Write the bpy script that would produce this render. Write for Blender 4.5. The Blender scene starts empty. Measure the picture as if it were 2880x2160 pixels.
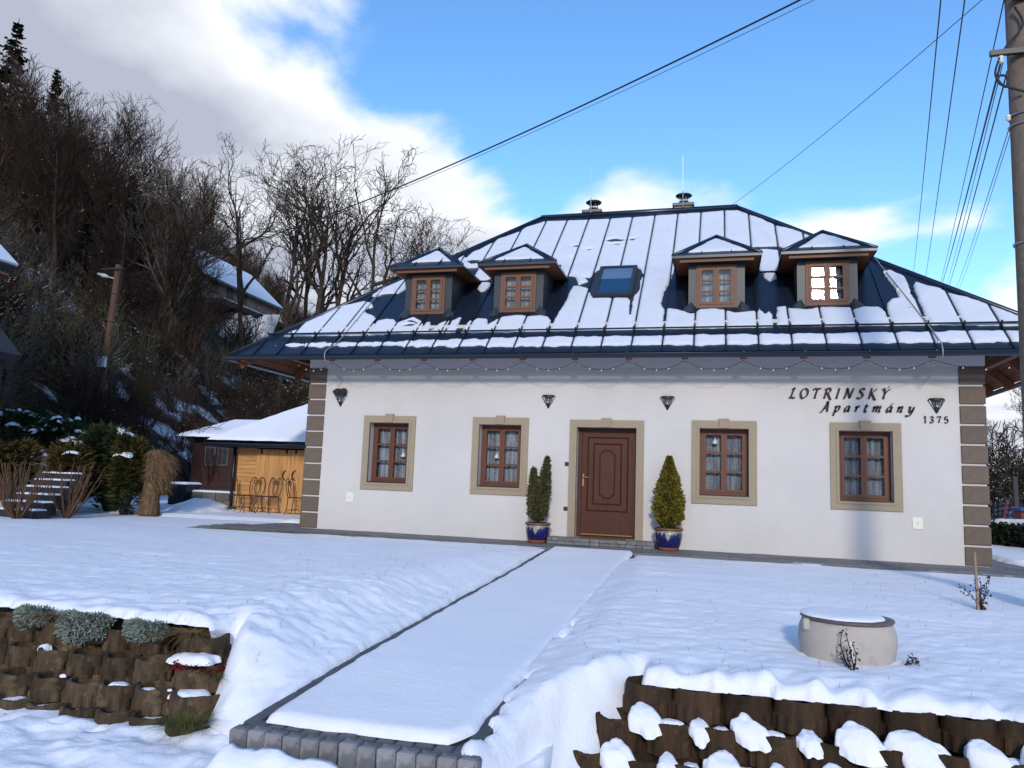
import bpy, math, random
import numpy as np
from mathutils import Vector, Matrix, noise as mnoise
R = math.radians
rnd = random.Random(7)
nrng = np.random.default_rng(11)
S = bpy.context.scene
COL = S.collection

# ------------------------------------------------------------------ camera
CAM_P = np.array([9.537, -14.724, 1.136])
CAM_F = np.array([-0.2609, 0.9569, 0.1257]); CAM_F /= np.linalg.norm(CAM_F)
FPX = 2152.85                      # focal length in pixels of the 2880 px wide photo
_r = np.array([0.9646, 0.2627, 0.0]); _r = np.array([math.cos(0.266), math.sin(0.266), 0])
_u = np.cross(_r, CAM_F)
ROLL = 0.037
CAM_R = math.cos(ROLL) * _r + math.sin(ROLL) * _u
CAM_U = -math.sin(ROLL) * _r + math.cos(ROLL) * _u
cd = bpy.data.cameras.new('camera'); cam = bpy.data.objects.new('camera', cd); COL.objects.link(cam)
cd.sensor_width = 36; cd.sensor_fit = 'HORIZONTAL'; cd.lens = FPX / 2880 * 36
cd.clip_start = 0.1; cd.clip_end = 3000
M = Matrix(((CAM_R[0], CAM_U[0], -CAM_F[0], CAM_P[0]), (CAM_R[1], CAM_U[1], -CAM_F[1], CAM_P[1]),
            (CAM_R[2], CAM_U[2], -CAM_F[2], CAM_P[2]), (0, 0, 0, 1)))
cam.matrix_world = M
S.camera = cam

def ray(x, y): return CAM_F + CAM_R * ((x - 1440) / FPX) - CAM_U * ((y - 1080) / FPX)
def aty(x, y, Y): d = ray(x, y); return CAM_P + d * ((Y - CAM_P[1]) / d[1])
def atz(x, y, z): d = ray(x, y); return CAM_P + d * ((z - CAM_P[2]) / d[2])
def att(x, y, t): return CAM_P + ray(x, y) * t
def proj(P):
    d = np.asarray(P, float) - CAM_P; z = d @ CAM_F
    return 1440 + FPX * (d @ CAM_R) / z, 1080 - FPX * (d @ CAM_U) / z

# ------------------------------------------------------------------ sky, sun, exposure
SUN_EL, SUN_AZ = 23.0, 10.5          # degrees; azimuth to the right of the facade normal
W = bpy.data.worlds.new('World'); S.world = W; W.use_nodes = True
nt = W.node_tree; nt.nodes.clear()
def wn(t, **k):
    n = nt.nodes.new(t)
    for a, b in k.items(): setattr(n, a, b)
    return n
def wl(a, b): nt.links.new(a, b)
def wmath(op, a, b=None, c=None, clamp=False):
    n = wn('ShaderNodeMath', operation=op, use_clamp=clamp)
    for i, v in enumerate((a, b, c)):
        if v is None: continue
        if isinstance(v, (int, float)): n.inputs[i].default_value = v
        else: wl(v, n.inputs[i])
    return n.outputs[0]
sky = wn('ShaderNodeTexSky', sky_type='NISHITA', sun_disc=False, sun_elevation=R(SUN_EL), sun_rotation=R(180 - SUN_AZ),
         altitude=400, air_density=1.0, dust_density=0.4, ozone_density=3.0)
tc = wn('ShaderNodeTexCoord')
sep = wn('ShaderNodeSeparateXYZ'); wl(tc.outputs['Generated'], sep.inputs[0])
den = wmath('ADD', wmath('MAXIMUM', sep.outputs[2], 0.0), 0.22)
cx = wmath('DIVIDE', sep.outputs[0], den); cy = wmath('DIVIDE', sep.outputs[1], den)
cmb = wn('ShaderNodeCombineXYZ'); wl(cx, cmb.inputs[0]); wl(cy, cmb.inputs[1])
n1 = wn('ShaderNodeTexNoise', noise_dimensions='3D'); n1.inputs['Scale'].default_value = 1.35; n1.inputs['Detail'].default_value = 9
n1.inputs['Roughness'].default_value = 0.52; n1.inputs['Distortion'].default_value = 0.15
mp = wn('ShaderNodeMapping'); mp.inputs['Location'].default_value = (3.1, 1.7, 0.4); wl(cmb.outputs[0], mp.inputs[0]); wl(mp.outputs[0], n1.inputs['Vector'])
n2 = wn('ShaderNodeTexNoise', noise_dimensions='3D'); n2.inputs['Scale'].default_value = 2.6; n2.inputs['Detail'].default_value = 4
wl(mp.outputs[0], n2.inputs['Vector'])
# a weather front: the cloud deck thickens towards the west (-X) over the hill
front = wmath('MULTIPLY', wmath('SUBTRACT', wmath('MULTIPLY_ADD', cy, 0.3225, wmath('MULTIPLY', cx, -1.0)), 0.80), 0.85)
lowb = wmath('MULTIPLY', wmath('SUBTRACT', 0.43, sep.outputs[2]), 1.2)           # fair-weather cumulus low over the horizon
bias = wmath('MAXIMUM', wmath('MINIMUM', wmath('MAXIMUM', front, -0.4), 0.50), wmath('MINIMUM', wmath('MAXIMUM', lowb, -0.3), 0.16))
cov = wmath('ADD', wmath('MULTIPLY_ADD', wmath('SUBTRACT', n1.outputs['Fac'], 0.5), 1.45, 0.5), bias)
mr = wn('ShaderNodeMapRange', interpolation_type='SMOOTHSTEP'); wl(cov, mr.inputs[0])
mr.inputs[1].default_value = 0.54; mr.inputs[2].default_value = 0.70
thick = wn('ShaderNodeMapRange'); wl(wmath('ADD', cov, wmath('MULTIPLY', wmath('SUBTRACT', n2.outputs['Fac'], 0.5), 0.55)), thick.inputs[0])
thick.inputs[1].default_value = 0.68; thick.inputs[2].default_value = 1.04
ccol = wn('ShaderNodeMix', data_type='RGBA'); wl(thick.outputs[0], ccol.inputs[0])
ccol.inputs[6].default_value = (5.9, 6.1, 6.4, 1); ccol.inputs[7].default_value = (2.75, 2.95, 3.6, 1)
skym = wn('ShaderNodeMix', data_type='RGBA'); wl(mr.outputs[0], skym.inputs[0])
hs = wn('ShaderNodeHueSaturation'); hs.inputs['Saturation'].default_value = 1.15; hs.inputs['Value'].default_value = 1.62
wl(sky.outputs[0], hs.inputs['Color'])
wl(hs.outputs[0], skym.inputs[6]); wl(ccol.outputs[2], skym.inputs[7])
bg = wn('ShaderNodeBackground'); bg.inputs['Strength'].default_value = 0.15; wl(skym.outputs[2], bg.inputs[0])
wo = wn('ShaderNodeOutputWorld'); wl(bg.outputs[0], wo.inputs[0])

sl = bpy.data.lights.new('sun', 'SUN'); sl.energy = 1.75; sl.angle = R(5.0); sl.color = (1.0, 0.89, 0.76)
sun = bpy.data.objects.new('sun', sl); COL.objects.link(sun)
sd = Vector((math.sin(R(SUN_AZ)) * math.cos(R(SUN_EL)), -math.cos(R(SUN_AZ)) * math.cos(R(SUN_EL)), math.sin(R(SUN_EL))))
sun.rotation_euler = sd.to_track_quat('Z', 'Y').to_euler(); sun.location = (20, -40, 30)

S.view_settings.view_transform = 'Standard'; S.view_settings.look = 'None'
S.view_settings.exposure = 0.27; S.view_settings.gamma = 1.0; S.view_settings.use_curve_mapping = False

# ------------------------------------------------------------------ materials
MAT = {}
class NT:
    def __init__(s, m): s.t = m.node_tree
    def n(s, t, ins=None, **k):
        n = s.t.nodes.new(t)
        for a, b in k.items(): setattr(n, a, b)
        for a, b in (ins or {}).items():
            if hasattr(b, 'links'): s.t.links.new(b, n.inputs[a])
            else: n.inputs[a].default_value = b
        return n
    def l(s, a, b): s.t.links.new(a, b)
def c4(c): return (c[0], c[1], c[2], 1)
def mat(name, col, rough=0.7, col2=None, scale=5.0, detail=5, bump=0.0, bscale=None, metal=0.0, spec=0.4, stretch=(1, 1, 1),
        lo=0.35, hi=0.65, dist=0.01, objrand=0.0, col3=None, scale3=1.0, lo3=0.5, hi3=0.62, sheen=0.0, sss=0.0, coat=0.0):
    m = bpy.data.materials.new(name); m.use_nodes = True; t = NT(m)
    b = m.node_tree.nodes['Principled BSDF']
    b.inputs['Roughness'].default_value = rough; b.inputs['Metallic'].default_value = metal
    b.inputs['Specular IOR Level'].default_value = spec; b.inputs['Base Color'].default_value = c4(col)
    if coat: b.inputs['Coat Weight'].default_value = coat; b.inputs['Coat Roughness'].default_value = 0.15
    if sss:
        b.inputs['Subsurface Weight'].default_value = sss; b.inputs['Subsurface Radius'].default_value = (0.05, 0.06, 0.08); b.inputs['Subsurface Scale'].default_value = 0.4
    tcn = t.n('ShaderNodeTexCoord'); mpn = t.n('ShaderNodeMapping', {'Scale': stretch}); t.l(tcn.outputs['Object'], mpn.inputs[0])
    vec = mpn.outputs[0]
    out = None
    if col2 is not None:
        nz = t.n('ShaderNodeTexNoise', {'Vector': vec, 'Scale': scale, 'Detail': detail, 'Roughness': 0.6})
        rmp = t.n('ShaderNodeMapRange', {0: nz.outputs['Fac'], 1: lo, 2: hi})
        mx = t.n('ShaderNodeMix', {0: rmp.outputs[0], 6: c4(col), 7: c4(col2)}, data_type='RGBA'); out = mx.outputs[2]
    if col3 is not None:
        nz = t.n('ShaderNodeTexNoise', {'Vector': tcn.outputs['Object'], 'Scale': scale3, 'Detail': 6, 'Roughness': 0.65})
        rmp = t.n('ShaderNodeMapRange', {0: nz.outputs['Fac'], 1: lo3, 2: hi3})
        mx = t.n('ShaderNodeMix', {0: rmp.outputs[0], 7: c4(col3)}, data_type='RGBA')
        if out: t.l(out, mx.inputs[6])
        else: mx.inputs[6].default_value = c4(col)
        out = mx.outputs[2]
    if objrand:
        oi = t.n('ShaderNodeObjectInfo')
        rmp = t.n('ShaderNodeMapRange', {0: oi.outputs['Random'], 1: 0, 2: 1, 3: 1 - objrand, 4: 1 + objrand})
        mx = t.n('ShaderNodeMix', {0: 1.0}, data_type='RGBA', blend_type='MULTIPLY')
        if out: t.l(out, mx.inputs[6])
        else: mx.inputs[6].default_value = c4(col)
        t.l(rmp.outputs[0], mx.inputs[7]); out = mx.outputs[2]
    if out: t.l(out, b.inputs['Base Color'])
    if bump:
        nz = t.n('ShaderNodeTexNoise', {'Vector': vec, 'Scale': bscale or scale * 4, 'Detail': 6, 'Roughness': 0.65})
        bp = t.n('ShaderNodeBump', {'Height': nz.outputs['Fac'], 'Strength': bump, 'Distance': dist}); t.l(bp.outputs[0], b.inputs['Normal'])
    MAT[name] = m
    return m

mat('plaster', (0.615, 0.585, 0.555), 0.9, (0.575, 0.555, 0.535), 0.7, bump=0.35, bscale=90, dist=0.004, spec=0.15, col3=(0.535, 0.51, 0.48), scale3=0.45, lo3=0.48, hi3=0.75)
mat('band_plaster', (0.68, 0.67, 0.67), 0.85, bump=0.15, bscale=60, dist=0.003, spec=0.15)
mat('quoin_stone', (0.160, 0.124, 0.095), 0.85, (0.136, 0.106, 0.083), 9, bump=0.3, bscale=140, dist=0.003, spec=0.2, objrand=0.06)
mat('surround', (0.345, 0.285, 0.200), 0.85, (0.32, 0.265, 0.19), 6, bump=0.2, bscale=120, dist=0.003, spec=0.2)
mat('keystone', (0.35, 0.265, 0.19), 0.85, (0.33, 0.25, 0.18), 6, bump=0.2, bscale=120, dist=0.003, spec=0.2)
mat('window_wood', (0.115, 0.036, 0.016), 0.5, (0.115, 0.034, 0.014), 7, stretch=(6, 6, 0.8), bump=0.15, bscale=20, dist=0.003, spec=0.45)
mat('dormer_wood', (0.165, 0.072, 0.038), 0.55, (0.13, 0.055, 0.029), 7, stretch=(6, 6, 0.8), bump=0.15, bscale=20, dist=0.003, spec=0.45)
mat('door_wood', (0.078, 0.026, 0.014), 0.5, (0.062, 0.017, 0.009), 5, stretch=(9, 9, 0.7), bump=0.2, bscale=14, dist=0.003, spec=0.28)
mat('eave_wood', (0.20, 0.065, 0.024), 0.6, (0.13, 0.045, 0.018), 4, stretch=(2, 8, 8), bump=0.2, bscale=20, dist=0.004)
mat('roof_metal', (0.013, 0.023, 0.044), 0.28, (0.018, 0.028, 0.050), 1.2, metal=0.35, bump=0.10, bscale=1.6, dist=0.02, spec=0.6, col3=(0.030, 0.038, 0.050), scale3=7, lo3=0.55, hi3=0.8)
mat('dormer_metal', (0.030, 0.036, 0.043), 0.42, (0.036, 0.043, 0.051), 3, metal=0.15, bump=0.05, bscale=3, dist=0.01, spec=0.5)
mat('gutter_metal', (0.024, 0.034, 0.050), 0.33, metal=0.2, bump=0.05, bscale=3, dist=0.01, spec=0.6)
mat('rail_metal', (0.018, 0.024, 0.034), 0.7, spec=0.2)
mat('black_metal', (0.012, 0.012, 0.014), 0.45, spec=0.5)
mat('sign_paint', (0.016, 0.010, 0.016), 0.6)
mat('iron', (0.030, 0.018, 0.014), 0.6, (0.05, 0.025, 0.016), 20)
mat('steel', (0.45, 0.46, 0.48), 0.32, (0.30, 0.31, 0.33), 12, metal=0.9)
mat('cowl_steel', (0.10, 0.10, 0.11), 0.35, (0.06, 0.06, 0.065), 12, metal=0.8)
mat('brass', (0.42, 0.28, 0.11), 0.35, metal=0.9)
mat('chimney_stone', (0.26, 0.235, 0.20), 0.9, (0.19, 0.17, 0.15), 8, bump=0.3, dist=0.005)
mat('snow', (0.67, 0.70, 0.76), 0.6, (0.63, 0.67, 0.74), 3, bump=0.25, bscale=45, dist=0.006, spec=0.25, sss=0.0)  # thin melting snow; colour also set below ground_snow to dim the sunlit roof
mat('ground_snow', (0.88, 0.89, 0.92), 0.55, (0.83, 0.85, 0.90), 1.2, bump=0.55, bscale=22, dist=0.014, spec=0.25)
mat('hill_ground', (0.60, 0.63, 0.70), 0.9, (0.045, 0.033, 0.024), 0.42, detail=8, lo=0.40, hi=0.50, bump=0.6, bscale=2.5, dist=0.15, spec=0.1)
mat('street_ground', (0.050, 0.040, 0.033), 0.7, (0.095, 0.060, 0.040), 4, bump=0.5, bscale=30, dist=0.01)
mat('soil', (0.030, 0.024, 0.018), 0.95, (0.055, 0.045, 0.03), 30, bump=0.6, bscale=60, dist=0.01)
mat('paver', (0.12, 0.122, 0.13), 0.75, (0.23, 0.226, 0.225), 9, bump=0.35, bscale=120, dist=0.004, objrand=0.18, lo=0.45, hi=0.55)
mat('paver_dark', (0.050, 0.053, 0.062), 0.5, (0.075, 0.078, 0.085), 9, bump=0.3, bscale=120, dist=0.004, objrand=0.2)
mat('step_stone', (0.20, 0.20, 0.20), 0.85, (0.145, 0.145, 0.145), 9, bump=0.35, bscale=120, dist=0.004, objrand=0.15)
mat('doormat', (0.16, 0.085, 0.045), 0.95, (0.11, 0.06, 0.03), 60, bump=0.5, bscale=200, dist=0.005)
mat('apron', (0.19, 0.185, 0.185), 0.8, (0.13, 0.13, 0.13), 2.5, bump=0.3, bscale=60, dist=0.005, objrand=0.2)
mat('planter_concrete', (0.088, 0.058, 0.034), 0.9, (0.030, 0.022, 0.015), 9, detail=6, bump=0.4, bscale=60, dist=0.005, spec=0.2, objrand=0.35,
    stretch=(1.6, 1.6, 0.5), col3=(0.150, 0.112, 0.068), scale3=6, lo3=0.52, hi3=0.66)
mat('planter_dark', (0.062, 0.036, 0.020), 0.9, (0.024, 0.017, 0.011), 6, detail=8, bump=0.6, bscale=40, dist=0.008, spec=0.2, objrand=0.4,
    stretch=(1.6, 1.6, 0.5), col3=(0.105, 0.068, 0.036), scale3=6, lo3=0.56, hi3=0.70)
mat('well_concrete', (0.47, 0.42, 0.36), 0.85, (0.40, 0.36, 0.315), 3, bump=0.3, bscale=30, dist=0.006, col3=(0.20, 0.175, 0.15), scale3=3.5, lo3=0.60, hi3=0.80)
mat('well_lid', (0.13, 0.11, 0.11), 0.5, (0.09, 0.07, 0.07), 10)
mat('pole_concrete', (0.185, 0.145, 0.112), 0.9, (0.135, 0.108, 0.085), 14, bump=0.4, bscale=60, dist=0.006, col3=(0.15, 0.09, 0.06), scale3=2.5, lo3=0.58, hi3=0.75)
mat('pine_board', (0.56, 0.30, 0.11), 0.65, (0.43, 0.20, 0.065), 3, stretch=(9, 9, 0.9), bump=0.15, bscale=16, dist=0.003, objrand=0.10, col3=(0.24, 0.10, 0.035), scale3=4.5, lo3=0.68, hi3=0.76)
mat('pine_board_level', (0.55, 0.285, 0.10), 0.65, (0.43, 0.205, 0.065), 3, stretch=(0.9, 9, 9), bump=0.15, bscale=16, dist=0.003, objrand=0.10)
mat('cabin_wood', (0.045, 0.018, 0.015), 0.8, (0.030, 0.012, 0.010), 4, stretch=(1, 1, 8), bump=0.3, dist=0.005)
mat('grey_block', (0.17, 0.16, 0.135), 0.9, (0.11, 0.11, 0.085), 3, bump=0.4, bscale=40, dist=0.006, objrand=0.12)
mat('black_plastic', (0.010, 0.011, 0.015), 0.45, bump=0.1, bscale=10)
mat('bark_dark', (0.036, 0.026, 0.020), 0.95, (0.055, 0.040, 0.030), 8, bump=0.5, bscale=20, dist=0.02, spec=0.1, objrand=0.3)
mat('twig_dark', (0.026, 0.017, 0.013), 0.95, (0.042, 0.027, 0.018), 0.7, spec=0.1, objrand=0.35)
mat('twig_brown', (0.050, 0.028, 0.018), 0.95, (0.032, 0.019, 0.014), 0.6, spec=0.1, objrand=0.4)
mat('twig_grey', (0.080, 0.066, 0.055), 0.95, (0.115, 0.098, 0.082), 0.8, spec=0.1, objrand=0.3)
mat('twig_olive', (0.075, 0.068, 0.040), 0.95, (0.045, 0.042, 0.028), 0.8, spec=0.1, objrand=0.35)
mat('locust_bark', (0.042, 0.030, 0.024), 0.95, (0.075, 0.058, 0.045), 5, bump=0.5, bscale=16, dist=0.02, spec=0.1)
mat('spruce_needles', (0.010, 0.020, 0.014), 0.8, (0.018, 0.028, 0.016), 1.5, spec=0.15, objrand=0.35)
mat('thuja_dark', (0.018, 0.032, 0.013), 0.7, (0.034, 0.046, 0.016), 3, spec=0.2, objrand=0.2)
mat('thuja_gold', (0.070, 0.060, 0.014), 0.7, (0.040, 0.042, 0.012), 3, spec=0.2)
mat('thuja_bronze', (0.085, 0.055, 0.014), 0.7, (0.045, 0.038, 0.011), 3, spec=0.2)
mat('conifer_olive', (0.070, 0.068, 0.026), 0.7, (0.105, 0.095, 0.040), 14, spec=0.2)
mat('conifer_gold', (0.185, 0.150, 0.022), 0.7, (0.105, 0.098, 0.020), 12, spec=0.2)
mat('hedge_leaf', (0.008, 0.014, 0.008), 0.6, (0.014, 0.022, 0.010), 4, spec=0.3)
mat('dry_grass', (0.26, 0.165, 0.075), 0.9, (0.17, 0.10, 0.045), 5, spec=0.1)
mat('cane', (0.13, 0.078, 0.048), 0.85, (0.085, 0.048, 0.03), 6, spec=0.15)
mat('green_grass', (0.075, 0.095, 0.022), 0.8, (0.14, 0.125, 0.045), 8, spec=0.2)
mat('moss', (0.035, 0.050, 0.012), 0.95, (0.060, 0.062, 0.020), 20, spec=0.1)
mat('silver_leaf', (0.19, 0.235, 0.195), 0.85, (0.27, 0.315, 0.265), 25, spec=0.15)
mat('red_leaf', (0.17, 0.016, 0.016), 0.7, (0.09, 0.012, 0.014), 25, spec=0.2)
mat('purple_leaf', (0.045, 0.018, 0.024), 0.7, (0.03, 0.012, 0.014), 20)
mat('pale_wood', (0.30, 0.225, 0.15), 0.8, (0.22, 0.16, 0.11), 6, stretch=(6, 6, 1))
mat('white_plastic', (0.72, 0.72, 0.66), 0.5)
mat('cream_plate', (0.76, 0.74, 0.62), 0.6)
mat('glaze_blue', (0.006, 0.010, 0.075), 0.15, (0.010, 0.014, 0.10), 5, spec=0.6, coat=0.5)
mat('glaze_cream', (0.36, 0.33, 0.28), 0.3, (0.20, 0.19, 0.20), 10)
mat('pot_rim', (0.17, 0.085, 0.04), 0.4, (0.12, 0.06, 0.03), 8)
mat('terracotta', (0.24, 0.065, 0.028), 0.75, (0.19, 0.05, 0.022), 8)
mat('cable', (0.012, 0.014, 0.018), 0.6)
mat('cable_silver', (0.35, 0.36, 0.37), 0.5, metal=0.4)
mat('old_render', (0.20, 0.165, 0.135), 0.9, (0.14, 0.115, 0.095), 1.5, bump=0.2, dist=0.02)
mat('dark_boards', (0.035, 0.030, 0.030), 0.85, (0.022, 0.02, 0.02), 3)
mat('wood_pole', (0.115, 0.055, 0.032), 0.9, (0.075, 0.038, 0.024), 5, stretch=(5, 5, 0.6))
mat('lamp_grey', (0.40, 0.42, 0.45), 0.4)
mat('fence_wire', (0.03, 0.045, 0.09), 0.5, metal=0.2)
mat('blue_paint', (0.02, 0.045, 0.17), 0.5)
mat('red_paint', (0.13, 0.018, 0.018), 0.5)
mat('room', (0.018, 0.016, 0.016), 0.9)
mat('bulb', (0.8, 0.78, 0.72), 0.25)
mat('tile_dark', (0.030, 0.028, 0.032), 0.6, (0.02, 0.02, 0.022), 4)
mat('yellow_leaf', (0.26, 0.17, 0.03), 0.9, (0.16, 0.09, 0.03), 3)
mat('plume', (0.24, 0.155, 0.085), 0.95, (0.11, 0.065, 0.04), 14, spec=0.1)

def glass_mat(name, tint=(0.9, 0.95, 1.0), ior=1.5, rough=0.0):
    m = bpy.data.materials.new(name); m.use_nodes = True; t = NT(m); m.node_tree.nodes.clear()
    fr = t.n('ShaderNodeFresnel', {'IOR': ior}); tr = t.n('ShaderNodeBsdfTransparent', {'Color': c4(tint)})
    gl = t.n('ShaderNodeBsdfGlossy', {'Color': (1, 1, 1, 1), 'Roughness': rough})
    tcn = t.n('ShaderNodeTexCoord')
    nz = t.n('ShaderNodeTexNoise', {'Vector': tcn.outputs['Object'], 'Scale': 3.0, 'Detail': 1})
    bp = t.n('ShaderNodeBump', {'Height': nz.outputs['Fac'], 'Strength': 0.04, 'Distance': 0.02}); t.l(bp.outputs[0], gl.inputs['Normal'])
    mx = t.n('ShaderNodeMixShader', {0: fr.outputs[0], 1: tr.outputs[0], 2: gl.outputs[0]})
    o = t.n('ShaderNodeOutputMaterial'); t.l(mx.outputs[0], o.inputs[0]); MAT[name] = m
glass_mat('glass', ior=1.55)
glass_mat('lamp_glass', (0.75, 0.78, 0.82))

def curtain_mat():
    m = bpy.data.materials.new('curtain'); m.use_nodes = True; t = NT(m); m.node_tree.nodes.clear()
    tcn = t.n('ShaderNodeTexCoord')
    vo = t.n('ShaderNodeTexVoronoi', {'Vector': tcn.outputs['Object'], 'Scale': 38.0, 'Randomness': 0.25})
    dots = t.n('ShaderNodeMapRange', {0: vo.outputs['Distance'], 1: 0.22, 2: 0.32, 3: 0.85, 4: 0.30})
    mp_ = t.n('ShaderNodeMapping', {'Scale': (14, 14, 0.8)}); t.l(tcn.outputs['Object'], mp_.inputs[0])
    nz = t.n('ShaderNodeTexNoise', {'Vector': mp_.outputs[0], 'Scale': 1.0, 'Detail': 3})
    f2 = t.n('ShaderNodeMapRange', {0: nz.outputs['Fac'], 1: 0.45, 2: 0.66, 3: 0.0, 4: 0.45})
    ad = t.n('ShaderNodeMath', {0: dots.outputs[0], 1: f2.outputs[0]}, operation='ADD', use_clamp=True)
    df = t.n('ShaderNodeBsdfDiffuse', {'Color': (0.46, 0.48, 0.52, 1)}); tr = t.n('ShaderNodeBsdfTransparent')
    mx = t.n('ShaderNodeMixShader', {0: ad.outputs[0], 1: tr.outputs[0], 2: df.outputs[0]})
    o = t.n('ShaderNodeOutputMaterial'); t.l(mx.outputs[0], o.inputs[0]); MAT['curtain'] = m
curtain_mat()

# ------------------------------------------------------------------ mesh helpers
ORG = {}
class MB:
    """collects verts / faces (world coordinates) of ONE mesh object"""
    def __init__(s): s.v = []; s.f = []; s.n = 0; s.mi = []
    def add(s, v, f, mi=0):
        v = np.asarray(v, float).reshape(-1, 3); s.v.append(v)
        for q in f: s.f.append([i + s.n for i in q]); s.mi.append(mi)
        s.n += len(v); return s
    def box(s, x0, x1, y0, y1, z0, z1, mi=0):
        v = [(x, y, z) for z in (z0, z1) for y in (y0, y1) for x in (x0, x1)]
        return s.add(v, [(0, 2, 3, 1), (4, 5, 7, 6), (0, 1, 5, 4), (2, 6, 7, 3), (0, 4, 6, 2), (1, 3, 7, 5)], mi)
    def bbox(s, x0, x1, y0, y1, z0, z1, b=0.01, mi=0):
        """box with chamfered edges"""
        c = np.array([(x0 + x1) / 2, (y0 + y1) / 2, (z0 + z1) / 2]); h = np.array([(x1 - x0) / 2, (y1 - y0) / 2, (z1 - z0) / 2])
        v = []; idx = {}
        for sx in (-1, 1):
            for sy in (-1, 1):
                for sz in (-1, 1):
                    sg = np.array([sx, sy, sz])
                    for a in range(3):
                        o = h - b; o[a] = h[a]; idx[(sx, sy, sz, a)] = len(v); v.append(c + sg * o)
        F = []
        for a in range(3):
            o1, o2 = [i for i in range(3) if i != a]
            for sg in (-1, 1):
                q = []
                for (p, r_) in ((-1, -1), (1, -1), (1, 1), (-1, 1)):
                    k = [0, 0, 0]; k[a] = sg; k[o1] = p; k[o2] = r_; q.append(idx[(*k, a)])
                F.append(q)
        for a in range(3):          # edges along axis a
            o1, o2 = [i for i in range(3) if i != a]
            for p in (-1, 1):
                for r_ in (-1, 1):
                    q = []
                    for (sg, ax) in ((-1, o1), (1, o1), (1, o2), (-1, o2)):
                        k = [0, 0, 0]; k[a] = sg; k[o1] = p; k[o2] = r_; q.append(idx[(*k, ax)])
                    F.append(q)
        for sx in (-1, 1):
            for sy in (-1, 1):
                for sz in (-1, 1): F.append([idx[(sx, sy, sz, a)] for a in range(3)])
        return s.add(v, F, mi)
    def beam(s, a, b, w, h, up=(0, 0, 1), mi=0):
        a = np.array(a, float); b = np.array(b, float); d = b - a; d /= np.linalg.norm(d)
        x = np.cross(d, up); x /= np.linalg.norm(x); u = np.cross(x, d)
        v = [p + x * sx * w / 2 + u * su * h / 2 for p in (a, b) for (sx, su) in ((-1, -1), (1, -1), (1, 1), (-1, 1))]
        return s.add(v, [(0, 1, 2, 3), (7, 6, 5, 4), (0, 4, 5, 1), (1, 5, 6, 2), (2, 6, 7, 3), (3, 7, 4, 0)], mi)
    def tube(s, pts, r, n=8, caps=True, closed=False, mi=0):
        P = np.asarray(pts, float); m = len(P)
        rr = np.full(m, r) if np.isscalar(r) else np.asarray(r, float)
        T = np.gradient(P, axis=0)
        if closed: T = np.roll(P, -1, 0) - np.roll(P, 1, 0)
        T /= (np.linalg.norm(T, axis=1)[:, None] + 1e-12)
        ref = np.array([0.0, 0, 1]) if abs(T[0][2]) < 0.9 else np.array([1.0, 0, 0])
        x = np.cross(T[0], ref); x /= np.linalg.norm(x)
        V = []; ang = np.arange(n) * 2 * math.pi / n
        for i in range(m):
            x = x - T[i] * (x @ T[i]); x /= (np.linalg.norm(x) + 1e-12); y = np.cross(T[i], x)
            V.append(P[i] + rr[i] * (np.cos(ang)[:, None] * x + np.sin(ang)[:, None] * y))
        F = [(i * n + k, i * n + (k + 1) % n, (i + 1) * n + (k + 1) % n, (i + 1) * n + k) for i in range(m - 1) for k in range(n)]
        if closed: F += [((m - 1) * n + k, (m - 1) * n + (k + 1) % n, (k + 1) % n, k) for k in range(n)]
        elif caps: F += [tuple(range(n))[::-1], tuple(range((m - 1) * n, m * n))]
        return s.add(np.concatenate(V), F, mi)
    def lathe(s, c, prof, n=24, a0=0, a1=2 * math.pi, caps=True, mi=0):
        full = abs(a1 - a0 - 2 * math.pi) < 1e-6; k = n if full else n + 1
        ang = a0 + (a1 - a0) * np.arange(k) / n
        V = [(c[0] + r_ * math.cos(t), c[1] + r_ * math.sin(t), c[2] + z) for (r_, z) in prof for t in ang]
        m = len(prof)
        F = [(i * k + j, i * k + (j + 1) % k, (i + 1) * k + (j + 1) % k, (i + 1) * k + j) for i in range(m - 1) for j in range(k if full else k - 1)]
        if caps and full: F += [tuple(range(k))[::-1], tuple(range((m - 1) * k, m * k))]
        return s.add(V, F, mi)
    def poly(s, pts, th, nrm, mi=0):
        """polygon extruded by th along -nrm"""
        P = np.asarray(pts, float); n = len(P); Q = P - np.asarray(nrm, float) * th
        F = [tuple(range(n)), tuple(range(2 * n - 1, n - 1, -1))] + [(i, i + n, (i + 1) % n + n, (i + 1) % n) for i in range(n)]
        return s.add(np.concatenate([P, Q]), F, mi)
    def frusta(s, seg, n=3, mi=0):
        """many thin tapered segments: rows x0 y0 z0 x1 y1 z1 r0 r1"""
        seg = np.asarray(seg, float)
        if len(seg) == 0: return s
        a = seg[:, :3]; b = seg[:, 3:6]; d = b - a; d /= (np.linalg.norm(d, axis=1)[:, None] + 1e-9)
        ref = np.where(np.abs(d[:, 2:3]) < 0.9, np.array([[0, 0, 1.0]]), np.array([[1.0, 0, 0]]))
        x = np.cross(d, ref); x /= (np.linalg.norm(x, axis=1)[:, None] + 1e-9); y = np.cross(d, x)
        V = []
        for (p, r_) in ((a, seg[:, 6]), (b, seg[:, 7])):
            for k in range(n):
                t = 2 * math.pi * k / n; V.append(p + r_[:, None] * (math.cos(t) * x + math.sin(t) * y))
        V = np.stack(V, 1).reshape(-1, 3); m = len(seg); base = s.n + np.arange(m)[:, None] * 2 * n
        F = np.concatenate([base + np.array([[k, (k + 1) % n, n + (k + 1) % n, n + k]]) for k in range(n)])
        s.v.append(V); s.f.extend(F.tolist()); s.mi.extend([mi] * len(F)); s.n += len(V); return s
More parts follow.
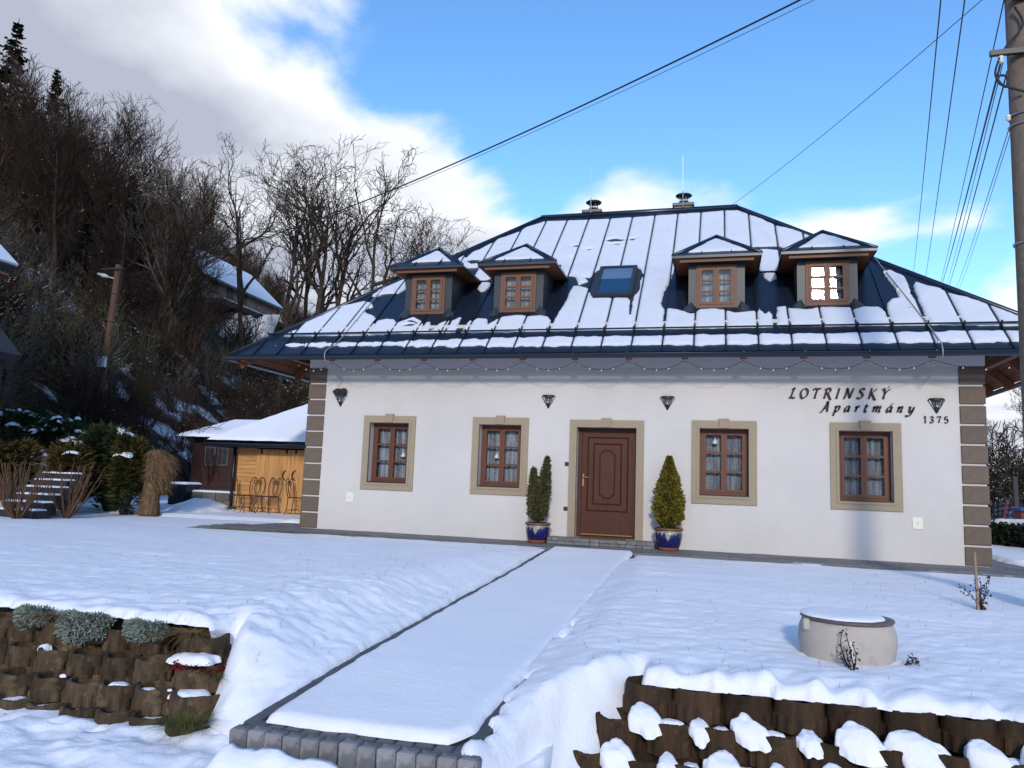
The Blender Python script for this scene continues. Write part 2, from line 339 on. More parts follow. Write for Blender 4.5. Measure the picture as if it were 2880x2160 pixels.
    def raw(s, V, F, mi=0):
        V = np.asarray(V, float); F = (np.asarray(F) + s.n).tolist(); s.v.append(V); s.f.extend(F); s.mi.extend([mi] * len(F)); s.n += len(V); return s
    def build(s, name, m, parent=None, smooth=False, org=None):
        V = np.concatenate(s.v) if s.v else np.zeros((0, 3))
        if parent is not None: o_ = ORG[parent.name]
        elif org is not None: o_ = np.array(org, float)
        else: o_ = np.array([V[:, 0].mean(), V[:, 1].mean(), V[:, 2].min()])
        me = bpy.data.meshes.new(name); me.from_pydata((V - o_).tolist(), [], s.f)
        ms = m if isinstance(m, (list, tuple)) else [m]
        for k in ms: me.materials.append(MAT[k])
        if len(ms) > 1: me.polygons.foreach_set('material_index', s.mi)
        if smooth: me.polygons.foreach_set('use_smooth', [True] * len(me.polygons))
        me.update()
        o = bpy.data.objects.new(name, me); COL.objects.link(o); ORG[o.name] = o_
        if parent is not None: o.parent = parent
        else: o.location = o_
        return o
def tag(o, label=None, cat=None, group=None, kind=None):
    if label: o['label'] = label
    if cat: o['category'] = cat
    if group: o['group'] = group
    if kind: o['kind'] = kind
    return o
def thing(name, label, cat, loc, group=None):
    o = bpy.data.objects.new(name, None); COL.objects.link(o); o.location = loc; o.empty_display_size = 0.2
    ORG[o.name] = np.array(loc, float); return tag(o, label, cat, group)
def copy_tree(o, parent=None):
    c = o.copy(); COL.objects.link(c)
    if parent is not None: c.parent = parent
    for ch in list(o.children): copy_tree(ch, c)
    return c
def crom(pts, n=8, closed=False):
    """Catmull-Rom through the points"""
    P = np.asarray(pts, float); m = len(P); out = []
    for i in range(m if closed else m - 1):
        p0 = P[(i - 1) % m] if (closed or i > 0) else P[0]; p1 = P[i]; p2 = P[(i + 1) % m]; p3 = P[(i + 2) % m] if (closed or i + 2 < m) else P[-1]
        for k in range(n):
            t = k / n
            out.append(0.5 * ((2 * p1) + (-p0 + p2) * t + (2 * p0 - 5 * p1 + 4 * p2 - p3) * t * t + (-p0 + 3 * p1 - 3 * p2 + p3) * t ** 3))
    if not closed: out.append(P[-1])
    return np.array(out)
# smooth value noise, vectorised
_G = nrng.random((256, 256))
def vnoise(x, y):
    xi = np.floor(x).astype(int); yi = np.floor(y).astype(int); fx = x - xi; fy = y - yi
    fx = fx * fx * (3 - 2 * fx); fy = fy * fy * (3 - 2 * fy)
    g = lambda a, b: _G[a % 256, b % 256]
    return (g(xi, yi) * (1 - fx) + g(xi + 1, yi) * fx) * (1 - fy) + (g(xi, yi + 1) * (1 - fx) + g(xi + 1, yi + 1) * fx) * fy
def fbm(x, y, o=4, g=0.5):
    s_ = 0; a = 1; t = 0
    for k in range(o): s_ = s_ + a * (vnoise(x * 2 ** k + 17 * k, y * 2 ** k + 31 * k) - 0.5); t += a; a *= g
    return s_ / t * 2           # about -1..1
def sstep(a, b, x): t = np.clip((x - a) / (b - a), 0, 1); return t * t * (3 - 2 * t)
def poly_sdf(px_, py_, poly):
    """signed distance to polygon, positive inside"""
    P = np.asarray(poly, float); d2 = np.full(px_.shape, 1e9); ins = np.zeros(px_.shape, bool)
    for i in range(len(P)):
        a = P[i]; b = P[(i + 1) % len(P)]; ex, ey = b - a; wx = px_ - a[0]; wy = py_ - a[1]
        t = np.clip((wx * ex + wy * ey) / (ex * ex + ey * ey + 1e-12), 0, 1)
        d2 = np.minimum(d2, (wx - ex * t) ** 2 + (wy - ey * t) ** 2)
        c = ((a[1] > py_) != (b[1] > py_)) & (px_ < (b[0] - a[0]) * (py_ - a[1]) / (b[1] - a[1] + 1e-12) + a[0]); ins ^= c
    d = np.sqrt(d2); return np.where(ins, d, -d)
def clip_field(xs, ys, D, pos):
    """triangulated grid kept where D>0, boundary follows D=0; pos(x,y,d)->Nx3"""
    X, Y = np.meshgrid(xs, ys, indexing='ij'); nx, ny = X.shape
    idx = np.arange(nx * ny).reshape(nx, ny)
    T = np.concatenate([np.stack([idx[:-1, :-1], idx[1:, :-1], idx[1:, 1:]], -1).reshape(-1, 3),
                        np.stack([idx[:-1, :-1], idx[1:, 1:], idx[:-1, 1:]], -1).reshape(-1, 3)])
    d = D.ravel(); inside = d > 0; cnt = inside[T].sum(1)
    full = T[cnt == 3]; part = T[(cnt == 1) | (cnt == 2)]
    x = X.ravel(); y = Y.ravel(); ex = []; ey = []; cache = {}; faces = []
    n0 = nx * ny
    def cut(a, b):
        k = (a, b) if a < b else (b, a)
        if k not in cache:
            t = d[a] / (d[a] - d[b]); cache[k] = n0 + len(ex); ex.append(x[a] + (x[b] - x[a]) * t); ey.append(y[a] + (y[b] - y[a]) * t)
        return cache[k]
    for t in part.tolist():
        out = []
        for i in range(3):
            a = t[i]; b = t[(i + 1) % 3]
            if inside[a]: out.append(a)
            if inside[a] != inside[b]: out.append(cut(a, b))
        for i in range(1, len(out) - 1): faces.append((out[0], out[i], out[i + 1]))
    ax = np.concatenate([x, ex]); ay = np.concatenate([y, ey]); ad = np.concatenate([d, np.zeros(len(ex))])
    F = np.concatenate([full, np.array(faces, int).reshape(-1, 3)]) if len(faces) else full
    if len(F) == 0: return np.zeros((0, 3)), F
    used = np.unique(F); remap = np.full(len(ax), -1); remap[used] = np.arange(len(used))
    V = pos(ax[used], ay[used], np.maximum(ad[used], 0))
    return V, remap[F]
def dome(d, r): t = np.clip(d / r, 0, 1); return np.sqrt(1 - (1 - t) ** 2)
# ------------------------------------------------------------------ the ground
def hill(x, y):
    x = np.asarray(x, float); y = np.asarray(y, float)
    h = 0.95 * np.maximum(0, (-9 - 0.06 * y) - x); H = 30 * (1 - np.exp(-h / 30))
    h2 = 0.30 * np.maximum(0, x - 24 - 0.0 * y); H = H + 12 * (1 - np.exp(-h2 / 12)) + 16 * (1 - np.exp(-0.3 * np.maximum(0, -48 - y) / 16))  # last term: unseen slope behind the camera, added to darken window reflections
    return H
def ground_z(x, y):
    x = np.asarray(x, float); y = np.asarray(y, float)
    base = np.where(y < -0.5, -1.0, -0.12)
    far = sstep(18, 60, np.hypot(x - 7, y))
    z = base * (1 - far) + far * -0.3 + hill(x, y)
    z = z + (0.35 * fbm(x * 0.12, y * 0.12, 3) + 0.12 * fbm(x * 0.6, y * 0.6, 2)) * sstep(0.2, 2.5, hill(x, y))
    return z
def fan(a, b, c, d, n1, n2, n3): return np.unique(np.concatenate([np.linspace(a, b, n1), np.linspace(b, c, n2), np.linspace(c, d, n3)]))
gx = fan(-900, -75, 40, 900, 24, 150, 24); gy = fan(-400, -14, 95, 1200, 16, 130, 26)
GX, GY = np.meshgrid(gx, gy, indexing='ij')
V, F = clip_field(gx, gy, np.ones_like(GX), lambda x, y, d: np.stack([x, y, ground_z(x, y)], -1))
tag(MB().raw(V, F).build('ground', 'hill_ground', smooth=True, org=(0, 0, 0)), 'rough snow-patched valley floor rising into a wooded hillside', kind='structure')

def path_z(y): return np.interp(y, [-10.6, -10.3, -8.9, -6.8, -3.9, -1.2, 0], [-0.46, -0.45, -0.36, -0.27, -0.15, -0.02, 0.0])
def yard_z(x, y):
    """ground under the snow in the front yard"""
    L = np.interp(y, [-10, -9.3, -7, -1, 9], [-0.10, -0.10, -0.03, -0.02, 0.0]); L = L + 0.10 * sstep(-4, -9, x) * sstep(-4, 2, y)
    Rr = np.interp(y, [-10, -9.0, -8.0, -5, -1, 9], [-0.30, -0.27, -0.22, -0.09, -0.02, 0.0])
    p = path_z(y)
    wl_ = 0.25 + 2.6 * np.maximum(L - p, 0); wr_ = 0.25 + 2.2 * np.maximum(Rr - p, 0)
    tl = sstep(0, 1, (6.66 - x) / wl_); tr = sstep(0, 1, (x - 8.10) / wr_)
    z = np.where(x < 7.4, p + (L - p) * tl, p + (Rr - p) * tr)
    # the banks run down to the street round the ends of the two walls
    st = -0.70
    fl = sstep(-9.15, -10.5, y) * sstep(5.7, 6.1, x) * (x < 7.4); z = z + (st - z) * fl * sstep(6.75, 6.45, x)
    fr = sstep(-9.25, -10.7, y) * (x >= 7.4) * sstep(8.12, 8.35, x); z = z + (st - 0.08 - z) * fr
    return z
xs = np.unique(np.round(np.concatenate([np.arange(-11, 2.5, 0.12), np.arange(2.5, 13, 0.035), np.arange(13, 22, 0.12)]), 4))
ys = np.unique(np.round(np.concatenate([np.arange(-11.2, -6, 0.035), np.arange(-6, -0.8, 0.06), np.arange(-0.8, 12, 0.12)]), 4))
X, Y = np.meshgrid(xs, ys, indexing='ij')
def yb_of(X):
    return np.where(X < 7.4, np.interp(X, [5.5, 5.68, 5.80, 5.93, 6.08, 6.2, 6.6], [-9.30, -9.30, -9.52, -9.78, -10.02, -10.2, -10.42]),
              np.interp(X, [8.0, 8.26, 8.38, 8.52, 8.70, 8.86, 8.98, 9.04], [-10.9, -10.9, -10.0, -9.66, -9.44, -9.22, -9.08, -8.98]))
yb = yb_of(X)
d_front = Y - yb + 0.035 * fbm(X * 5, Y * 5, 3) + 0.03 * fbm(X * 14, Y * 14, 2)
gap = 0.075 * sstep(-8.5, -8.9, Y) * (0.4 + vnoise(X * 0 + 3, Y * 9)) + 0.03 * (vnoise(X * 0, Y * 1.3) > 0.72) * sstep(-7, -9, Y) + 0.10 * sstep(-2.3, -1.6, Y)
d_path = np.maximum(6.640 - X + 0.018 * fbm(X * 0 + 1, Y * 4, 3), X - 8.065 - gap + 0.03 * fbm(X * 0 + 9, Y * 4, 3))
d_path = np.where((Y < -10.2) & (X > 7.4), np.maximum(d_path, X - 8.17), d_path)
d_path = np.where((Y < -10.42) & (X > 7.4), X - 8.24 + .03 * fbm(X * 0 + 9, Y * 4, 3), d_path)
bx = np.maximum(np.maximum(-0.20 - X, X - 14.6), np.maximum(-1.10 - Y - 0.25 * sstep(3, 0.5, X), Y - np.where(X < 7, 1.35, 30)))
d_pave = bx + 0.05 * fbm(X * 1.2, Y * 1.2, 3) + 0.05 * fbm(X * 5, Y * 5, 2)
d_hole = np.full_like(X, 9.0)
D = np.minimum(np.minimum(d_front, d_path), d_pave)
for (hx, hy, hr) in ((8.16, -7.6, 0.035), (8.13, -7.1, 0.04), (5.75, -9.3, 0.0)):
    D = np.minimum(D, np.hypot((X - hx) * 1.0, (Y - hy) * 0.4) - hr)
def lawn_pos(x, y, d):
    z = yard_z(x, y)
    near = sstep(-4.5, -9, y)
    pat = 0.45 + 0.9 * vnoise(x * .35 + 7, y * .5); rip = 0.011 * fbm(x * 1.1, y * 3.2, 3) + 0.008 * pat * fbm(x * 4 + 5, y * 8, 3) + .014 * fbm(x * .5, y * .6 + 4, 2)
    bank = np.exp(-((x - 5.9) / 0.75) ** 2) * near
    rip = rip + 0.065 * bank * fbm(x * 3.2 + 1.2 * y, y * 3.2, 4, .6) + 0.010 * fbm(x * 9, y * 12, 2) * sstep(-2, -8, y)                    # lumpy bank left of the path
    lip = sstep(0.9, 0.1, y - np.where(x < 7.4, -9.30, -9.0)) * ((x < 5.9) | (x > 8.6))
    pil = lip * (0.02 + (0.012 + 0.055 * vnoise(x * 1.1, x * 0 + 5)) * np.sin((x - 9.05 + .05 * fbm(x * 1.7, x * 0, 2) - .04 * np.sin((x - 9.05) / .34 * 2 * math.pi)) / 0.34 * 2 * math.pi) * (x > 7.4) * sstep(0.5, 0.1, y + 9.0) + 0.05 * fbm(x * 1.6 + 3, y * 2 + 8, 2) + .025 * fbm(x * 6, y * 6, 2))
    wellm = np.exp(-(((x - 10.5) / 0.62) ** 2 + ((y + 7.72) / 0.55) ** 2) ** 2)
    T = 0.072 + pil + rip - 0.03 * wellm
    nearp = sstep(-3.4, -1.15, y) * (y < 1.2); z = z - .052 * nearp; T = T - .015 * nearp
    z = z + T * dome(d, 0.09)
    yb2 = yb_of(x); df = y - yb2            # the banks fall to the street at the ends of the walls
    endL = sstep(5.66, 5.78, x) * sstep(6.66, 6.5, x); endR = sstep(9.03, 8.95, x) * sstep(8.10, 8.22, x)
    z = z - (z + .76) * (endL * sstep(.62, .0, df) ** 1.3 + endR * sstep(.75, .0, df) ** 1.3)
    return np.stack([x, y, z], -1)
V, F = clip_field(xs, ys, D, lawn_pos)
tag(MB().raw(V, F).build('lawn', 'ground_snow', smooth=True, org=(0, 0, 0)), 'smooth snow covering the front garden lawn on both sides of the path', kind='structure')

# street in front of the garden: wet ground with rough, trodden snow
sx = np.arange(2.5, 13.6, 0.035); sy = np.arange(-12.6, -9.35, 0.035); X, Y = np.meshgrid(sx, sy, indexing='ij')
def street_z(x, y): return -0.80 + 0.0 * x + 0.06 * sstep(-10.9, -10.2, y)
m = MB(); m.raw(*clip_field(np.linspace(-40, 60, 60), np.linspace(-40, -9.3, 30), np.ones((60, 30)), lambda x, y, d: np.stack([x, y, street_z(x, y)], -1)))
tag(m.build('street', 'street_ground', smooth=True, org=(0, 0, 0)), 'wet brown street surface in front of the garden', kind='structure')
D = 0.10 + 0.30 * fbm(X * 1.3 + 4, Y * 2.6, 4)
c2 = lambda a, b: atz(a * 0.3617, 1600 + b * 0.3617, -0.70)
for (a, b, rx, ry) in ((570, 1285, .10, .050), (950, 1315, .055, .035), (1250, 1355, .13, .045), (1550, 1410, .085, .055), (1950, 1480, .18, .035), (400, 1215, .07, .02), (260, 1180, .05, .018), (1100, 1460, .05, .02), (750, 1265, .05, .02)):
    h = c2(a, b); e = 1 - np.hypot((X - h[0]) / rx, (Y - h[1]) / ry); D = np.where(e > -1.5, np.minimum(D, -e * 0.06 + 0.035 * fbm(X * 7, Y * 7, 2)), np.maximum(D, 0.03))
near_h = np.min([np.hypot((X - c2(a, b)[0]) / 2.4, Y - c2(a, b)[1]) for a, b in ((570, 1285), (950, 1315), (1250, 1355), (1550, 1410), (1950, 1480))], 0)
D = np.where(near_h > 0.16, np.maximum(D, 0.10), D)
D = np.where((X > 8.5) & (Y > -10.75), -1.0, D)
D = np.where((X > 6.55) & (X < 8.3) & (Y > -10.41), -1.0, D); D = np.where((X > 6.5) & (X < 8.4) & (Y < -10.41) & (Y > -10.6), np.maximum(D, .12), D)
def strsnow(x, y, d):
    wall = sstep(-10.3, -9.9, y) * (x < 6.2)
    T = 0.075 + 0.055 * fbm(x * 2.1, y * 2.6, 4) + 0.035 * fbm(x * 6, y * 7, 3)
    paver = np.exp(-((y + 10.46) / 0.15) ** 2) * sstep(6.5, 6.7, x) * (0.15 - 0.13 * sstep(7.0, 8.2, x))
    return np.stack([x, y, street_z(x, y) + np.maximum(T + paver, 0.012) * dome(d, 0.10) + 0.05 * sstep(8.1, 8.5, x) * sstep(-10.9, -10.2, y)], -1)
V, F = clip_field(sx, sy, D, strsnow)
tag(MB().raw(V, F).build('street_snow', 'ground_snow', smooth=True, org=(0, 0, 0)), 'lumpy trodden snow lying along the street edge', 'snow', kind='stuff')
# flat edging stones showing through the street snow
k_ = thing('stone_edging', 'row of brown stones showing through holes in the street snow', 'edging', (*c2(1000, 1320)[:2], -0.79))
for (a, b, w_) in ((570, 1290, .11), (950, 1322, .06), (1250, 1362, .14), (1550, 1418, .09)):
    h = c2(a, b); MB().bbox(h[0] - w_, h[0] + w_, h[1] - .06, h[1] + .05, -0.80, -0.715, 0.012).build('stone', 'planter_concrete', k_)

# garden path: edging stones and paving under the snow
pt = tag(MB().raw(*clip_field(np.linspace(6.62, 8.17, 4), np.linspace(-10.25, -1.12, 40), np.ones((4, 40)), lambda x, y, d: np.stack([x, y, path_z(y) - 0.012], -1))).build('path', 'paver_dark', org=(0, 0, 0)),
         'straight garden path edged with dark pavers under smooth snow', kind='structure')
proto = None
def shared(name, me, m, parent, loc, rot=(0, 0, 0), scale=(1, 1, 1)):
    o = bpy.data.objects.new(name, me); COL.objects.link(o); o.parent = parent
    p = ORG[parent.name]; o.location = np.array(loc) - p; o.rotation_euler = rot; o.scale = scale; ORG[o.name] = np.array(loc); return o
def mesh_only(mb, name, m, smooth=False):
    o = mb.build(name, m, None, smooth, org=(0, 0, 0)); me = o.data; bpy.data.objects.remove(o); return me
pm = mesh_only(MB().bbox(-0.047, 0.047, -0.098, 0.098, -0.10, 0.0, 0.007), 'paver', 'paver_dark')
yy = -10.13
while yy < -1.35:
    for xx in (6.672, 8.118):
        if xx > 8 and -8.4 < yy < -2.0: continue        # buried under the snow there
        sl_ = (path_z(yy + .1) - path_z(yy - .1)) / .2
        shared('paver', pm, None, pt, (xx, yy, path_z(yy) + 0.006 + rnd.uniform(-.003, .003)), (math.atan(sl_), 0, rnd.uniform(-.02, .02)))
    yy += 0.202
fm = mesh_only(MB().bbox(-0.0590, 0.0590, -0.055, 0.055, -0.30, 0.0, 0.012), 'paver', 'paver')
fm2 = mesh_only(MB().bbox(-0.0600, 0.0600, -0.055, 0.055, -0.10, 0.0, 0.012), 'paver', 'paver_dark')
for k in range(13):
    x = 6.69 + k * 0.1235
    shared('paver', fm, None, pt, (x, -10.335 + rnd.uniform(-.006, .006), -0.437 + rnd.uniform(-.006, .004)), (rnd.uniform(-.03, .03), rnd.uniform(-.02, .02), rnd.uniform(-.03, .03)))
for k in range(12):
    x = 6.74 + k * 0.1235; shared('paver', fm2, None, pt, (x, -10.215, -0.440 + rnd.uniform(-.003, .003)), (0, 0, rnd.uniform(-.02, .02)))
px_ = np.arange(6.6, 8.3, 0.03); py_ = np.arange(-10.5, -1.0, 0.03); X, Y = np.meshgrid(px_, py_, indexing='ij')
flare = 0.06 * sstep(-10.0, -10.25, Y)
D = np.minimum(np.minimum(X - 6.735 - flare * 0.3 + 0.022 * fbm(X * 0 + 3, Y * 5, 3), 8.085 + 0.05 * sstep(-9.2, -8.7, Y) - 0.10 * sstep(-9.95, -10.2, Y) - X + 0.022 * fbm(X * 0 + 7, Y * 5, 3)),
               np.minimum(Y + 10.205 - 0.03 * sstep(7.5, 8.2, X) + 0.012 * fbm(X * 6, Y * 0 + 2, 3), -1.30 - Y + 0.03 * fbm(X * 4, Y * 0 + 5, 3)))
V, F = clip_field(px_, py_, D, lambda x, y, d: np.stack([x, y, path_z(y) + 0.004 + (0.060 + 0.006 * fbm(x * 1.2, y * 2.4, 3)) * dome(d, 0.09)], -1))
tag(MB().raw(V, F).build('path_snow', 'ground_snow', smooth=True, org=(0, 0, 0)), 'smooth untouched snow sheet lying on the garden path', 'snow', kind='stuff')

# paved apron round the house
ap = tag(MB().box(-0.75, 15.0, -1.40, 11.5, -0.25, -0.016).build('pavement', 'apron', org=(0, 0, 0)), 'strip of worn grey pavers along the foot of the house', kind='structure')
am = mesh_only(MB().bbox(-0.199, 0.199, -0.099, 0.099, -0.06, 0.0, 0.006), 'paver', 'apron')
n_ = 0
for r_ in range(6):
    y = -0.105 - r_ * 0.203
    x = -0.55 + (0.2 if r_ % 2 else 0)
    while x < 14.7:
        if n_ < 236: shared('paver', am, None, ap, (x, y, rnd.uniform(-.004, .003)), (0, 0, 0)); n_ += 1
        x += 0.402
# ------------------------------------------------------------------ the house
HX0, HX1, HD = 1.021, 13.930, 9.0
Y0, Z0, SL = -0.75, 3.58, 0.87           # eave line and slope of the roof
EX0, EX1, EY1 = -0.50, 15.45, 9.75
RY, RZ, RX0, RX1 = 4.50, 3.58 + 0.87 * 5.25, 4.97, 9.96
house = thing('guest_house', 'white plastered guest house with dark hipped metal roof and four dormers', 'house', (7.476, 4.5, 0))
WINX = [2.340, 4.740, 9.050, 11.460]; WW, WT, WB_ = 1.164, 2.391, 0.859; BD = 0.143
DX0, DW, DT = 6.732, 1.436, 2.370
ops = [(x + BD, x + WW - BD, WB_ + BD, WT - BD) for x in WINX] + [(DX0 + BD, DX0 + DW - BD, 0.12, DT - BD)]
# wall with real openings
xsb = sorted({HX0, HX1, *[o[0] for o in ops], *[o[1] for o in ops]}); zsb = sorted({-0.1, 4.3, *[o[2] for o in ops], *[o[3] for o in ops]})
m = MB(); g = {}
V = [(x, 0.0, z) for x in xsb for z in zsb]; nz_ = len(zsb); F = []
for i in range(len(xsb) - 1):
    for j in range(len(zsb) - 1):
        cxm = (xsb[i] + xsb[i + 1]) / 2; czm = (zsb[j] + zsb[j + 1]) / 2
        if any(o[0] < cxm < o[1] and o[2] < czm < o[3] for o in ops): continue
        a = i * nz_ + j; F.append((a, a + nz_, a + nz_ + 1, a + 1))
m.add(V, F)
RV = 0.21
for (a, b, c, d) in ops:
    m.add([(a, 0, c), (a, RV, c), (a, RV, d), (a, 0, d)], [(0, 1, 2, 3)]); m.add([(b, 0, c), (b, 0, d), (b, RV, d), (b, RV, c)], [(0, 1, 2, 3)])
    m.add([(a, 0, d), (a, RV, d), (b, RV, d), (b, 0, d)], [(0, 1, 2, 3)]); m.add([(a, 0, c), (b, 0, c), (b, RV, c), (a, RV, c)], [(0, 1, 2, 3)])
m.add([(HX0, 0, -.1), (HX0, HD, -.1), (HX0, HD, 4.3), (HX0, 0, 4.3)], [(3, 2, 1, 0)]); m.add([(HX1, 0, -.1), (HX1, HD, -.1), (HX1, HD, 4.3), (HX1, 0, 4.3)], [(0, 1, 2, 3)])
m.add([(HX0, HD, -.1), (HX1, HD, -.1), (HX1, HD, 4.3), (HX0, HD, 4.3)], [(3, 2, 1, 0)])
m.build('wall', 'plaster', house)
MB().box(HX0 + .02, HX1 - .02, 0.62, 0.66, -.05, 4.2).build('inner_wall', 'room', house)
# white architrave band under the eaves
MB().box(HX0 - .035, HX1 + .035, -0.030, -0.003, 3.413, 3.95).box(HX0 - .035, HX0 - .003, -0.0005, HD, 3.413, 3.95).box(HX1 + .003, HX1 + .035, -0.0005, HD, 3.413, 3.95).build('architrave', 'band_plaster', house)
# quoins
QH = 3.413 / 10
mq = mesh_only(MB().bbox(-0.2025, 0.2025, -0.028, 0.3, 0.012, QH - 0.022, 0.010), 'quoin', 'quoin_stone')
for x in (HX0 + 0.2025 - .03, HX1 - 0.2025 + .03):
    for k in range(10): shared('quoin', mq, None, house, (x, 0.0, k * QH))
# surrounds
def surround(x, w, zb, zt, bottom):
    m = MB()
    for (o_, i_, t_) in ((0.0, 0.100, 0.030), (0.100, BD, 0.044)):          # two stepped mouldings
        a0, a1, b0, b1 = x + o_, x + w - o_, x + i_, x + w - i_
        zt0, zt1 = zt - o_, zt - i_; zb0, zb1 = (zb + o_, zb + i_) if bottom else (zb, zb)
        P = lambda q, yy: (q[0], yy, q[1])
        fo = [(a0, zb0), (a0, zt0), (a1, zt0), (a1, zb0)]; fi = [(b0, zb1), (b0, zt1), (b1, zt1), (b1, zb1)]
        V = [P(q, -t_) for q in fo] + [P(q, -t_) for q in fi] + [P(q, 0.02) for q in fo] + [P(q, 0.02) for q in fi]
        F = []
        for k in range(4):
            if k == 3 and not bottom: continue
            l = (k + 1) % 4; F += [(k, l, 4 + l, 4 + k), (8 + k, 8 + l, l, k), (4 + k, 4 + l, 12 + l, 12 + k)]
        if not bottom: F += [(0, 4, 12, 8), (3, 11, 15, 7)]
        m.add(V, F)
    return m
def keystone(xc, zt):
    w0, w1 = 0.095, 0.075; z0, z1 = zt - BD + .004, zt + 0.035
    pts = [(xc - w1, -0.062, z0), (xc + w1, -0.062, z0), (xc + w0, -0.062, z1), (xc - w0, -0.062, z1)]
    return MB().poly(pts, 0.066, (0, -1, 0))
def window_unit(par, x0, x1, z0, z1, y, wood, depth=0.07, tilt=(0, 0), sill=True):
    """frame, two sashes of three panes; children of par are window parts, panes are sub-parts"""
    fr = 0.055; xm = (x0 + x1) / 2
    w = MB().box(x0, x0 + fr, y, y + depth, z0, z1).box(x1 - fr, x1, y, y + depth, z0, z1).box(x0 + fr, x1 - fr, y, y + depth, z1 - fr, z1).box(x0 + fr, x1 - fr, y, y + depth, z0, z0 + fr + .01).build('window', wood, par)
    for s_ in (0, 1):
        a, b = (x0 + fr + .002, xm - .001) if s_ == 0 else (xm + .001, x1 - fr - .002)
        c, d = z0 + fr + .012, z1 - fr - .002; st = 0.052; ys_ = y - 0.012; yd = y + 0.035
        sm = MB().box(a, a + st, ys_, yd, c, d).box(b - st, b, ys_, yd, c, d).box(a + st, b - st, ys_, yd, d - st, d).box(a + st, b - st, ys_, yd, c, c + st)
        hh = (d - c - 2 * st - 2 * 0.036) / 3
        for k in (1, 2):
            zz = c + st + k * hh + (k - 1) * 0.036; sm.box(a + st, b - st, ys_ + .004, yd - .004, zz, zz + 0.036)
        sm.build('sash', wood, w)
        for k in range(3):
            zz = c + st + k * (hh + 0.036); yq = y + 0.012
            P = np.array([(a + st - .003, yq, zz - .003), (b - st + .003, yq, zz - .003), (b - st + .003, yq, zz + hh + .003), (a + st - .003, yq, zz + hh + .003)])
            if tilt[0] or tilt[1]:
                zc = zz + hh / 2; xc = (a + b) / 2
                P[:, 1] += (P[:, 2] - zc) * math.tan(R(tilt[0] + rnd.uniform(-.15, .15)+(.7 if k==2 else 0))) + (P[:, 0] - xc) * math.tan(R(tilt[1] + rnd.uniform(-.1, .1)))
            MB().add(P, [(0, 1, 2, 3)]).build('pane', 'glass', w)
    n = 60; xx = np.linspace(x0 + .03, x1 - .03, n); off = 0.012 * np.sin(xx * 62 + 3 * np.sin(xx * 11)) + 0.008 * np.sin(xx * 140)
    V = [(xx[i], y + 0.13 + off[i], z) for i in range(n) for z in (z0 + .03, z1 - .01)]
    MB().add(V, [(2 * i, 2 * i + 2, 2 * i + 3, 2 * i + 1) for i in range(n - 1)]).build('curtain', 'curtain', w, True)
    if sill: MB().box(x0 + .001, x1 - .001, y - .16, y, z0 - .0, z0 + .022).build('sill', 'black_metal', w)
    return w
for i, x in enumerate(WINX):
    sr = surround(x, WW, WB_, WT, True).build('window_surround', 'surround', house)
    keystone(x + WW / 2, WT).build('keystone', 'keystone', sr)
    window_unit(house, x + BD + .004, x + WW - BD - .004, WB_ + BD + .002, WT - BD - .004, RV - .04, 'window_wood')
# dark soffit of the window heads is just shade; door
sr = surround(DX0, DW, 0.0, DT, False).build('door_surround', 'surround', house); keystone(DX0 + DW / 2, DT).build('keystone', 'keystone', sr)
dx0, dx1, dz0, dz1 = DX0 + BD + .003, DX0 + DW - BD - .003, 0.122, DT - BD - .003; dy = RV - .05
door = MB().box(dx0, dx0 + .075, dy, dy + .08, dz0, dz1).box(dx1 - .075, dx1, dy, dy + .08, dz0, dz1).box(dx0 + .075, dx1 - .075, dy, dy + .08, dz1 - .075, dz1).build('door', 'door_wood', house)
MB().box(dx0 + .078, dx1 - .078, dy + .012, dy + .07, dz0 + .035, dz1 - .078).build('door_leaf', 'door_wood', door)
def ringpoly(pts, w, y, t):
    P = np.array(pts, float); c = P.mean(0); Q = []
    n = len(P)
    for i in range(n):
        a, b, d = P[i - 1], P[i], P[(i + 1) % n]; e1 = (b - a) / np.linalg.norm(b - a); e2 = (d - b) / np.linalg.norm(d - b)
        n1 = np.array([-e1[1], e1[0]]); n2 = np.array([-e2[1], e2[0]]); k = n1 + n2; k = k / (k @ n1); 
        if k @ (c - b) < 0: k = -k
        Q.append(b + k * w)
    V = []
    M_ = [(P[i] + Q[i]) / 2 for i in range(n)]
    for ring, yy in ((P, y), (M_, y - t), (Q, y)): V += [(q[0], yy, q[1]) for q in ring]
    F = [(r_ * n + i, r_ * n + (i + 1) % n, (r_ + 1) * n + (i + 1) % n, (r_ + 1) * n + i) for r_ in (0, 1) for i in range(n)]
    return MB().add(V, F)
fy = dy + .0125
ringpoly([(7.06, .615), (7.06, 2.055), (7.86, 2.055), (7.86, .615)], 0.030, fy, 0.020).build('moulding', 'door_wood', door)
ringpoly([(7.175, .745), (7.175, 1.930), (7.735, 1.930), (7.735, .745)], 0.030, fy, 0.020).build('moulding', 'door_wood', door)
oc = [(7.30, .96), (7.30, 1.71), (7.385, 1.80), (7.525, 1.80), (7.61, 1.71), (7.61, .96), (7.525, .87), (7.385, .87)]
MB().poly([(a, fy - .018, b) for a, b in oc][::-1], 0.017, (0, -1, 0)).build('panel', 'door_wood', door)
ringpoly(oc, 0.026, fy - .017, 0.012).build('moulding', 'door_wood', door)
h_ = MB().bbox(6.968, 7.008, fy - .008, fy, 1.09, 1.33, .004).build('handle_plate', 'brass', door)
MB().tube(crom([(6.988, fy, 1.265), (6.988, fy - .05, 1.265), (7.00, fy - .058, 1.265), (7.10, fy - .055, 1.262)], 5), 0.009, 8).build('handle', 'brass', door, True)
MB().box(6.96, 7.945, fy - .015, fy, .165, .185).build('drip_rail', 'brass', door)
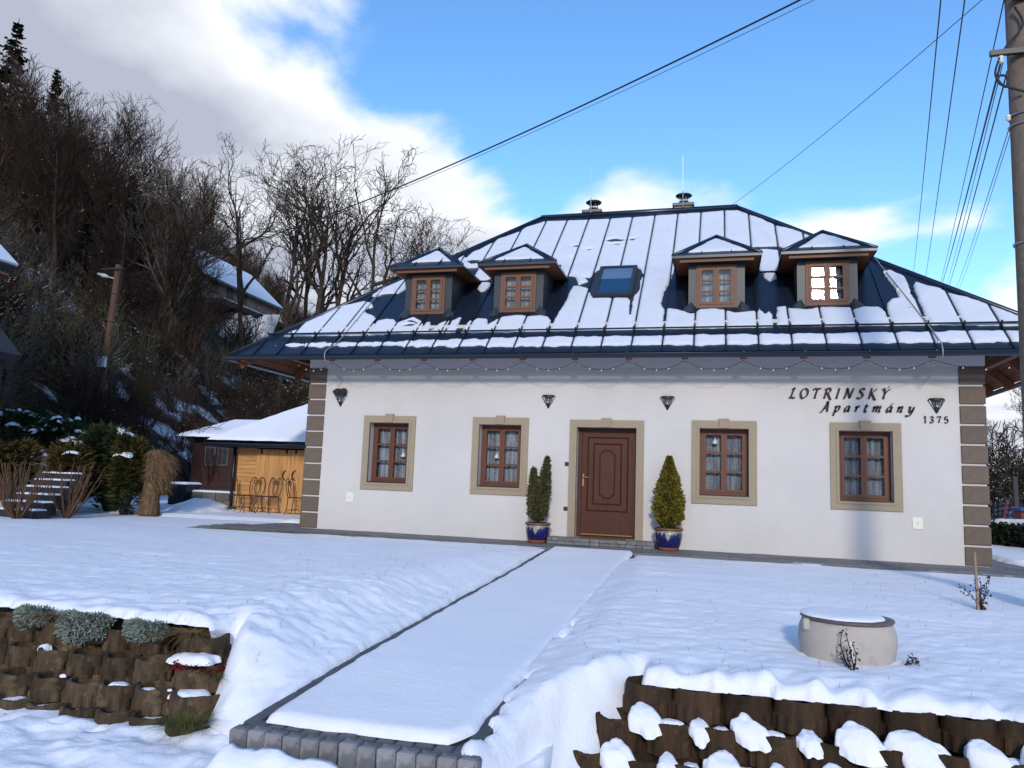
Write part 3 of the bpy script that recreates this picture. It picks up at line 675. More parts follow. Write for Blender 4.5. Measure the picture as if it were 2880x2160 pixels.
MB().box(dx0 + .001, dx1 - .001, dy - .06, dy - .002, 0.121, .150).build('threshold', 'door_wood', door)
for z in (1.505, .647): MB().bbox(6.650, 6.726, -.022, -.002, z - .037, z + .037, .006).build('shutter_catch', 'black_metal', house)
for (x, z) in ((2.113, .676), (12.845, .672)):
    p_ = MB().bbox(x - .082, x + .082, -.012, -.002, z - .10, z + .10, .004).build('cover_plate', 'cream_plate', house)
    MB().lathe((0, 0, 0), [(.010, 0), (.010, .006)], 8)  # (profile check)
    MB().bbox(x - .010, x + .010, -.018, -.0125, z - .010, z + .010, .003).build('plate_screw', 'brass', p_)
# chimneys, roof ---------------------------------------------------------------
NRM = np.array([0, -SL, 1.0]); NRM /= np.linalg.norm(NRM)
def rz(y): return Z0 + SL * (y - Y0)
def hipL(y): return EX0 + (RX0 - EX0) * (y - Y0) / (RY - Y0)
def hipR(y): return EX1 + (RX1 - EX1) * (y - Y0) / (RY - Y0)
roof = MB()
ctr = [(EX0 + .06, Y0 + .02), (EX1 - .06, Y0 + .02), (EX1 - .06, EY1 - .02), (EX0 + .06, EY1 - .02)]
V = [(a, b, Z0 - 0.035) for a, b in ctr] + [(RX0, RY, RZ - .055), (RX1, RY, RZ - .055)]
roof.add(V, [(0, 1, 5, 4), (1, 2, 5), (2, 3, 4, 5), (3, 0, 4)])
roof = roof.build('roof', 'roof_metal', house)                 # decking below the sheets
SEAMS = [0.61 + 0.5655 * k for k in range(-1, 27)]
edges = [EX0] + SEAMS + [EX1]
def yhip(x):      # how far up the front plane reaches at x
    if x < RX0: return Y0 + (x - EX0) / (RX0 - EX0) * (RY - Y0)
    if x > RX1: return Y0 + (EX1 - x) / (EX1 - RX1) * (RY - Y0)
    return RY
for a, b in zip(edges[:-1], edges[1:]):
    pts = [(a, Y0)] + [(b, Y0)] + [(b, yhip(b))]
    for q in (RX1, RX0):
        if a < q < b: pts.append((q, RY))
    pts.append((a, yhip(a)))
    pts = [p for i, p in enumerate(pts) if i == 0 or np.hypot(p[0] - pts[i - 1][0], p[1] - pts[i - 1][1]) > 1e-4]
    if np.hypot(pts[0][0] - pts[-1][0], pts[0][1] - pts[-1][1]) < 1e-4: pts.pop()
    m = MB().poly([(x, y, rz(y)) for x, y in pts], 0.02, NRM)
    if a > EX0 + .01:      # standing seam on the left edge of the sheet
        y1 = yhip(a) - .03; s0 = np.array([a, Y0 - .004, rz(Y0 - .004)]) + NRM * .013; s1 = np.array([a, y1, rz(y1)]) + NRM * .013
        if y1 > Y0 + .1: m.beam(s0, s1, 0.016, 0.034, up=NRM)
    m.build('roof_sheet', 'roof_metal', roof)
# the other three slopes
for tri in ([(EX0, Y0), (EX0, EY1), (RX0, RY)], [(EX1, EY1), (EX1, Y0), (RX1, RY)]):
    P = [(x, y, Z0 if k < 2 else RZ) for k, (x, y) in enumerate(tri)]; P = [P[1], P[0], P[2]]
    n_ = np.cross(np.array(P[1]) - P[0], np.array(P[2]) - P[0]); n_ = n_ / np.linalg.norm(n_); n_ = n_ if n_[2] > 0 else -n_
    m = MB().poly(P, .02, n_)
    for k in range(1, 18):
        y = Y0 + k * 0.57
        if y > EY1 - .3: break
        t = min((y - Y0) / (RY - Y0), (EY1 - y) / (EY1 - RY)); xa = tri[0][0]; xb = xa + (RX0 - EX0) * t * (1 if xa < 5 else -1)
        m.beam(np.array([xa, y, Z0]) + n_ * .013, np.array([xb, y, Z0 + (RZ - Z0) * t]) + n_ * .013, .016, .034, up=n_)
    m.build('roof_sheet', 'roof_metal', roof)
nb = np.array([0, SL, 1.0]) / math.hypot(1, SL)
MB().poly([(EX1, EY1, Z0), (EX0, EY1, Z0), (RX0, RY, RZ), (RX1, RY, RZ)], .02, nb).build('roof_sheet', 'roof_metal', roof)
def cap(a, b, w=0.075, n=7, name='ridge_cap'):
    a = np.array(a, float); b = np.array(b, float); MB().tube([a, a + (b - a) * .5, b], w, 10).build(name, 'roof_metal', roof, True)
cap((RX0 - .02, RY, RZ - .005), (RX1 + .02, RY, RZ - .005), .075)
for (ex, ey, rx) in ((EX0, Y0, RX0), (EX1, Y0, RX1), (EX0, EY1, RX0), (EX1, EY1, RX1)): cap((ex, ey, Z0 - .01), (rx, RY, RZ - .01), .062, name='hip_cap')
# drip edge + gutters
def gutter(p0, p1, out):
    p0 = np.array(p0, float); p1 = np.array(p1, float); out = np.array(out, float); m = MB(); n = 9; V = []
    rad = 0.074
    for p in (p0, p1):
        for rr in (rad, rad - .006):
            for k in range(n): t = math.pi * k / (n - 1); V.append(p + out * (-math.cos(t) * rr) + np.array([0, 0, -math.sin(t) * rr]))
    F = []
    for off in (0, n):
        for k in range(n - 1): F.append((off + k, off + k + 1, 2 * n + off + k + 1, 2 * n + off + k))
    F += [tuple(list(range(n)) + list(range(2 * n - 1, n - 1, -1))), tuple(list(range(2 * n, 3 * n)) + list(range(4 * n - 1, 3 * n - 1, -1)))]
    m.add(V, F); m.tube([p0 + out * rad, p1 + out * rad], .010, 6)
    return m
gz = 3.525; go = 0.075
gutter((EX0 - .10, Y0 - go, gz), (EX1 + .10, Y0 - go, gz), (0, -1, 0)).build('gutter', 'gutter_metal', house, True)
gutter((EX0 - go, Y0 - .02, gz), (EX0 - go, EY1, gz), (-1, 0, 0)).build('gutter', 'gutter_metal', house, True)
gutter((EX1 + go, Y0 - .02, gz), (EX1 + go, EY1, gz), (1, 0, 0)).build('gutter', 'gutter_metal', house, True)
# rafters and boarded soffits
RAFX = [1.81 + 1.0185 * k for k in range(12)]
for x in RAFX:
    a = np.array([x, Y0 + .10, rz(Y0 + .10) - .155]); b = np.array([x, 0.35, rz(.35) - .155])
    r_ = MB().beam(a, b, .115, .16, up=NRM).build('rafter', 'eave_wood', house)
    MB().box(x - .012, x + .012, Y0 - .14, Y0 - .004, gz + .014, gz + .026).build('gutter_bracket', 'gutter_metal', r_)
def soffit(p00, p01, p10, p11, n, inset):
    """n boards between edge p00-p01 and edge p10-p11"""
    p00, p01, p10, p11 = [np.array(q, float) for q in (p00, p01, p10, p11)]
    nn = np.cross(p01 - p00, p10 - p00); nn /= np.linalg.norm(nn); nn = nn if nn[2] < 0 else -nn
    for k in range(n):
        t0, t1 = k / n, (k + 1) / n - .006
        q = [p00 + (p10 - p00) * t0, p01 + (p11 - p01) * t0, p01 + (p11 - p01) * t1, p00 + (p10 - p00) * t1]
        o = (k % 2) * .003; MB().poly([v + nn * o for v in q], .018, nn).build('soffit_board', 'eave_wood', house)
dz = 0.075
soffit((EX0 + .08, Y0 + .03, Z0 - dz + .02), (EX1 - .08, Y0 + .03, Z0 - dz + .02), (EX0 + .08 + 1.02, 0.20, rz(.20) - dz), (EX1 - .08 - 1.02, .20, rz(.20) - dz), 7, 0)
sz = lambda t: Z0 + (RZ - Z0) * t - dz
for (ex, s_) in ((EX0, 1), (EX1, -1)):
    xin = (HX0 if s_ > 0 else HX1); t = abs(xin - ex) / (RX0 - EX0) + .02
    soffit((ex + s_ * .05, Y0 + .12, Z0 - dz + .01), (ex + s_ * .05, EY1 - .1, Z0 - dz + .01), (ex + s_ * (abs(xin - ex) + .1), Y0 + .12 + 1.5, sz(t)), (ex + s_ * (abs(xin - ex) + .1), EY1 - 1.5, sz(t)), 11, 0)
    for k in range(5):
        y = 1.75 + k * 1.25; MB().beam((ex + s_ * .10, y, Z0 - .16), (xin + s_ * .1, y, sz(t) - .09), .12, .16).build('rafter', 'eave_wood', house)
    MB().beam((ex + s_ * .14, Y0 + .14, Z0 - .20), (xin + s_ * .05, Y0 + .14 + (abs(xin - ex) - .09) * (RY - Y0) / (RX0 - EX0), sz(t) - .20), .14, .16).build('rafter', 'eave_wood', house)
    MB().box(min(xin - s_ * .55, xin - s_ * .67), max(xin - s_ * .55, xin - s_ * .67), .10, 8.9, 3.62, 3.74).build('purlin', 'eave_wood', house)
# snow guard rail
gy_ = -0.19
for x in SEAMS[0:-1]:
    p = np.array([x, gy_, rz(gy_)])
    MB().beam(p + NRM * .02 + np.array([0, -.05, -.05 * SL]), p + NRM * .02 + np.array([0, .05, .05 * SL]), .035, .045, up=NRM).beam(p, p + NRM * .12, .012, .03, up=(1, 0, 0)).build('guard_bracket', 'rail_metal', roof)
MB().tube([np.array([SEAMS[0] + .02, gy_, rz(gy_)]) + NRM * .075, np.array([SEAMS[-2] + .02, gy_, rz(gy_)]) + NRM * .075], .017, 8).build('snow_guard_rail', 'rail_metal', roof, True)
# short second rails between the dormer pairs
for (a, b) in ((4.22, 4.75), (10.27, 10.68)):
    y = 1.55; MB().tube([np.array([a, y, rz(y)]) + NRM * .06, np.array([b, y, rz(y)]) + NRM * .06], .022, 8).build('snow_guard_rail', 'rail_metal', roof, True)
# skylight
sky_y0, sky_y1 = 0.875, 1.925; sx0, sx1 = 6.972, 7.795
sk = MB()
def slab(m, x0, x1, ya, yb, h0, h1):
    B = [np.array([x, y, rz(y)]) for (x, y) in ((x0, ya), (x1, ya), (x1, yb), (x0, yb))]
    return m.add([b + NRM * h0 for b in B] + [b + NRM * h1 for b in B], [(4, 5, 6, 7), (0, 1, 5, 4), (1, 2, 6, 5), (2, 3, 7, 6), (3, 0, 4, 7)])
fw_ = .085
slab(sk, sx0, sx0 + fw_, sky_y0, sky_y1, 0, .10); slab(sk, sx1 - fw_, sx1, sky_y0, sky_y1, 0, .10); slab(sk, sx0 + fw_, sx1 - fw_, sky_y0, sky_y0 + .07, 0, .10); slab(sk, sx0 + fw_, sx1 - fw_, sky_y1 - .06, sky_y1, 0, .10)
slab(sk, sx0 - .10, sx1 + .10, sky_y0 - .14, sky_y1 + .08, 0.0, .012)
sk = sk.build('skylight', 'dormer_metal', house)
slab(MB(), sx0 + fw_ - .002, sx1 - fw_ + .002, sky_y0 + .068, sky_y1 - .058, .05, .070).build('skylight_glass', 'sky_glass', sk) if False else None
mat('sky_glass', (0.012, 0.05, 0.13), 0.05, spec=0.8)
mat('sky_blind', (0.10, 0.17, 0.30), 0.4, spec=0.8)
slab(MB(), sx0 + fw_ - .002, sx1 - fw_ + .002, sky_y0 + .068, sky_y0 + .58, .05, .070).build('skylight_pane', 'sky_glass', sk)
slab(MB(), sx0 + fw_ - .002, sx1 - fw_ + .002, sky_y0 + .60, sky_y1 - .058, .05, .070).build('skylight_pane', 'sky_blind', sk)
slab(MB(), sx0 + fw_ - .002, sx1 - fw_ + .002, sky_y0 + .58, sky_y0 + .60, .05, .076).build('blind_edge', 'steel', sk)
# chimneys with steel cowls
for (xa, xb, zt, xr) in ((6.06, 6.55, 8.26, 6.29), (8.40, 8.90, 8.30, 8.645)):
    ch = MB().box(xa + .03, xb - .03, 4.45, 5.05, 7.6, zt - .06).bbox(xa - .02, xb + .02, 4.40, 5.10, zt - .06, zt + .02, .015).build('chimney', 'chimney_stone', house)
    c = ((xa + xb) / 2, 4.75, zt + .02)
    MB().lathe(c, [(.13, 0), (.10, .05), (.10, .10), (.14, .10), (.13, .13), (.10, .14)], 18).build('flue_collar', 'cowl_steel', ch, True)
    for k in range(4): t = k * math.pi / 2 + .5; MB().tube([(c[0] + .10 * math.cos(t), c[1] + .10 * math.sin(t), c[2] + .12), (c[0] + .12 * math.cos(t), c[1] + .12 * math.sin(t), c[2] + .30)], .012, 5).build('cowl_strut', 'cowl_steel', ch)
    MB().lathe((c[0], c[1], c[2] + .25), [(.02, -.02), (.19, .02), (.215, .045), (.20, .06), (.10, .075), (.01, .08)], 20).build('cowl', 'cowl_steel', ch, True)
    MB().tube([(xr, 4.36, zt - .1), (xr, 4.36, zt + .30)], .014, 6).tube([(xr, 4.36, zt + .30), (xr - .01, 4.36, zt + 1.25)], .0055, 5).build('lightning_rod', 'steel', ch)
# dormers -----------------------------------------------------------------------
DCX = [3.44, 5.46, 9.485, 11.515]
DY, DZ0, DE, DA = 0.475, 4.62, 5.655, 6.27
HW, EO = 0.535, 0.83; EYD = DY - .26
def main_y(z): return Y0 + (z - Z0) / SL
for i, x in enumerate(DCX):
    m = MB(); yb_ = main_y(DE)
    # front wall strips either side and above the window, cheeks
    wl0, wl1 = x - .385, x + .385; wz1 = 5.515
    V = [(x - HW, DY, 4.50), (wl0, DY, 4.50), (wl0, DY, 5.62), (x - HW, DY, 5.62)]; m.add(V, [(0, 1, 2, 3)])
    V = [(wl1, DY, 4.50), (x + HW, DY, 4.50), (x + HW, DY, 5.62), (wl1, DY, 5.62)]; m.add(V, [(0, 1, 2, 3)])
    m.add([(wl0, DY, wz1), (wl1, DY, wz1), (wl1, DY, 5.62), (wl0, DY, 5.62)], [(0, 1, 2, 3)]); m.add([(wl0, DY, 4.50), (wl1, DY, 4.50), (wl1, DY, 4.645), (wl0, DY, 4.645)], [(0, 1, 2, 3)])
    for s_ in (-1, 1): m.add([(x + s_ * HW, DY, 4.45), (x + s_ * HW, 1.9, 5.85), (x + s_ * HW, 1.7, 5.62), (x + s_ * HW, DY, 5.62)], [(0, 1, 2, 3)])
    dm = m.build('dormer', 'dormer_metal', house)
    # sloping flashing wedges at the foot of the dormer
    for s_ in (-1, 1): MB().add([(x + s_ * .40, DY - .005, 4.66), (x + s_ * .47, DY - .005, 4.78), (x + s_ * .47, DY - .12, rz(DY - .12) + .01), (x + s_ * .40, DY - .12, rz(DY - .12) + .01), (x + s_ * .62, DY - .02, 4.66), (x + s_ * .62, DY - .12, rz(DY - .12) + .01)], [(0, 1, 2, 3), (1, 4, 5, 2)]).build('flashing', 'dormer_metal', dm)
    MB().box(x - .62, x + .62, DY - .012, DY - .002, 4.60, 4.64).build('flashing', 'dormer_metal', dm)
    # roof: hipped front, two side slopes
    E = lambda sx, y: (x + sx * EO, y, DE); ym = main_y(DE) + .15; ya = EYD + EO; yr = main_y(DA) + .15
    tops = [[E(-1, EYD), E(1, EYD), (x, ya, DA)], [E(-1, ym), E(-1, EYD), (x, ya, DA), (x, yr, DA)], [E(1, EYD), E(1, ym), (x, yr, DA), (x, ya, DA)]]
    rr = MB()
    for P in tops:
        P = [np.array(q) for q in P]; n_ = np.cross(P[1] - P[0], P[2] - P[0]); n_ /= np.linalg.norm(n_); n_ = n_ if n_[2] > 0 else -n_
        rr.poly([q + n_ * .004 for q in P], .03, n_)
    NF = np.array([0, -(DA - DE) / EO, 1.0]); NF /= np.linalg.norm(NF)
    for k in (-.28, .28):
        a = np.array([x + k, EYD, DE]) + NF * .016; b = np.array([x + k, EYD + EO - abs(k) - .04, DE + (DA - DE) * (EO - abs(k) - .04) / EO]) + NF * .016; rr.beam(a, b, .014, .028, up=NF)
    rt = rr.build('dormer_roof', 'roof_metal', house)
    for s_ in (-1, 1): MB().tube([(x + s_ * EO, EYD, DE), (x, ya, DA + .01)], .040, 8).build('hip_cap', 'roof_metal', rt, True)
    MB().tube([(x, ya, DA + .01), (x, yr, DA + .01)], .045, 8).build('ridge_cap', 'roof_metal', rt, True)
    fa = MB().box(x - EO - .01, x + EO + .01, EYD - .012, EYD + .012, DE - .055, DE - .004)
    for s_ in (-1, 1): fa.beam((x + s_ * (EO), EYD + .013, DE - .03), (x + s_ * (EO), ym - .1, DE - .03), .024, .050)
    fa.build('fascia', 'gutter_metal', rt)
    MB().box(x - .70, x + .70, EYD + .05, EYD + .085, DE - .125, DE - .06).build('fascia_board', 'dormer_wood', rt)
    so = MB().box(x - EO + .02, x + EO - .02, EYD + .02, DY - .003, DE - .058, DE - .045)
    for s_ in (-1, 1): so.box(min(x + s_ * HW, x + s_ * (EO - .02)), max(x + s_ * HW, x + s_ * (EO - .02)), DY, 1.62, DE - .058, DE - .045)
    so.build('soffit', 'eave_wood', rt)
    window_unit(house, wl0 + .002, wl1 - .002, 4.648, wz1 - .002, DY - .028, 'dormer_wood', .08, tilt=((4.3, 1.33) if i == 3 else (0, 0)), sill=False)
    MB().box(wl0 - .05, wl1 + .05, DY + .45, DY + .47, 4.75, 5.6).build('inner_wall', 'room', house)
# lightning conductor cables on the roof
for (xs_, ys_) in (((1.92, 1.90, 1.86), 1), ((12.62, 12.95, 13.10), -1)):
    top = xs_[0]; yt = min(yhip(top) - .05, 2.3)
    pts = [np.array([top, yt, rz(yt)]) + NRM * .06, np.array([(top + xs_[1]) / 2, yt * .6, rz(yt * .6)]) + NRM * .05, np.array([xs_[1], 0.3, rz(.3)]) + NRM * .06, np.array([xs_[2], -.5, rz(-.5)]) + NRM * .06, np.array([xs_[2] - .02, -.92, 3.62]), np.array([xs_[2] - .02, -.93, 3.42]), np.array([xs_[2] - .03, -.6, 3.30]), np.array([xs_[2] - .08, -.05, 3.12])]
    cb = MB().tube(crom(pts, 6), .010, 6).build('conductor_cable', 'cable_silver', house, True)
    for k in range(3):
        y = yt * (.75 - .3 * k); p = np.array([top + (xs_[1] - top) * (1 - y / yt), y, rz(y)]) + NRM * .03
        MB().bbox(p[0] - .03, p[0] + .03, p[1] - .03, p[1] + .03, p[2] - .03, p[2] + .04, .008).build('cable_clip', 'cable_silver', cb)
# ------------------------------------------------------------------ snow on the roof
CS = math.hypot(1, SL)
def onroof(x, y):
    d = ray(x, y); t = (Z0 + SL * (CAM_P[1] - Y0) - CAM_P[2]) / (d[2] - SL * d[1]); P = CAM_P + d * t; return (P[0], P[1])
q3 = lambda *p: [onroof(600 + a * .4069, 380 + b * .4069) for a, b in p]
q4 = lambda *p: [onroof(1400 + a * .4069, 480 + b * .4069) for a, b in p]
q5 = lambda *p: [onroof(2080 + a * .3617, 480 + b * .3617) for a, b in p]
qa = lambda *p: [onroof(1060 + a * .27125, 660 + b * .27125) for a, b in p]
snow_polys = [
    q3((480, 1393), (560, 1355), (590, 1345), (640, 1300), (770, 1245), (790, 1230), (860, 1195), (900, 1185), (1050, 1152), (1100, 1165), (1105, 1190), (1050, 1215), (1060, 1235), (1110, 1250), (1130, 1275), (1075, 1375), (1060, 1388)),
    q3((1060, 1388), (1075, 1375), (1135, 1290), (1200, 1275), (1250, 1280), (1275, 1300), (1340, 1280), (1385, 1262), (1440, 1290), (1450, 1310), (1415, 1370), (1240, 1380)),
    q3((1420, 1372), (1475, 1300), (1500, 1297), (1505, 1320), (1490, 1360), (1530, 1345), (1560, 1310), (1635, 1280), (1590, 1370)),
    q3((1600, 1370), (1650, 1290), (1715, 1262), (1700, 1300), (1670, 1370)),
    q3((1712, 1370), (1770, 1285), (1800, 1290), (1830, 1270), (1890, 1275), (1900, 1315), (1960, 1280), (2000, 1262), (2100, 1250), (2190, 1255)) + q4((160, 1003), (210, 1012), (300, 1005), (350, 1015), (370, 1040), (350, 1112), (0, 1122)),
    # the large central sheet with its upper edge below the ridge
    q4((360, 1115), (400, 1020), (470, 910), (490, 850), (520, 805), (560, 800), (620, 815), (650, 870), (900, 885), (915, 900), (905, 1000), (925, 1000), (930, 920), (945, 870), (980, 830), (985, 770), (1010, 720), (985, 690), (970, 678), (715, 685), (680, 700), (640, 745), (600, 740), (630, 770), (560, 795), (540, 740), (500, 730), (475, 745), (395, 625), (205, 560), (0, 640))
    + qa((1200, 450), (1040, 480), (840, 255), (900, 225), (930, 250), (985, 195), (1090, 150), (1190, 95), (1215, 90)) + q4((0, 480), (150, 428), (200, 395), (330, 355), (470, 350), (630, 345), (775, 338), (930, 328), (1095, 318), (1235, 305), (1395, 297), (1560, 283), (1660, 280), (1740, 310), (1830, 340), (1920, 385), (2000, 400), (2130, 440), (2190, 480), (2100, 600), (1950, 525), (1800, 528), (1500, 560), (1215, 600), (1220, 690), (1205, 740), (1180, 800), (1150, 840), (1130, 920), (1150, 960), (1140, 1100), (555, 1112)),
    qa((1040, 470), (1060, 490), (1120, 488), (1200, 450), (1170, 430), (1050, 430)), qa((1045, 570), (1075, 595), (1130, 590), (1170, 560), (1180, 500), (1140, 475), (1090, 490), (1060, 540)),
    qa((-60, 640), (0, 605), (60, 555), (300, 465), (298, 570), (230, 612), (70, 622), (0, 650)),
    q4((1145, 1095), (1165, 955), (1240, 965), (1340, 995), (1400, 965), (1500, 960), (1560, 965), (1640, 985), (1780, 975), (1790, 985), (1810, 955), (1850, 1000), (1880, 970), (1900, 1020), (1905, 1085)),
    q5((290, 1210), (290, 1070), (370, 1060), (390, 1075), (520, 1085), (640, 1068), (860, 1070), (890, 1085), (960, 1065), (1080, 1065), (1120, 1090), (1190, 1210)),
    q5((1190, 1208), (1150, 1100), (1145, 1040), (1180, 1005), (1240, 995), (1200, 900), (1130, 820), (1125, 785), (1170, 778), (1280, 825), (1310, 880), (1330, 960), (1370, 1010), (1480, 1208)),
    q5((1488, 1208), (1385, 1000), (1350, 900), (1370, 870), (1450, 900), (1560, 920), (1640, 960), (1750, 985), (1900, 1035), (2150, 1130), (2500, 1255), (2560, 1290), (2500, 1209)),
    q4((1810, 548), (1940, 553), (1955, 620), (1920, 690), (1928, 750), (1880, 772), (1838, 740), (1830, 700), (1808, 690)),
]
holes = [q4((745, 485), (800, 475), (890, 480), (860, 492), (780, 495)), q4((760, 512), (850, 506), (830, 518)), q4((505, 525), (570, 515), (545, 532)), q4((905, 478), (960, 470), (930, 487)), q4((500, 605), (530, 602), (520, 611)), q4((600, 550), (660, 545), (630, 556)),
         qa((930, 280), (990, 265), (1060, 270), (1060, 300), (990, 310)), qa((270, 945), (330, 930), (420, 925), (360, 960), (300, 965)), qa((300, 905), (350, 885), (440, 925), (380, 915))]
def roof_pos(lift):
    def f(x, v, d):
        y = Y0 + v / CS; P = np.stack([x, y, Z0 + SL * (y - Y0)], -1)
        T = 0.012 + 0.034 * dome(d, 0.10) + 0.008 * fbm(x * 3, v * 5, 3) * np.clip(d / .1, 0, 1)
        T = np.where(d <= 1e-6, 0.002, T) + lift
        return P + NRM * T[:, None]
    return f
ms = MB()
for a, b in zip(edges[:-1], edges[1:]):
    xs_ = np.linspace(a + .001, b - .001, 20); vt = (yhip((a + b) / 2) + .6 - Y0) * CS; vs = np.arange(0.0, vt, 0.03)
    X, V_ = np.meshgrid(xs_, vs, indexing='ij'); Y_ = Y0 + V_ / CS
    wob = 0.020 * fbm(X * 7, V_ * 7, 3) + 0.012 * fbm(X * 2.0, V_ * 22, 2)
    D = np.full(X.shape, -9.0)
    for P in snow_polys:
        P = np.array(P)
        if P[:, 0].max() < a - .1 or P[:, 0].min() > b + .1: continue
        D = np.maximum(D, poly_sdf(X, Y_, P) * 1.2)
    for P in holes:
        P = np.array(P)
        if P[:, 0].max() < a - .3 or P[:, 0].min() > b + .3: continue
        D = np.minimum(D, -poly_sdf(X, Y_, P) - .004)
    D = D + wob * (np.abs(D) < 0.25)
    # the strip between the guard rail and the gutter, broken up towards the left
    f = np.clip((X - 0.2) / 6.0, 0, 1)
    vc = 0.36 + 0.015 * f; hh = 0.035 + 0.145 * f + 0.03 * fbm(X * 6 + 2, X * 0, 2)
    strip = hh - np.abs(V_ - vc) + (0.035 + .03 * (1 - f)) * fbm(X * 6.5, V_ * 3, 3) - (1 - f) * 0.055 * (vnoise(X * 5.5, X * 0 + 8) > .55) - .004
    strip = np.where(V_ < .70, strip, -9)
    D = np.where(V_ < .70, np.where(V_ < .58, strip, np.maximum(strip, np.minimum(D, V_ - .60))), D)
    D = np.minimum(D, np.minimum(X - a, b - X) - .009 - .006 * vnoise(X * 0 + a * 9, V_ * 6))
    ya = np.where(X < RX0, Y0 + (X - EX0) / (RX0 - EX0) * (RY - Y0), np.where(X > RX1, Y0 + (EX1 - X) / (EX1 - RX1) * (RY - Y0), RY))
    D = np.minimum(D, (ya - Y_) * .7 - .05)
    for cxd in DCX:     # nothing inside the dormers
        m_in = (np.abs(X - cxd) < HW + .02) & (Y_ > DY - .03) & (Y_ < 2.2); D = np.where(m_in, -.05, D)
    inb = (X > sx0 - .01) & (X < sx1 + .01) & (Y_ > sky_y0 - .02) & (Y_ < sky_y1 + .01); D = np.where(inb, -.03, D)
    ms.raw(*clip_field(xs_, vs, D, roof_pos(.002)))
for i, x in enumerate(DCX):     # snow on the dormer hips
    L_ = math.hypot(EO, DA - DE); us = np.linspace(-EO, EO, 60); vs = np.linspace(0, L_, 34); U, V_ = np.meshgrid(us, vs, indexing='ij')
    sh = (.08, .02, 0, .02)[i]; tri = [(-EO * (.66 - sh) + sh, .13 + sh), (EO * (.70 - sh), .13 + sh), (EO * .35, L_ * .52), (.02, L_ * .86), (-.05, L_ * .86)]
    D = poly_sdf(U, V_, tri) + .02 * fbm(U * 6 + i * 3, V_ * 6, 3)
    if i == 0: D = np.minimum(D, np.abs(U - .27 - V_ * .1) - .008)
    NFd = NF
    ms.raw(*clip_field(us, vs, D, lambda u, v, d: np.stack([x + u, EYD + v * EO / L_, DE + v * (DA - DE) / L_], -1) + NFd * (.008 + .035 * dome(d, .09))[:, None]))
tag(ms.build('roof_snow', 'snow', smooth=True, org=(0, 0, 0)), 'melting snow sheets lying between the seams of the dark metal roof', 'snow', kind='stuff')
# a snow line on the left slopes of the three right dormer roofs
# ------------------------------------------------------------------ lamps on the wall
def wall_lamp(x, z, label):
    t = thing('wall_lamp', label, 'lamp', (x, -.002, z - .12), 'black wedge lanterns along the facade')
    zt, zb = z + .115, z - .125
    # half-cone lantern: ribs, top cap, bottom tip
    def arc(r_, zz, n=10, y=0): return [(x + r_ * math.cos(math.pi + math.pi * k / n), -.004 + .8 * r_ * math.sin(math.pi + math.pi * k / n), zz) for k in range(n + 1)]
    MB().poly(arc(.138, zt + .002), .022, (0, 0, 1)).poly(arc(.120, zt + .020), .018, (0, 0, 1)).build('cap', 'black_metal', t)
    m = MB(); A, B = arc(.128, zt - .02), arc(.052, zb + .085); m.add(A + B, [(k, k + 1, 11 + k + 1, 11 + k) for k in range(10)]); m.build('lantern_glass', 'lamp_glass', t)
    for k in (0, 2, 4, 5, 6, 8, 10): MB().tube([A[k], B[k]], .007, 5).build('rib', 'black_metal', t)
    MB().add(arc(.056, zb + .088) + arc(.012, zb), [(k, k + 1, 11 + k + 1, 11 + k) for k in range(10)]).build('tip', 'black_metal', t)
    MB().tube(arc(.088, z + .02), .005, 5).build('ring', 'black_metal', t)
    MB().lathe((x, -.05, z - .02), [(.012, 0), (.022, .02), (.026, .05), (.015, .085)], 10).build('bulb', 'bulb', t, True)
wall_lamp(1.758, 2.700, 'black wedge wall lantern under the twin floodlights by the corner stones')
wall_lamp(6.285, 2.712, 'black wedge wall lantern between a window and the door, left of the doorway')
wall_lamp(8.596, 2.705, 'black wedge wall lantern between the door and the window beside the rounded gold bush')
wall_lamp(13.197, 2.700, 'black wedge wall lantern directly above the house number')
t = thing('floodlight', 'pair of round black floodlights with sensor above a wall lantern', 'floodlight', (1.76, -.002, 2.84))
MB().bbox(1.58, 1.68, -.06, -.002, 2.865, 2.915, .008).build('sensor', 'black_metal', t)
for (x, z) in ((1.705, 2.885), (1.835, 2.890)):
    h_ = MB(); h_.tube([(x, -.01, z), (x, -.05, z)], .075, 18).tube([(x, -.05, z), (x, -.12, z - .02)], [.078, .070], 18); h_ = h_.build('lamp_head', 'black_metal', t, True)
    MB().tube([(x, -.1195, z - .02), (x, -.1225, z - .021)], .055, 16).build('lens', 'tile_dark', h_)
MB().box(1.67, 1.86, -.03, -.002, 2.800, 2.818).build('bracket', 'black_metal', t)

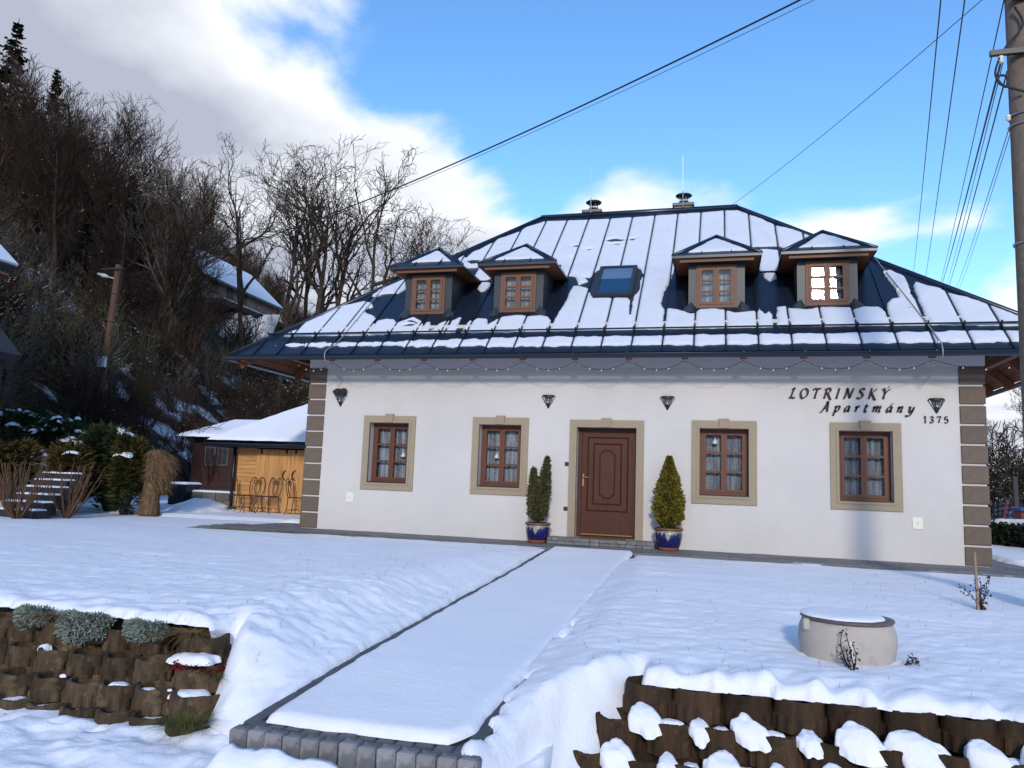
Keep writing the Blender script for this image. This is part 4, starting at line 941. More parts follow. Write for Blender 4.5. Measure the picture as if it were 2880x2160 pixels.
# ------------------------------------------------------------------ lettering
G = {   # strokes in cap-height units, upright; sheared later
 'L': (.62, [[(.10, .84), (.22, .99), (.36, .98), (.28, .86), (.20, .45), (.14, .08)], [(.02, .10), (.10, .02), (.25, .05), (.45, .0), (.60, .10)]]),
 'O': (.80, [[(.40, 1.0), (.12, .82), (.06, .40), (.25, .02), (.50, .05), (.70, .35), (.66, .78), (.40, 1.0)]]),
 'T': (.74, [[(.02, .80), (.12, .96), (.40, .95), (.76, 1.0)], [(.42, .95), (.36, .5), (.32, .02)], [(.22, .01), (.44, .01)]]),
 'R': (.80, [[(.22, .95), (.18, .5), (.14, .02)], [(.04, .01), (.26, .01)], [(.06, .84), (.22, .98), (.50, .98), (.58, .76), (.40, .54), (.20, .50)], [(.36, .52), (.55, .18), (.72, -.08), (.86, -.06)]]),
 'I': (.40, [[(.22, .98), (.18, .5), (.14, .02)], [(.10, .98), (.34, .98)], [(.03, .01), (.26, .01)]]),
 'N': (.92, [[(.02, -.02), (.12, .02), (.18, .4), (.24, .95)], [(.12, .98), (.26, .95), (.45, .45), (.62, .02)], [(.62, .02), (.70, .5), (.76, .92), (.90, 1.0)]]),
 'S': (.62, [[(.58, .86), (.44, .99), (.22, .92), (.20, .70), (.42, .48), (.50, .24), (.34, .02), (.12, .02), (.04, .14)]]),
 'K': (.82, [[(.24, .98), (.20, .5), (.16, .02)], [(.12, .98), (.34, .98)], [(.05, .01), (.28, .01)], [(.72, .98), (.48, .72), (.22, .50)], [(.30, .52), (.52, .20), (.70, -.10), (.86, -.08)]]),
 'Y': (.82, [[(.04, .86), (.16, .98), (.26, .86), (.36, .50)], [(.80, .98), (.62, .84), (.36, .50), (.30, .02)], [(.20, .01), (.42, .01)], [(.52, 1.10), (.68, 1.28)]]),
 'A': (.86, [[(-.02, -.10), (.10, -.06), (.26, .20), (.52, .98)], [(.36, .96), (.54, .98), (.60, .5), (.66, .02)], [(.58, .01), (.76, .03)], [(.22, .34), (.60, .36)]]),
 'p': (.56, [[(.02, .42), (.16, .56), (.12, .10), (.06, -.36)], [(-.04, -.37), (.18, -.37)], [(.13, .40), (.34, .58), (.48, .44), (.40, .12), (.22, .0), (.10, .08)]]),
 'a': (.56, [[(.44, .54), (.24, .56), (.06, .30), (.10, .04), (.24, .06), (.42, .40)], [(.46, .56), (.40, .10), (.54, .06)]]),
 'r': (.42, [[(.02, .42), (.14, .54), (.10, .0)], [(.12, .30), (.26, .54), (.42, .52)]]),
 't': (.40, [[(.20, .80), (.12, .20), (.20, .01), (.36, .08)], [(.02, .55), (.38, .57)]]),
 'm': (.88, [[(.02, .42), (.14, .54), (.08, .0)], [(.11, .30), (.30, .56), (.40, .48), (.34, .0)], [(.37, .30), (.56, .56), (.68, .46), (.62, .06), (.78, .06)]]),
 'n': (.58, [[(.02, .42), (.14, .54), (.08, .0)], [(.11, .30), (.30, .56), (.42, .46), (.36, .06), (.52, .06)]]),
 'y': (.56, [[(.02, .46), (.12, .54), (.16, .14), (.28, .02), (.44, .30)], [(.50, .56), (.40, .0), (.24, -.32), (.0, -.36), (-.06, -.26)]]),
 '1': (.44, [[(.08, .80), (.24, .98), (.24, .02)], [(.10, .01), (.38, .01)]]),
 '3': (.60, [[(.10, .80), (.22, .98), (.44, .94), (.48, .72), (.24, .54), (.46, .42), (.50, .18), (.32, .0), (.10, .06), (.08, .18)]]),
 '7': (.58, [[(.08, .82), (.10, .96), (.54, .96), (.34, .52), (.26, .0)]]),
 '5': (.60, [[(.50, .96), (.16, .96), (.14, .56), (.36, .62), (.52, .40), (.46, .10), (.22, .0), (.08, .14)]]),
}
def letter(ch, x, z, h, shear, par, thick=1.0, acute=False):
    w, st = G[ch]; m = MB(); st = list(st)
    if acute: st.append([(.30, .70), (.46, .92)])
    for s_ in st:
        P = crom(s_, 6) if len(s_) > 2 else np.array(s_, float)
        T = np.gradient(P, axis=0); a = np.arctan2(T[:, 1], T[:, 0])
        hw = thick * h * (.028 + .052 * np.abs(np.sin(a - R(35)))); hw = hw * np.r_[.6, np.ones(len(P) - 2), .5]
        n_ = np.stack([-T[:, 1], T[:, 0]], -1); n_ /= np.linalg.norm(n_, axis=1)[:, None] + 1e-9
        W2 = lambda q: np.stack([x + (q[:, 0] + shear * q[:, 1]) * h, np.zeros(len(q)), z + q[:, 1] * h], -1)
        A = W2(P + n_ * (hw / h)[:, None]); B = W2(P - n_ * (hw / h)[:, None])
        yf, yb_ = -.020, -.003; k = len(P)
        V = []
        for arr, yy in ((A, yf), (B, yf), (A, yb_), (B, yb_)): arr = arr.copy(); arr[:, 1] = yy; V.append(arr)
        F = []
        for i in range(k - 1): F += [(i, i + 1, k + i + 1, k + i), (i, 2 * k + i, 2 * k + i + 1, i + 1), (k + i, k + i + 1, 3 * k + i + 1, 3 * k + i)]
        m.add(np.concatenate(V), F)
    m.build('letter', 'sign_paint', par); return w * h
def write(txt, x0, x1, z, h, par, shear=.20, thick=1.0):
    tot = sum(G[c][0] for c, _ in txt) * h; gap_ = (x1 - x0 - tot) / max(len(txt) - 1, 1); x = x0
    for c, ac in txt: x += letter(c, x, z, h, shear, par, thick, ac) + gap_
sg = thing('sign_lettering', 'dark calligraphic letters of the house name in two lines above a window', 'lettering', (11.8, -.003, 2.55))
write([(c, False) for c in 'LOTRINSKY'], 10.775, 12.44, 2.825, .178, sg, .22, 1.45)
write([('A', False), ('p', False), ('a', False), ('r', False), ('t', False), ('m', False), ('a', True), ('n', False), ('y', False)], 11.30, 12.83, 2.585, .175, sg, .26, 1.5)
nb_ = thing('house_number', 'dark house number 1375 below a wall lantern', 'number', (13.18, -.003, 2.404))
write([(c, False) for c in '1375'], 12.985, 13.375, 2.408, .112, nb_, 0, 1.3)

# ------------------------------------------------------------------ fairy lights along the eave
fl = thing('fairy_lights', 'string of fairy lights hanging in loops below the rafter ends', 'fairy lights', (7.4, -.6, 3.3))
pts = []; bl = []
hang = [1.0] + RAFX + [14.6]
for a, b in zip(hang[:-1], hang[1:]):
    for k in range(14):
        t = k / 14; p = (a + (b - a) * t, -.60, 3.425 - .62 * t * (1 - t)); pts.append(p)
        if k % 3 == 1: bl.append(p)
MB().tube(pts, .0045, 4).build('wire', 'cable', fl)
bm_ = mesh_only(MB().lathe((0, 0, 0), [(.004, .0), (.011, -.012), (.010, -.024), (.002, -.03)], 6), 'bulb', 'bulb')
for p in bl: shared('bulb', bm_, None, fl, p)

# ------------------------------------------------------------------ door step and mat
st = thing('door_step', 'low door step laid from two courses of grey pavers', 'step', (7.43, -.25, 0))
x0_, x1_, yf = 6.435, 8.42, -.46
MB().box(x0_ + .02, x1_ - .02, yf + .09, -.046, 0, .112).build('core', 'step_stone', st)
for c in range(2):
    x = x0_ - (.09 if c else 0)
    while x < x1_:
        w_ = rnd.choice((.125, .16, .18)); a, b = max(x, x0_), min(x + w_, x1_)
        if b - a > .03: MB().bbox(a + .002, b - .002, yf + rnd.uniform(-.006, .004), yf + .085, .002 + c * .062, .060 + c * .062, .007).build('paver', 'step_stone', st)
        x += w_
for k in range(12):
    a = x0_ + k * (x1_ - x0_) / 12; MB().bbox(a + .002, a + (x1_ - x0_) / 12 - .002, yf + .088, -.05, .113, .1235, .004).build('paver', 'step_stone', st)
dmt = MB().bbox(7.02, 7.86, -.36, -.06, .1245, .140, .005)
tag(dmt.build('doormat', 'doormat'), 'thin brown doormat on the paver step before the door', 'doormat')

# ------------------------------------------------------------------ potted conifers
def leaf_cloud(n, fn, size, elong=3.0, up=.6, seed=1):
    """n small needle-spray triangles; fn(rng,n)->points, outward dirs"""
    g = np.random.default_rng(seed); P, O = fn(g, n)
    d = O + np.array([0, 0, up]) + g.normal(0, .45, (n, 3)); d /= np.linalg.norm(d, axis=1)[:, None]
    s_ = np.cross(d, g.normal(0, 1, (n, 3))); s_ /= np.linalg.norm(s_, axis=1)[:, None] + 1e-9
    L = size * g.uniform(.6, 1.4, (n, 1)); w_ = L / elong
    V = np.stack([P - s_ * w_ * .5, P + s_ * w_ * .5, P + d * L * .6 + s_ * w_ * .8, P + d * L, P + d * L * .6 - s_ * w_ * .8], 1).reshape(-1, 3)
    b = np.arange(n)[:, None] * 5; F = np.concatenate([b + np.array([[0, 1, 2]]), b + np.array([[0, 2, 4]]), b + np.array([[4, 2, 3]])])
    return V, F
def pot(t, x, y, rw, h):
    b_ = MB().lathe((x, y, 0), [(rw * .66, 0.0), (rw * .70, .0), (rw * .72, .055)], 28).build('pot_foot', 'terracotta', t, True)
    body = MB().lathe((x, y, 0), [(rw * .72, .055), (rw * .84, .12), (rw * .93, h * .55), (rw * .95, h * .72), (rw * .91, h * .80)], 28, caps=False).build('pot', 'glaze_blue', t, True)
    MB().lathe((x, y, 0), [(rw * .91, h * .80), (rw * .915, h * .86), (rw * .90, h * .88)], 28, caps=False).build('glaze_band', 'glaze_cream', body, True)
    m = MB()
    for (a, l_, w_) in ((-1.55, .36, .22), (-1.25, .12, .12), (-2.0, .14, .10), (-1.0, .10, .10), (-2.35, .10, .12)):
        V = []; n_ = 7
        for k in range(n_):
            f = k / (n_ - 1); zz = h * (.805 - l_ * f); rr = rw * np.interp(zz, [.055, .12, h * .55, h * .72, h * .80], [.72, .84, .93, .95, .91]) + .0025
            ww = w_ * (1 - f) ** .7 + .008
            for s_ in (-1, 0, 1): V.append((x + rr * math.cos(a + s_ * ww), y + rr * math.sin(a + s_ * ww), zz))
        m.add(V, [(3 * i + j, 3 * i + j + 1, 3 * i + j + 4, 3 * i + j + 3) for i in range(n_ - 1) for j in (0, 1)])
    m.build('glaze_drip', 'glaze_cream', body, True)
    MB().lathe((x, y, 0), [(rw * .90, h * .88), (rw * 1.0, h * .895), (rw * 1.02, h * .95), (rw * .98, h), (rw * .86, h), (rw * .84, h * .90)], 28, caps=False).build('pot_rim', 'pot_rim', t, True)
    MB().lathe((x, y, h * .92), [(.001, 0), (rw * .86, 0)], 20, caps=False).build('soil', 'soil', t)
t = thing('potted_conifer', 'forked olive-green conifer in a blue glazed pot beside the door handle', 'potted plant', (6.235, -.36, 0.0), 'potted conifers at the door')
pot(t, 6.235, -.36, .243, .375)
MB().tube([(6.235, -.36, .33), (6.24, -.36, .62)], [.03, .02], 8).build('trunk', 'bark_dark', t)
def spire_fn(parts):
    def f(g, n):
        k = g.choice(len(parts), n, p=np.array([p[5] for p in parts]) / sum(p[5] for p in parts)); P = np.zeros((n, 3)); O = np.zeros((n, 3))
        for i, (x, y, z0, z1, prof, w_, dx) in enumerate(parts):
            s_ = k == i; m_ = s_.sum(); f_ = g.random(m_); a = g.random(m_) * 2 * math.pi
            r_ = np.interp(f_, prof[0], prof[1]) * np.sqrt(g.uniform(.35, 1.0, m_)) * (1 + .13 * np.sin(a * 5 + f_ * 20 + i) + .10 * np.sin(a * 9 - f_ * 31))
            P[s_] = np.stack([x + dx * f_ + r_ * np.cos(a), y + r_ * np.sin(a), z0 + (z1 - z0) * f_], -1); O[s_] = np.stack([np.cos(a), np.sin(a), np.zeros(m_)], -1)
        return P, O
    return f
pr = ([0, .1, .35, .7, .9, 1], [.06, .13, .15, .09, .045, .005])
V, F = leaf_cloud(9000, spire_fn([(6.22, -.36, .40, 1.05, ([0, .15, .45, .8, 1], [.06, .15, .175, .12, .05]), 5, 0), (6.125, -.36, .70, 1.38, ([0, .1, .35, .7, .9, 1], [.05, .09, .085, .05, .03, .004]), 1.6, -.01), (6.30, -.36, .70, 1.60, ([0, .1, .4, .7, .9, 1], [.05, .11, .10, .065, .035, .004]), 2.4, .08), (6.20, -.30, .8, 1.22, pr, 1.2, .0)]), .055, 3.4, 1.1, 3)
MB().raw(V, F).build('crown', 'conifer_olive', t)
t = thing('potted_conifer', 'plump golden cone-shaped conifer in a blue glazed pot right of the doorway', 'potted plant', (8.665, -.36, 0.0), 'potted conifers at the door')
pot(t, 8.665, -.36, .262, .40)
MB().tube([(8.665, -.36, .36), (8.665, -.36, .70)], [.035, .02], 8).build('trunk', 'bark_dark', t)
V, F = leaf_cloud(13000, spire_fn([(8.665, -.36, .42, 1.66, ([0, .05, .16, .32, .5, .68, .84, .93, 1], [.09, .17, .225, .235, .20, .145, .07, .03, .003]), 6, 0.0)]), .056, 2.6, .75, 4)
MB().raw(V, F).build('crown', 'conifer_gold', t)
# small white domes on cords behind the panes, drawn for pale spots there
for (x, z, lb) in ((3.16, 1.60, 'small white dome ornament behind the window by the corner stones'), (5.20, 1.63, 'small white dome ornament in the window left of the olive conifer'), (9.47, 2.02, 'small white dome ornament in the window right of the door')):
    o = thing('window_pendant', lb, 'pendant', (x, .235, z - .05)); MB().lathe((x, .235, z), [(.055, -.05), (.052, -.02), (.035, .02), (.012, .045), (.006, .07)], 14).build('dome', 'white_plastic', o, True)
    MB().tube([(x, .235, z + .06), (x, .235, z + .45)], .0015, 4).build('cord', 'white_plastic', o)
# ------------------------------------------------------------------ planter-block retaining walls
def block_mesh(rad, h, name, m, seed, ribs=True):
    """half-round concrete planter: ribbed front, open top with soil"""
    g = np.random.default_rng(seed); n = 56; ang = np.arange(n) * 2 * math.pi / n
    lev = [(-h, 1.00), (-h * .52, 1.005), (-h * .48, .975), (-.022, .955), (-.006, .945), (0, .915), (0, .765), (-.012, .745), (-.15, .70)]
    V = []
    for i, (z, r_) in enumerate(lev):
        rr = rad * r_ * (1 + .014 * np.sin(3 * ang + seed) + .008 * np.sin(7 * ang + 2 * seed) * (i in (3, 4, 5, 6)))
        if ribs and i in (0, 1): rr = rr + .0045 * np.where((np.arange(n) // 2) % 2, 1, -1)
        V.append(np.stack([rr * np.cos(ang), rr * np.sin(ang) * 1.05, np.full(n, z) + (.004 * np.sin(4 * ang + 3 * seed) + .0015 * g.normal(0, 1, n) if i in (5, 6) else 0)], -1))
    F = [(i * n + k, i * n + (k + 1) % n, (i + 1) * n + (k + 1) % n, (i + 1) * n + k) for i in range(len(lev) - 1) for k in range(n)]
    b = MB(); b.add(np.concatenate(V), F)
    b.add([(rad * .74 * math.cos(a), rad * .77 * math.sin(a), -.140 + .01 * math.sin(5 * a)) for a in ang], [tuple(range(n))], 1)
    return mesh_only(b, name, [m, 'soil'], False)
LB = [block_mesh(.150, .172, 'planter_block', 'planter_concrete', s_) for s_ in (1, 2, 3)]
RB = [block_mesh(.172, .205, 'planter_block', 'planter_dark', s_) for s_ in (4, 5, 6)]
lw = thing('retaining_wall', 'stepped retaining wall of brown planter blocks topped with silver cushion plants', 'retaining wall', (5.0, -9.8, -.80))
LROW = [(-.172, -9.40), (-.338, -9.60), (-.482, -9.80), (-.62, -9.97)]
LEND = [5.58, 5.73, 5.86, 5.98]; LCOL = [5.12, 5.31, 5.49, 5.62]
for i, (zt, yf_) in enumerate(LROW):
    for k in range(9):
        if k == 0: shared('planter_block', LB[i % 3], None, lw, (LEND[i], yf_ + .165, zt + rnd.uniform(-.008, .008)), (0, 0, rnd.random() * 6.28), (1.42, 1.25, 1))
        else: shared('planter_block', LB[(k + i) % 3], None, lw, (LCOL[i] - .312 * (k - 1) + rnd.uniform(-.008, .008), yf_ + .155 + rnd.uniform(-.012, .012), zt + rnd.uniform(-.010, .010)), (rnd.uniform(-.03, .03), rnd.uniform(-.03, .03), rnd.random() * 6.28))
    MB().box(2.6, LEND[i] + .1, yf_ + .14, yf_ + .75, zt - .20, zt - .155).build('earth_fill', 'soil', lw)
rw_ = thing('retaining_wall', 'retaining wall of dark mossy planter blocks with snow piled on its ledges', 'retaining wall', (10.2, -9.2, -1.05))
RROW = [(-.262, -9.06, 9.05), (-.458, -9.24, 8.875), (-.654, -9.42, 8.70), (-.85, -9.56, 8.53)]
for i, (zt, yf_, xa) in enumerate(RROW):
    for k in range(12 if i < 3 else 4):
        shared('planter_block', RB[(k + i) % 3], None, rw_, (xa + .341 * k + rnd.uniform(-.008, .008), yf_ + .18 + rnd.uniform(-.01, .01), zt + rnd.uniform(-.008, .008)), (rnd.uniform(-.03, .03), rnd.uniform(-.03, .03), rnd.random() * 6.28))
    MB().box(xa - .05, 13.2, yf_ + .15, yf_ + .8, zt - .22, zt - .155).build('earth_fill', 'soil', rw_)
# snow on ledges of the right wall and in the pockets of the left one
ms = MB()
def mound(cx_, cy_, zb, rx, ry, h, skew=0, drop=0.0, seed=0, wedge=0.0):
    us = np.linspace(-1.35, 1.35, 34); U, V_ = np.meshgrid(us, us, indexing='ij')
    k = 1 - wedge * np.clip((V_ + .2) * .5, 0, .8)
    D = 1 - np.hypot(U / k, V_) + .22 * fbm(U * 2.2 + seed, V_ * 2.2 + seed * 3, 2) + .025 * fbm(U * 7 + seed, V_ * 7, 2)
    def p(u, v, d):
        ramp = 1 - wedge * .75 * np.clip((.9 - v) / 1.8, 0, 1)
        z = zb + h * dome(d, .75 if wedge == 0 else .55) * ramp * (1 + .15 * fbm(u * 2 + seed, v * 2, 3)) - drop * np.clip(-v - .45, 0, 1) ** 1.2
        return np.stack([cx_ + u * rx + skew * (z - zb), cy_ + v * ry, z], -1)
    ms.raw(*clip_field(us, us, D, p))
for i in (1, 2, 3):
    zt, yf_, xa = RROW[i]; xu = RROW[i - 1][2]
    for k in range(12 if i < 3 else 5):
        big = .55 + .45 * rnd.random() + (.35 if (i == 1 and k > 3) else 0) + (.25 if i == 2 and k > 4 else 0)
        x = xu + .341 * k + rnd.uniform(-.02, .02)
        mound(x + .03 + rnd.uniform(-.02, .02), yf_ + .10, zt - .05, .148 * big, .120, .175 * min(big, 1.05), -.30 + rnd.uniform(-.25, .15), .06 + .05 * rnd.random(), k + i * 20, .75)
        if rnd.random() < .75: mound(x + .17, yf_ + .15, zt - .03, .09 * big, .06, .035 * big, 0, .02, k + i * 20 + 7)
cw = lambda a, b, Y_: aty(a * .3617, 1600 + b * .3617, Y_)
for (a, b, Y_, rx, ry, h, dz_) in ((1515, 690, -9.44, .19, .14, .065, -.03), (1480, 965, -9.64, .16, .12, .05, -.03), (925, 905, -9.66, .085, .06, .03, -.01), (1160, 950, -9.67, .085, .05, .03, -.01), (350, 612, -9.46, .055, .05, .045, -.02), (490, 840, -9.70, .03, .02, .02, 0), (1320, 948, -9.74, .02, .016, .012, 0)):
    q_ = cw(a, b, Y_); x, y, z = q_[0], Y_, q_[2] + dz_
    mound(x, y, z, rx, ry, h, 0, 0, int(x * 100) % 50)
tag(ms.build('ledge_snow', 'ground_snow', smooth=True, org=(0, 0, 0)), 'rounded snow heaps on the ledges and in the pockets of the planter walls', 'snow', kind='stuff')

# ------------------------------------------------------------------ plants of the left wall
def leafmesh(P, Dr, L, W_, g):
    n = len(P); Dr = Dr / (np.linalg.norm(Dr, axis=1)[:, None] + 1e-9); s_ = np.cross(Dr, g.normal(0, 1, (n, 3))); s_ /= np.linalg.norm(s_, axis=1)[:, None] + 1e-9
    L = L[:, None]; w_ = W_[:, None]
    V = np.stack([P - s_ * w_ * .3, P + s_ * w_ * .3, P + Dr * L * .65 + s_ * w_ * .5, P + Dr * L, P + Dr * L * .65 - s_ * w_ * .5], 1).reshape(-1, 3)
    b = np.arange(n)[:, None] * 5; return V, np.concatenate([b + np.array([[0, 1, 2]]), b + np.array([[0, 2, 4]]), b + np.array([[4, 2, 3]])])
def cushion(x, y, z, rx, ry, h, n, label, seed):
    g = np.random.default_rng(seed); t = thing('cushion_plant', label, 'plant', (x, y, z - .15), 'silver cushion plants on the planter wall')
    th = g.uniform(math.pi * 1.0, math.pi * 2.0, n); f = np.sqrt(g.random(n)); dz_ = g.random(n)
    # drape: top dome going over the front edge and hanging down
    P = np.stack([x + rx * np.cos(th) * (.35 + .65 * f), y + ry * np.sin(th) * (.3 + .7 * f), z + .045 * (1 - f ** 2) - h * dz_ * (f > .72) * (np.abs(np.cos(th)) < .95) * (1 - .45 * np.abs(np.cos(th)))], -1)
    P += g.normal(0, .006, P.shape); O = np.stack([np.cos(th) * .6, -np.ones(n) * .8, g.uniform(-.5, .7, n)], -1) + g.normal(0, .45, (n, 3))
    V, F = leafmesh(P, O, g.uniform(.022, .042, n), g.uniform(.008, .013, n), g); MB().raw(V, F).build('foliage', 'silver_leaf', t)
    m = MB(); m.lathe((x, y + .0, z - h * .55), [(rx * .85, -.3 * h), (rx * .92, 0), (rx * .8, h * .3), (rx * .4, h * .55)], 16); 
    m.v[-1][:, 1] = y + (m.v[-1][:, 1] - y) * (ry / rx) * .85; m.build('cushion', 'soil', t, True)
cushion(4.02, -9.345, -.105, .19, .105, .13, 1500, 'silver cushion plant at the wall end away from the path', 21)
cushion(4.53, -9.345, -.115, .27, .115, .21, 2800, 'largest silver cushion plant hanging over two planter blocks', 22)
cushion(5.13, -9.345, -.13, .20, .105, .12, 1700, 'silver cushion plant beside the dry grass tuft', 23)
def tuft(x, y, z, n, hgt, spread, m_, label, seed, lean=(0, -.3), cat='grass tuft', droop=.5, grp=None, w_=.0028, par=None):
    g = np.random.default_rng(seed); t = thing('grass_tuft', label, cat, (x, y, z), grp) if par is None else par; V = []; F = []; b = 0
    for k in range(n):
        a = g.random() * 6.28; s_ = spread * math.sqrt(g.random()); h = hgt * g.uniform(.5, 1.1); p = np.array([x + .35 * s_ * math.cos(a), y + .35 * s_ * math.sin(a), z])
        d = np.array([math.cos(a) * s_ * 1.6 + lean[0] * h, math.sin(a) * s_ * 1.6 + lean[1] * h, h]); sd_ = np.array([-math.sin(a), math.cos(a), 0]) * w_ * g.uniform(.6, 1.3)
        for i in range(5):
            f = i / 4; q = p + d * f + np.array([d[0], d[1], 0]) * droop * f * f - np.array([0, 0, h * droop * f ** 3]); ww = sd_ * (1 - f * .9); V += [q - ww, q + ww]
        F += [(b + 2 * i, b + 2 * i + 1, b + 2 * i + 3, b + 2 * i + 2) for i in range(4)]; b += 10
    MB().add(V, F).build('blades', m_, t); return t
tuft(5.54, -9.33, -.165, 260, .13, .14, 'dry_grass', 'dry brown grass tuft on the wall beside a silver cushion', 31, (0, -.5), droop=1.0)
tuft(4.28, -9.37, -.12, 150, .14, .09, 'dry_grass', 'dry drooping grass tuft between two silver cushion plants', 32, (-.1, -.6), droop=1.1)
tuft(6.02, -9.95, -.66, 380, .26, .13, 'green_grass', 'green grass clump growing at the foot of the planter wall corner', 33, (.05, -.15), droop=.6)
tuft(5.93, -9.55, -.40, 90, .12, .08, 'green_grass', 'small green tuft on the wall end beside the bank', 36, (.2, -.2), droop=.8)
tuft(5.35, -9.965, -.76, 70, .12, .10, 'green_grass', 'thin green weed at the wall foot', 37, (.1, -.3), droop=.9)
tuft(4.42, -9.99, -.72, 90, .07, .08, 'moss', 'dark green weed at the wall foot near the street snow', 38, (0, -.3), droop=.9)
g = np.random.default_rng(40); t = thing('stonecrop', 'red stonecrop trailing round a snow-filled planter block', 'plant', (5.73, -9.60, -.34))
n = 420; th = g.uniform(math.pi * 1.0, math.pi * 2.0, n); P = np.stack([5.73 + .205 * np.cos(th), -9.45 + .165 * np.sin(th), -.333 + g.uniform(-.025, .02, n)], -1) + g.normal(0, .008, (n, 3))
V, F = leafmesh(P, np.stack([np.cos(th), np.sin(th), g.uniform(-.6, .8, n)], -1), g.uniform(.012, .024, n), g.uniform(.010, .016, n), g); MB().raw(V, F).build('foliage', 'red_leaf', t)

# ------------------------------------------------------------------ concrete well ring
WX, WY, WB0, WTOP = 10.555, -7.74, -.42, .128
t = thing('well_ring', 'pale concrete well ring with a snow-covered lid standing in the lawn', 'well', (WX, WY, WB0))
MB().lathe((WX, WY, 0), [(.36, WB0), (.358, -.16), (.375, -.05), (.372, .03), (.345, .10), (.335, WTOP - .012)], 48).build('ring', 'well_concrete', t, True)
MB().lathe((WX, WY, 0), [(.352, WTOP - .014), (.360, WTOP - .006), (.358, WTOP + .006), (.30, WTOP + .012), (.01, WTOP + .016)], 48).build('lid', 'well_lid', t, True)
MB().bbox(WX - .355, WX - .30, WY - .20, WY - .12, .03, .12, .012).build('lug', 'well_concrete', t)
us = np.linspace(-.42, .36, 50); U, V_ = np.meshgrid(us, us, indexing='ij'); D = .325 - np.hypot(U + .035, (V_ - .012)) + .018 * fbm(U * 9, V_ * 9, 2)
V, F = clip_field(us, us, D, lambda u, v, d: np.stack([WX + u, WY + v, WTOP + .012 + .030 * dome(d, .15)], -1))
tag(MB().raw(V, F).build('lid_snow', 'ground_snow', smooth=True), 'cap of snow on the lid of the well ring', 'snow', kind='stuff')
def twiggy(name, label, cat, base, H, seed, leaf, stems, leafn, lean, stake=None):
    g = np.random.default_rng(seed); t = thing(name, label, cat, base); m = MB(); LP = []; LD = []
    for k in range(stems):
        a = g.random() * 6.28; p = np.array(base, float); pts = [p.copy()]; d = np.array([lean[0] + .35 * math.cos(a), lean[1] + .25 * math.sin(a), 1.0]); h = H * g.uniform(.45, 1.0)
        for i in range(7):
            d = d + g.normal(0, .16, 3); d[2] = max(d[2], .35); d /= np.linalg.norm(d); p = p + d * h / 7; pts.append(p.copy())
            for _ in range(leafn): LP.append(p + g.normal(0, .02, 3)); LD.append(g.normal(0, 1, 3) + np.array([0, 0, -.3]))
        m.tube(pts, np.linspace(.006, .0025, 8), 5)
    m.build('stem', 'twig_dark', t)
    if leafn: V, F = leafmesh(np.array(LP), np.array(LD), g.uniform(.02, .04, len(LP)), g.uniform(.012, .022, len(LP)), g); MB().raw(V, F).build('leaves', leaf, t)
    return t
t = twiggy('rose_bush', 'small bare rose tied to a short white cane before the well ring', 'plant', (10.52, -8.27, -.24), .40, 51, 'purple_leaf', 5, 2, (-.25, 0))
MB().tube([(10.525, -8.26, -.25), (10.505, -8.25, .02)], .010, 6).build('cane', 'white_plastic', t)
bs = (12.21, -5.40, -.06)
t = twiggy('staked_shrub', 'young dark-leaved shrub tied to a pale wooden stake in the lawn', 'shrub', bs, .42, 52, 'purple_leaf', 6, 4, (.35, 0))
MB().beam((12.19, -5.41, -.15), (12.17, -5.41, .57), .028, .022).build('stake', 'pale_wood', t)
twiggy('seedling', 'tiny dark seedling at the foot of the well ring', 'plant', (10.95, -7.93, -.20), .14, 53, 'purple_leaf', 3, 2, (.1, -.2))
# grass blades poking through the snow: uncountable
g = np.random.default_rng(60); V = []; F = []; b = 0
for k in range(620):
    if k < 260: x, y = g.uniform(-3, 6.3), g.uniform(-9.3, -1.3)
    elif k < 520: x, y = g.uniform(8.4, 13.5), g.uniform(-8.9, -1.3)
    else: x = g.normal(5.9, .5); y = g.uniform(-9.6, -5); x = min(x, 6.55)
    z = float(lawn_pos(np.array([x]), np.array([y]), np.array([1.0]))[0, 2]) - .01
    a = g.random() * 6.28; h = g.uniform(.02, .075); d = np.array([.5 * math.cos(a) * h, .5 * math.sin(a) * h, h]); w_ = .0022; p = np.array([x, y, z])
    V += [p - (w_, 0, 0), p + (w_, 0, 0), p + d]; F.append((b, b + 1, b + 2)); b += 3
for k in range(2600):      # mossy green fringe along the paving edge at the left
    x = g.uniform(-.2, 4.6); y = -1.30 + .18 * sstep(3, .5, -x + 4) * 0 + .22 * sstep(.5, 3, x) - .05 + g.normal(0, .03) + .04 * math.sin(x * 5); p = np.array([x, y, -.01])
    h = g.uniform(.01, .035) * (1.0 if x < 3.2 else .5); a = g.random() * 6.28; V += [p - (.004, 0, 0), p + (.004, 0, 0), p + np.array([.6 * h * math.cos(a), .6 * h * math.sin(a), h])]; F.append((b, b + 1, b + 2)); b += 3
tag(MB().add(V, F).build('grass', 'green_grass', org=(0, 0, 0)), 'scattered grass blades poking through the lawn snow', 'grass', kind='stuff')

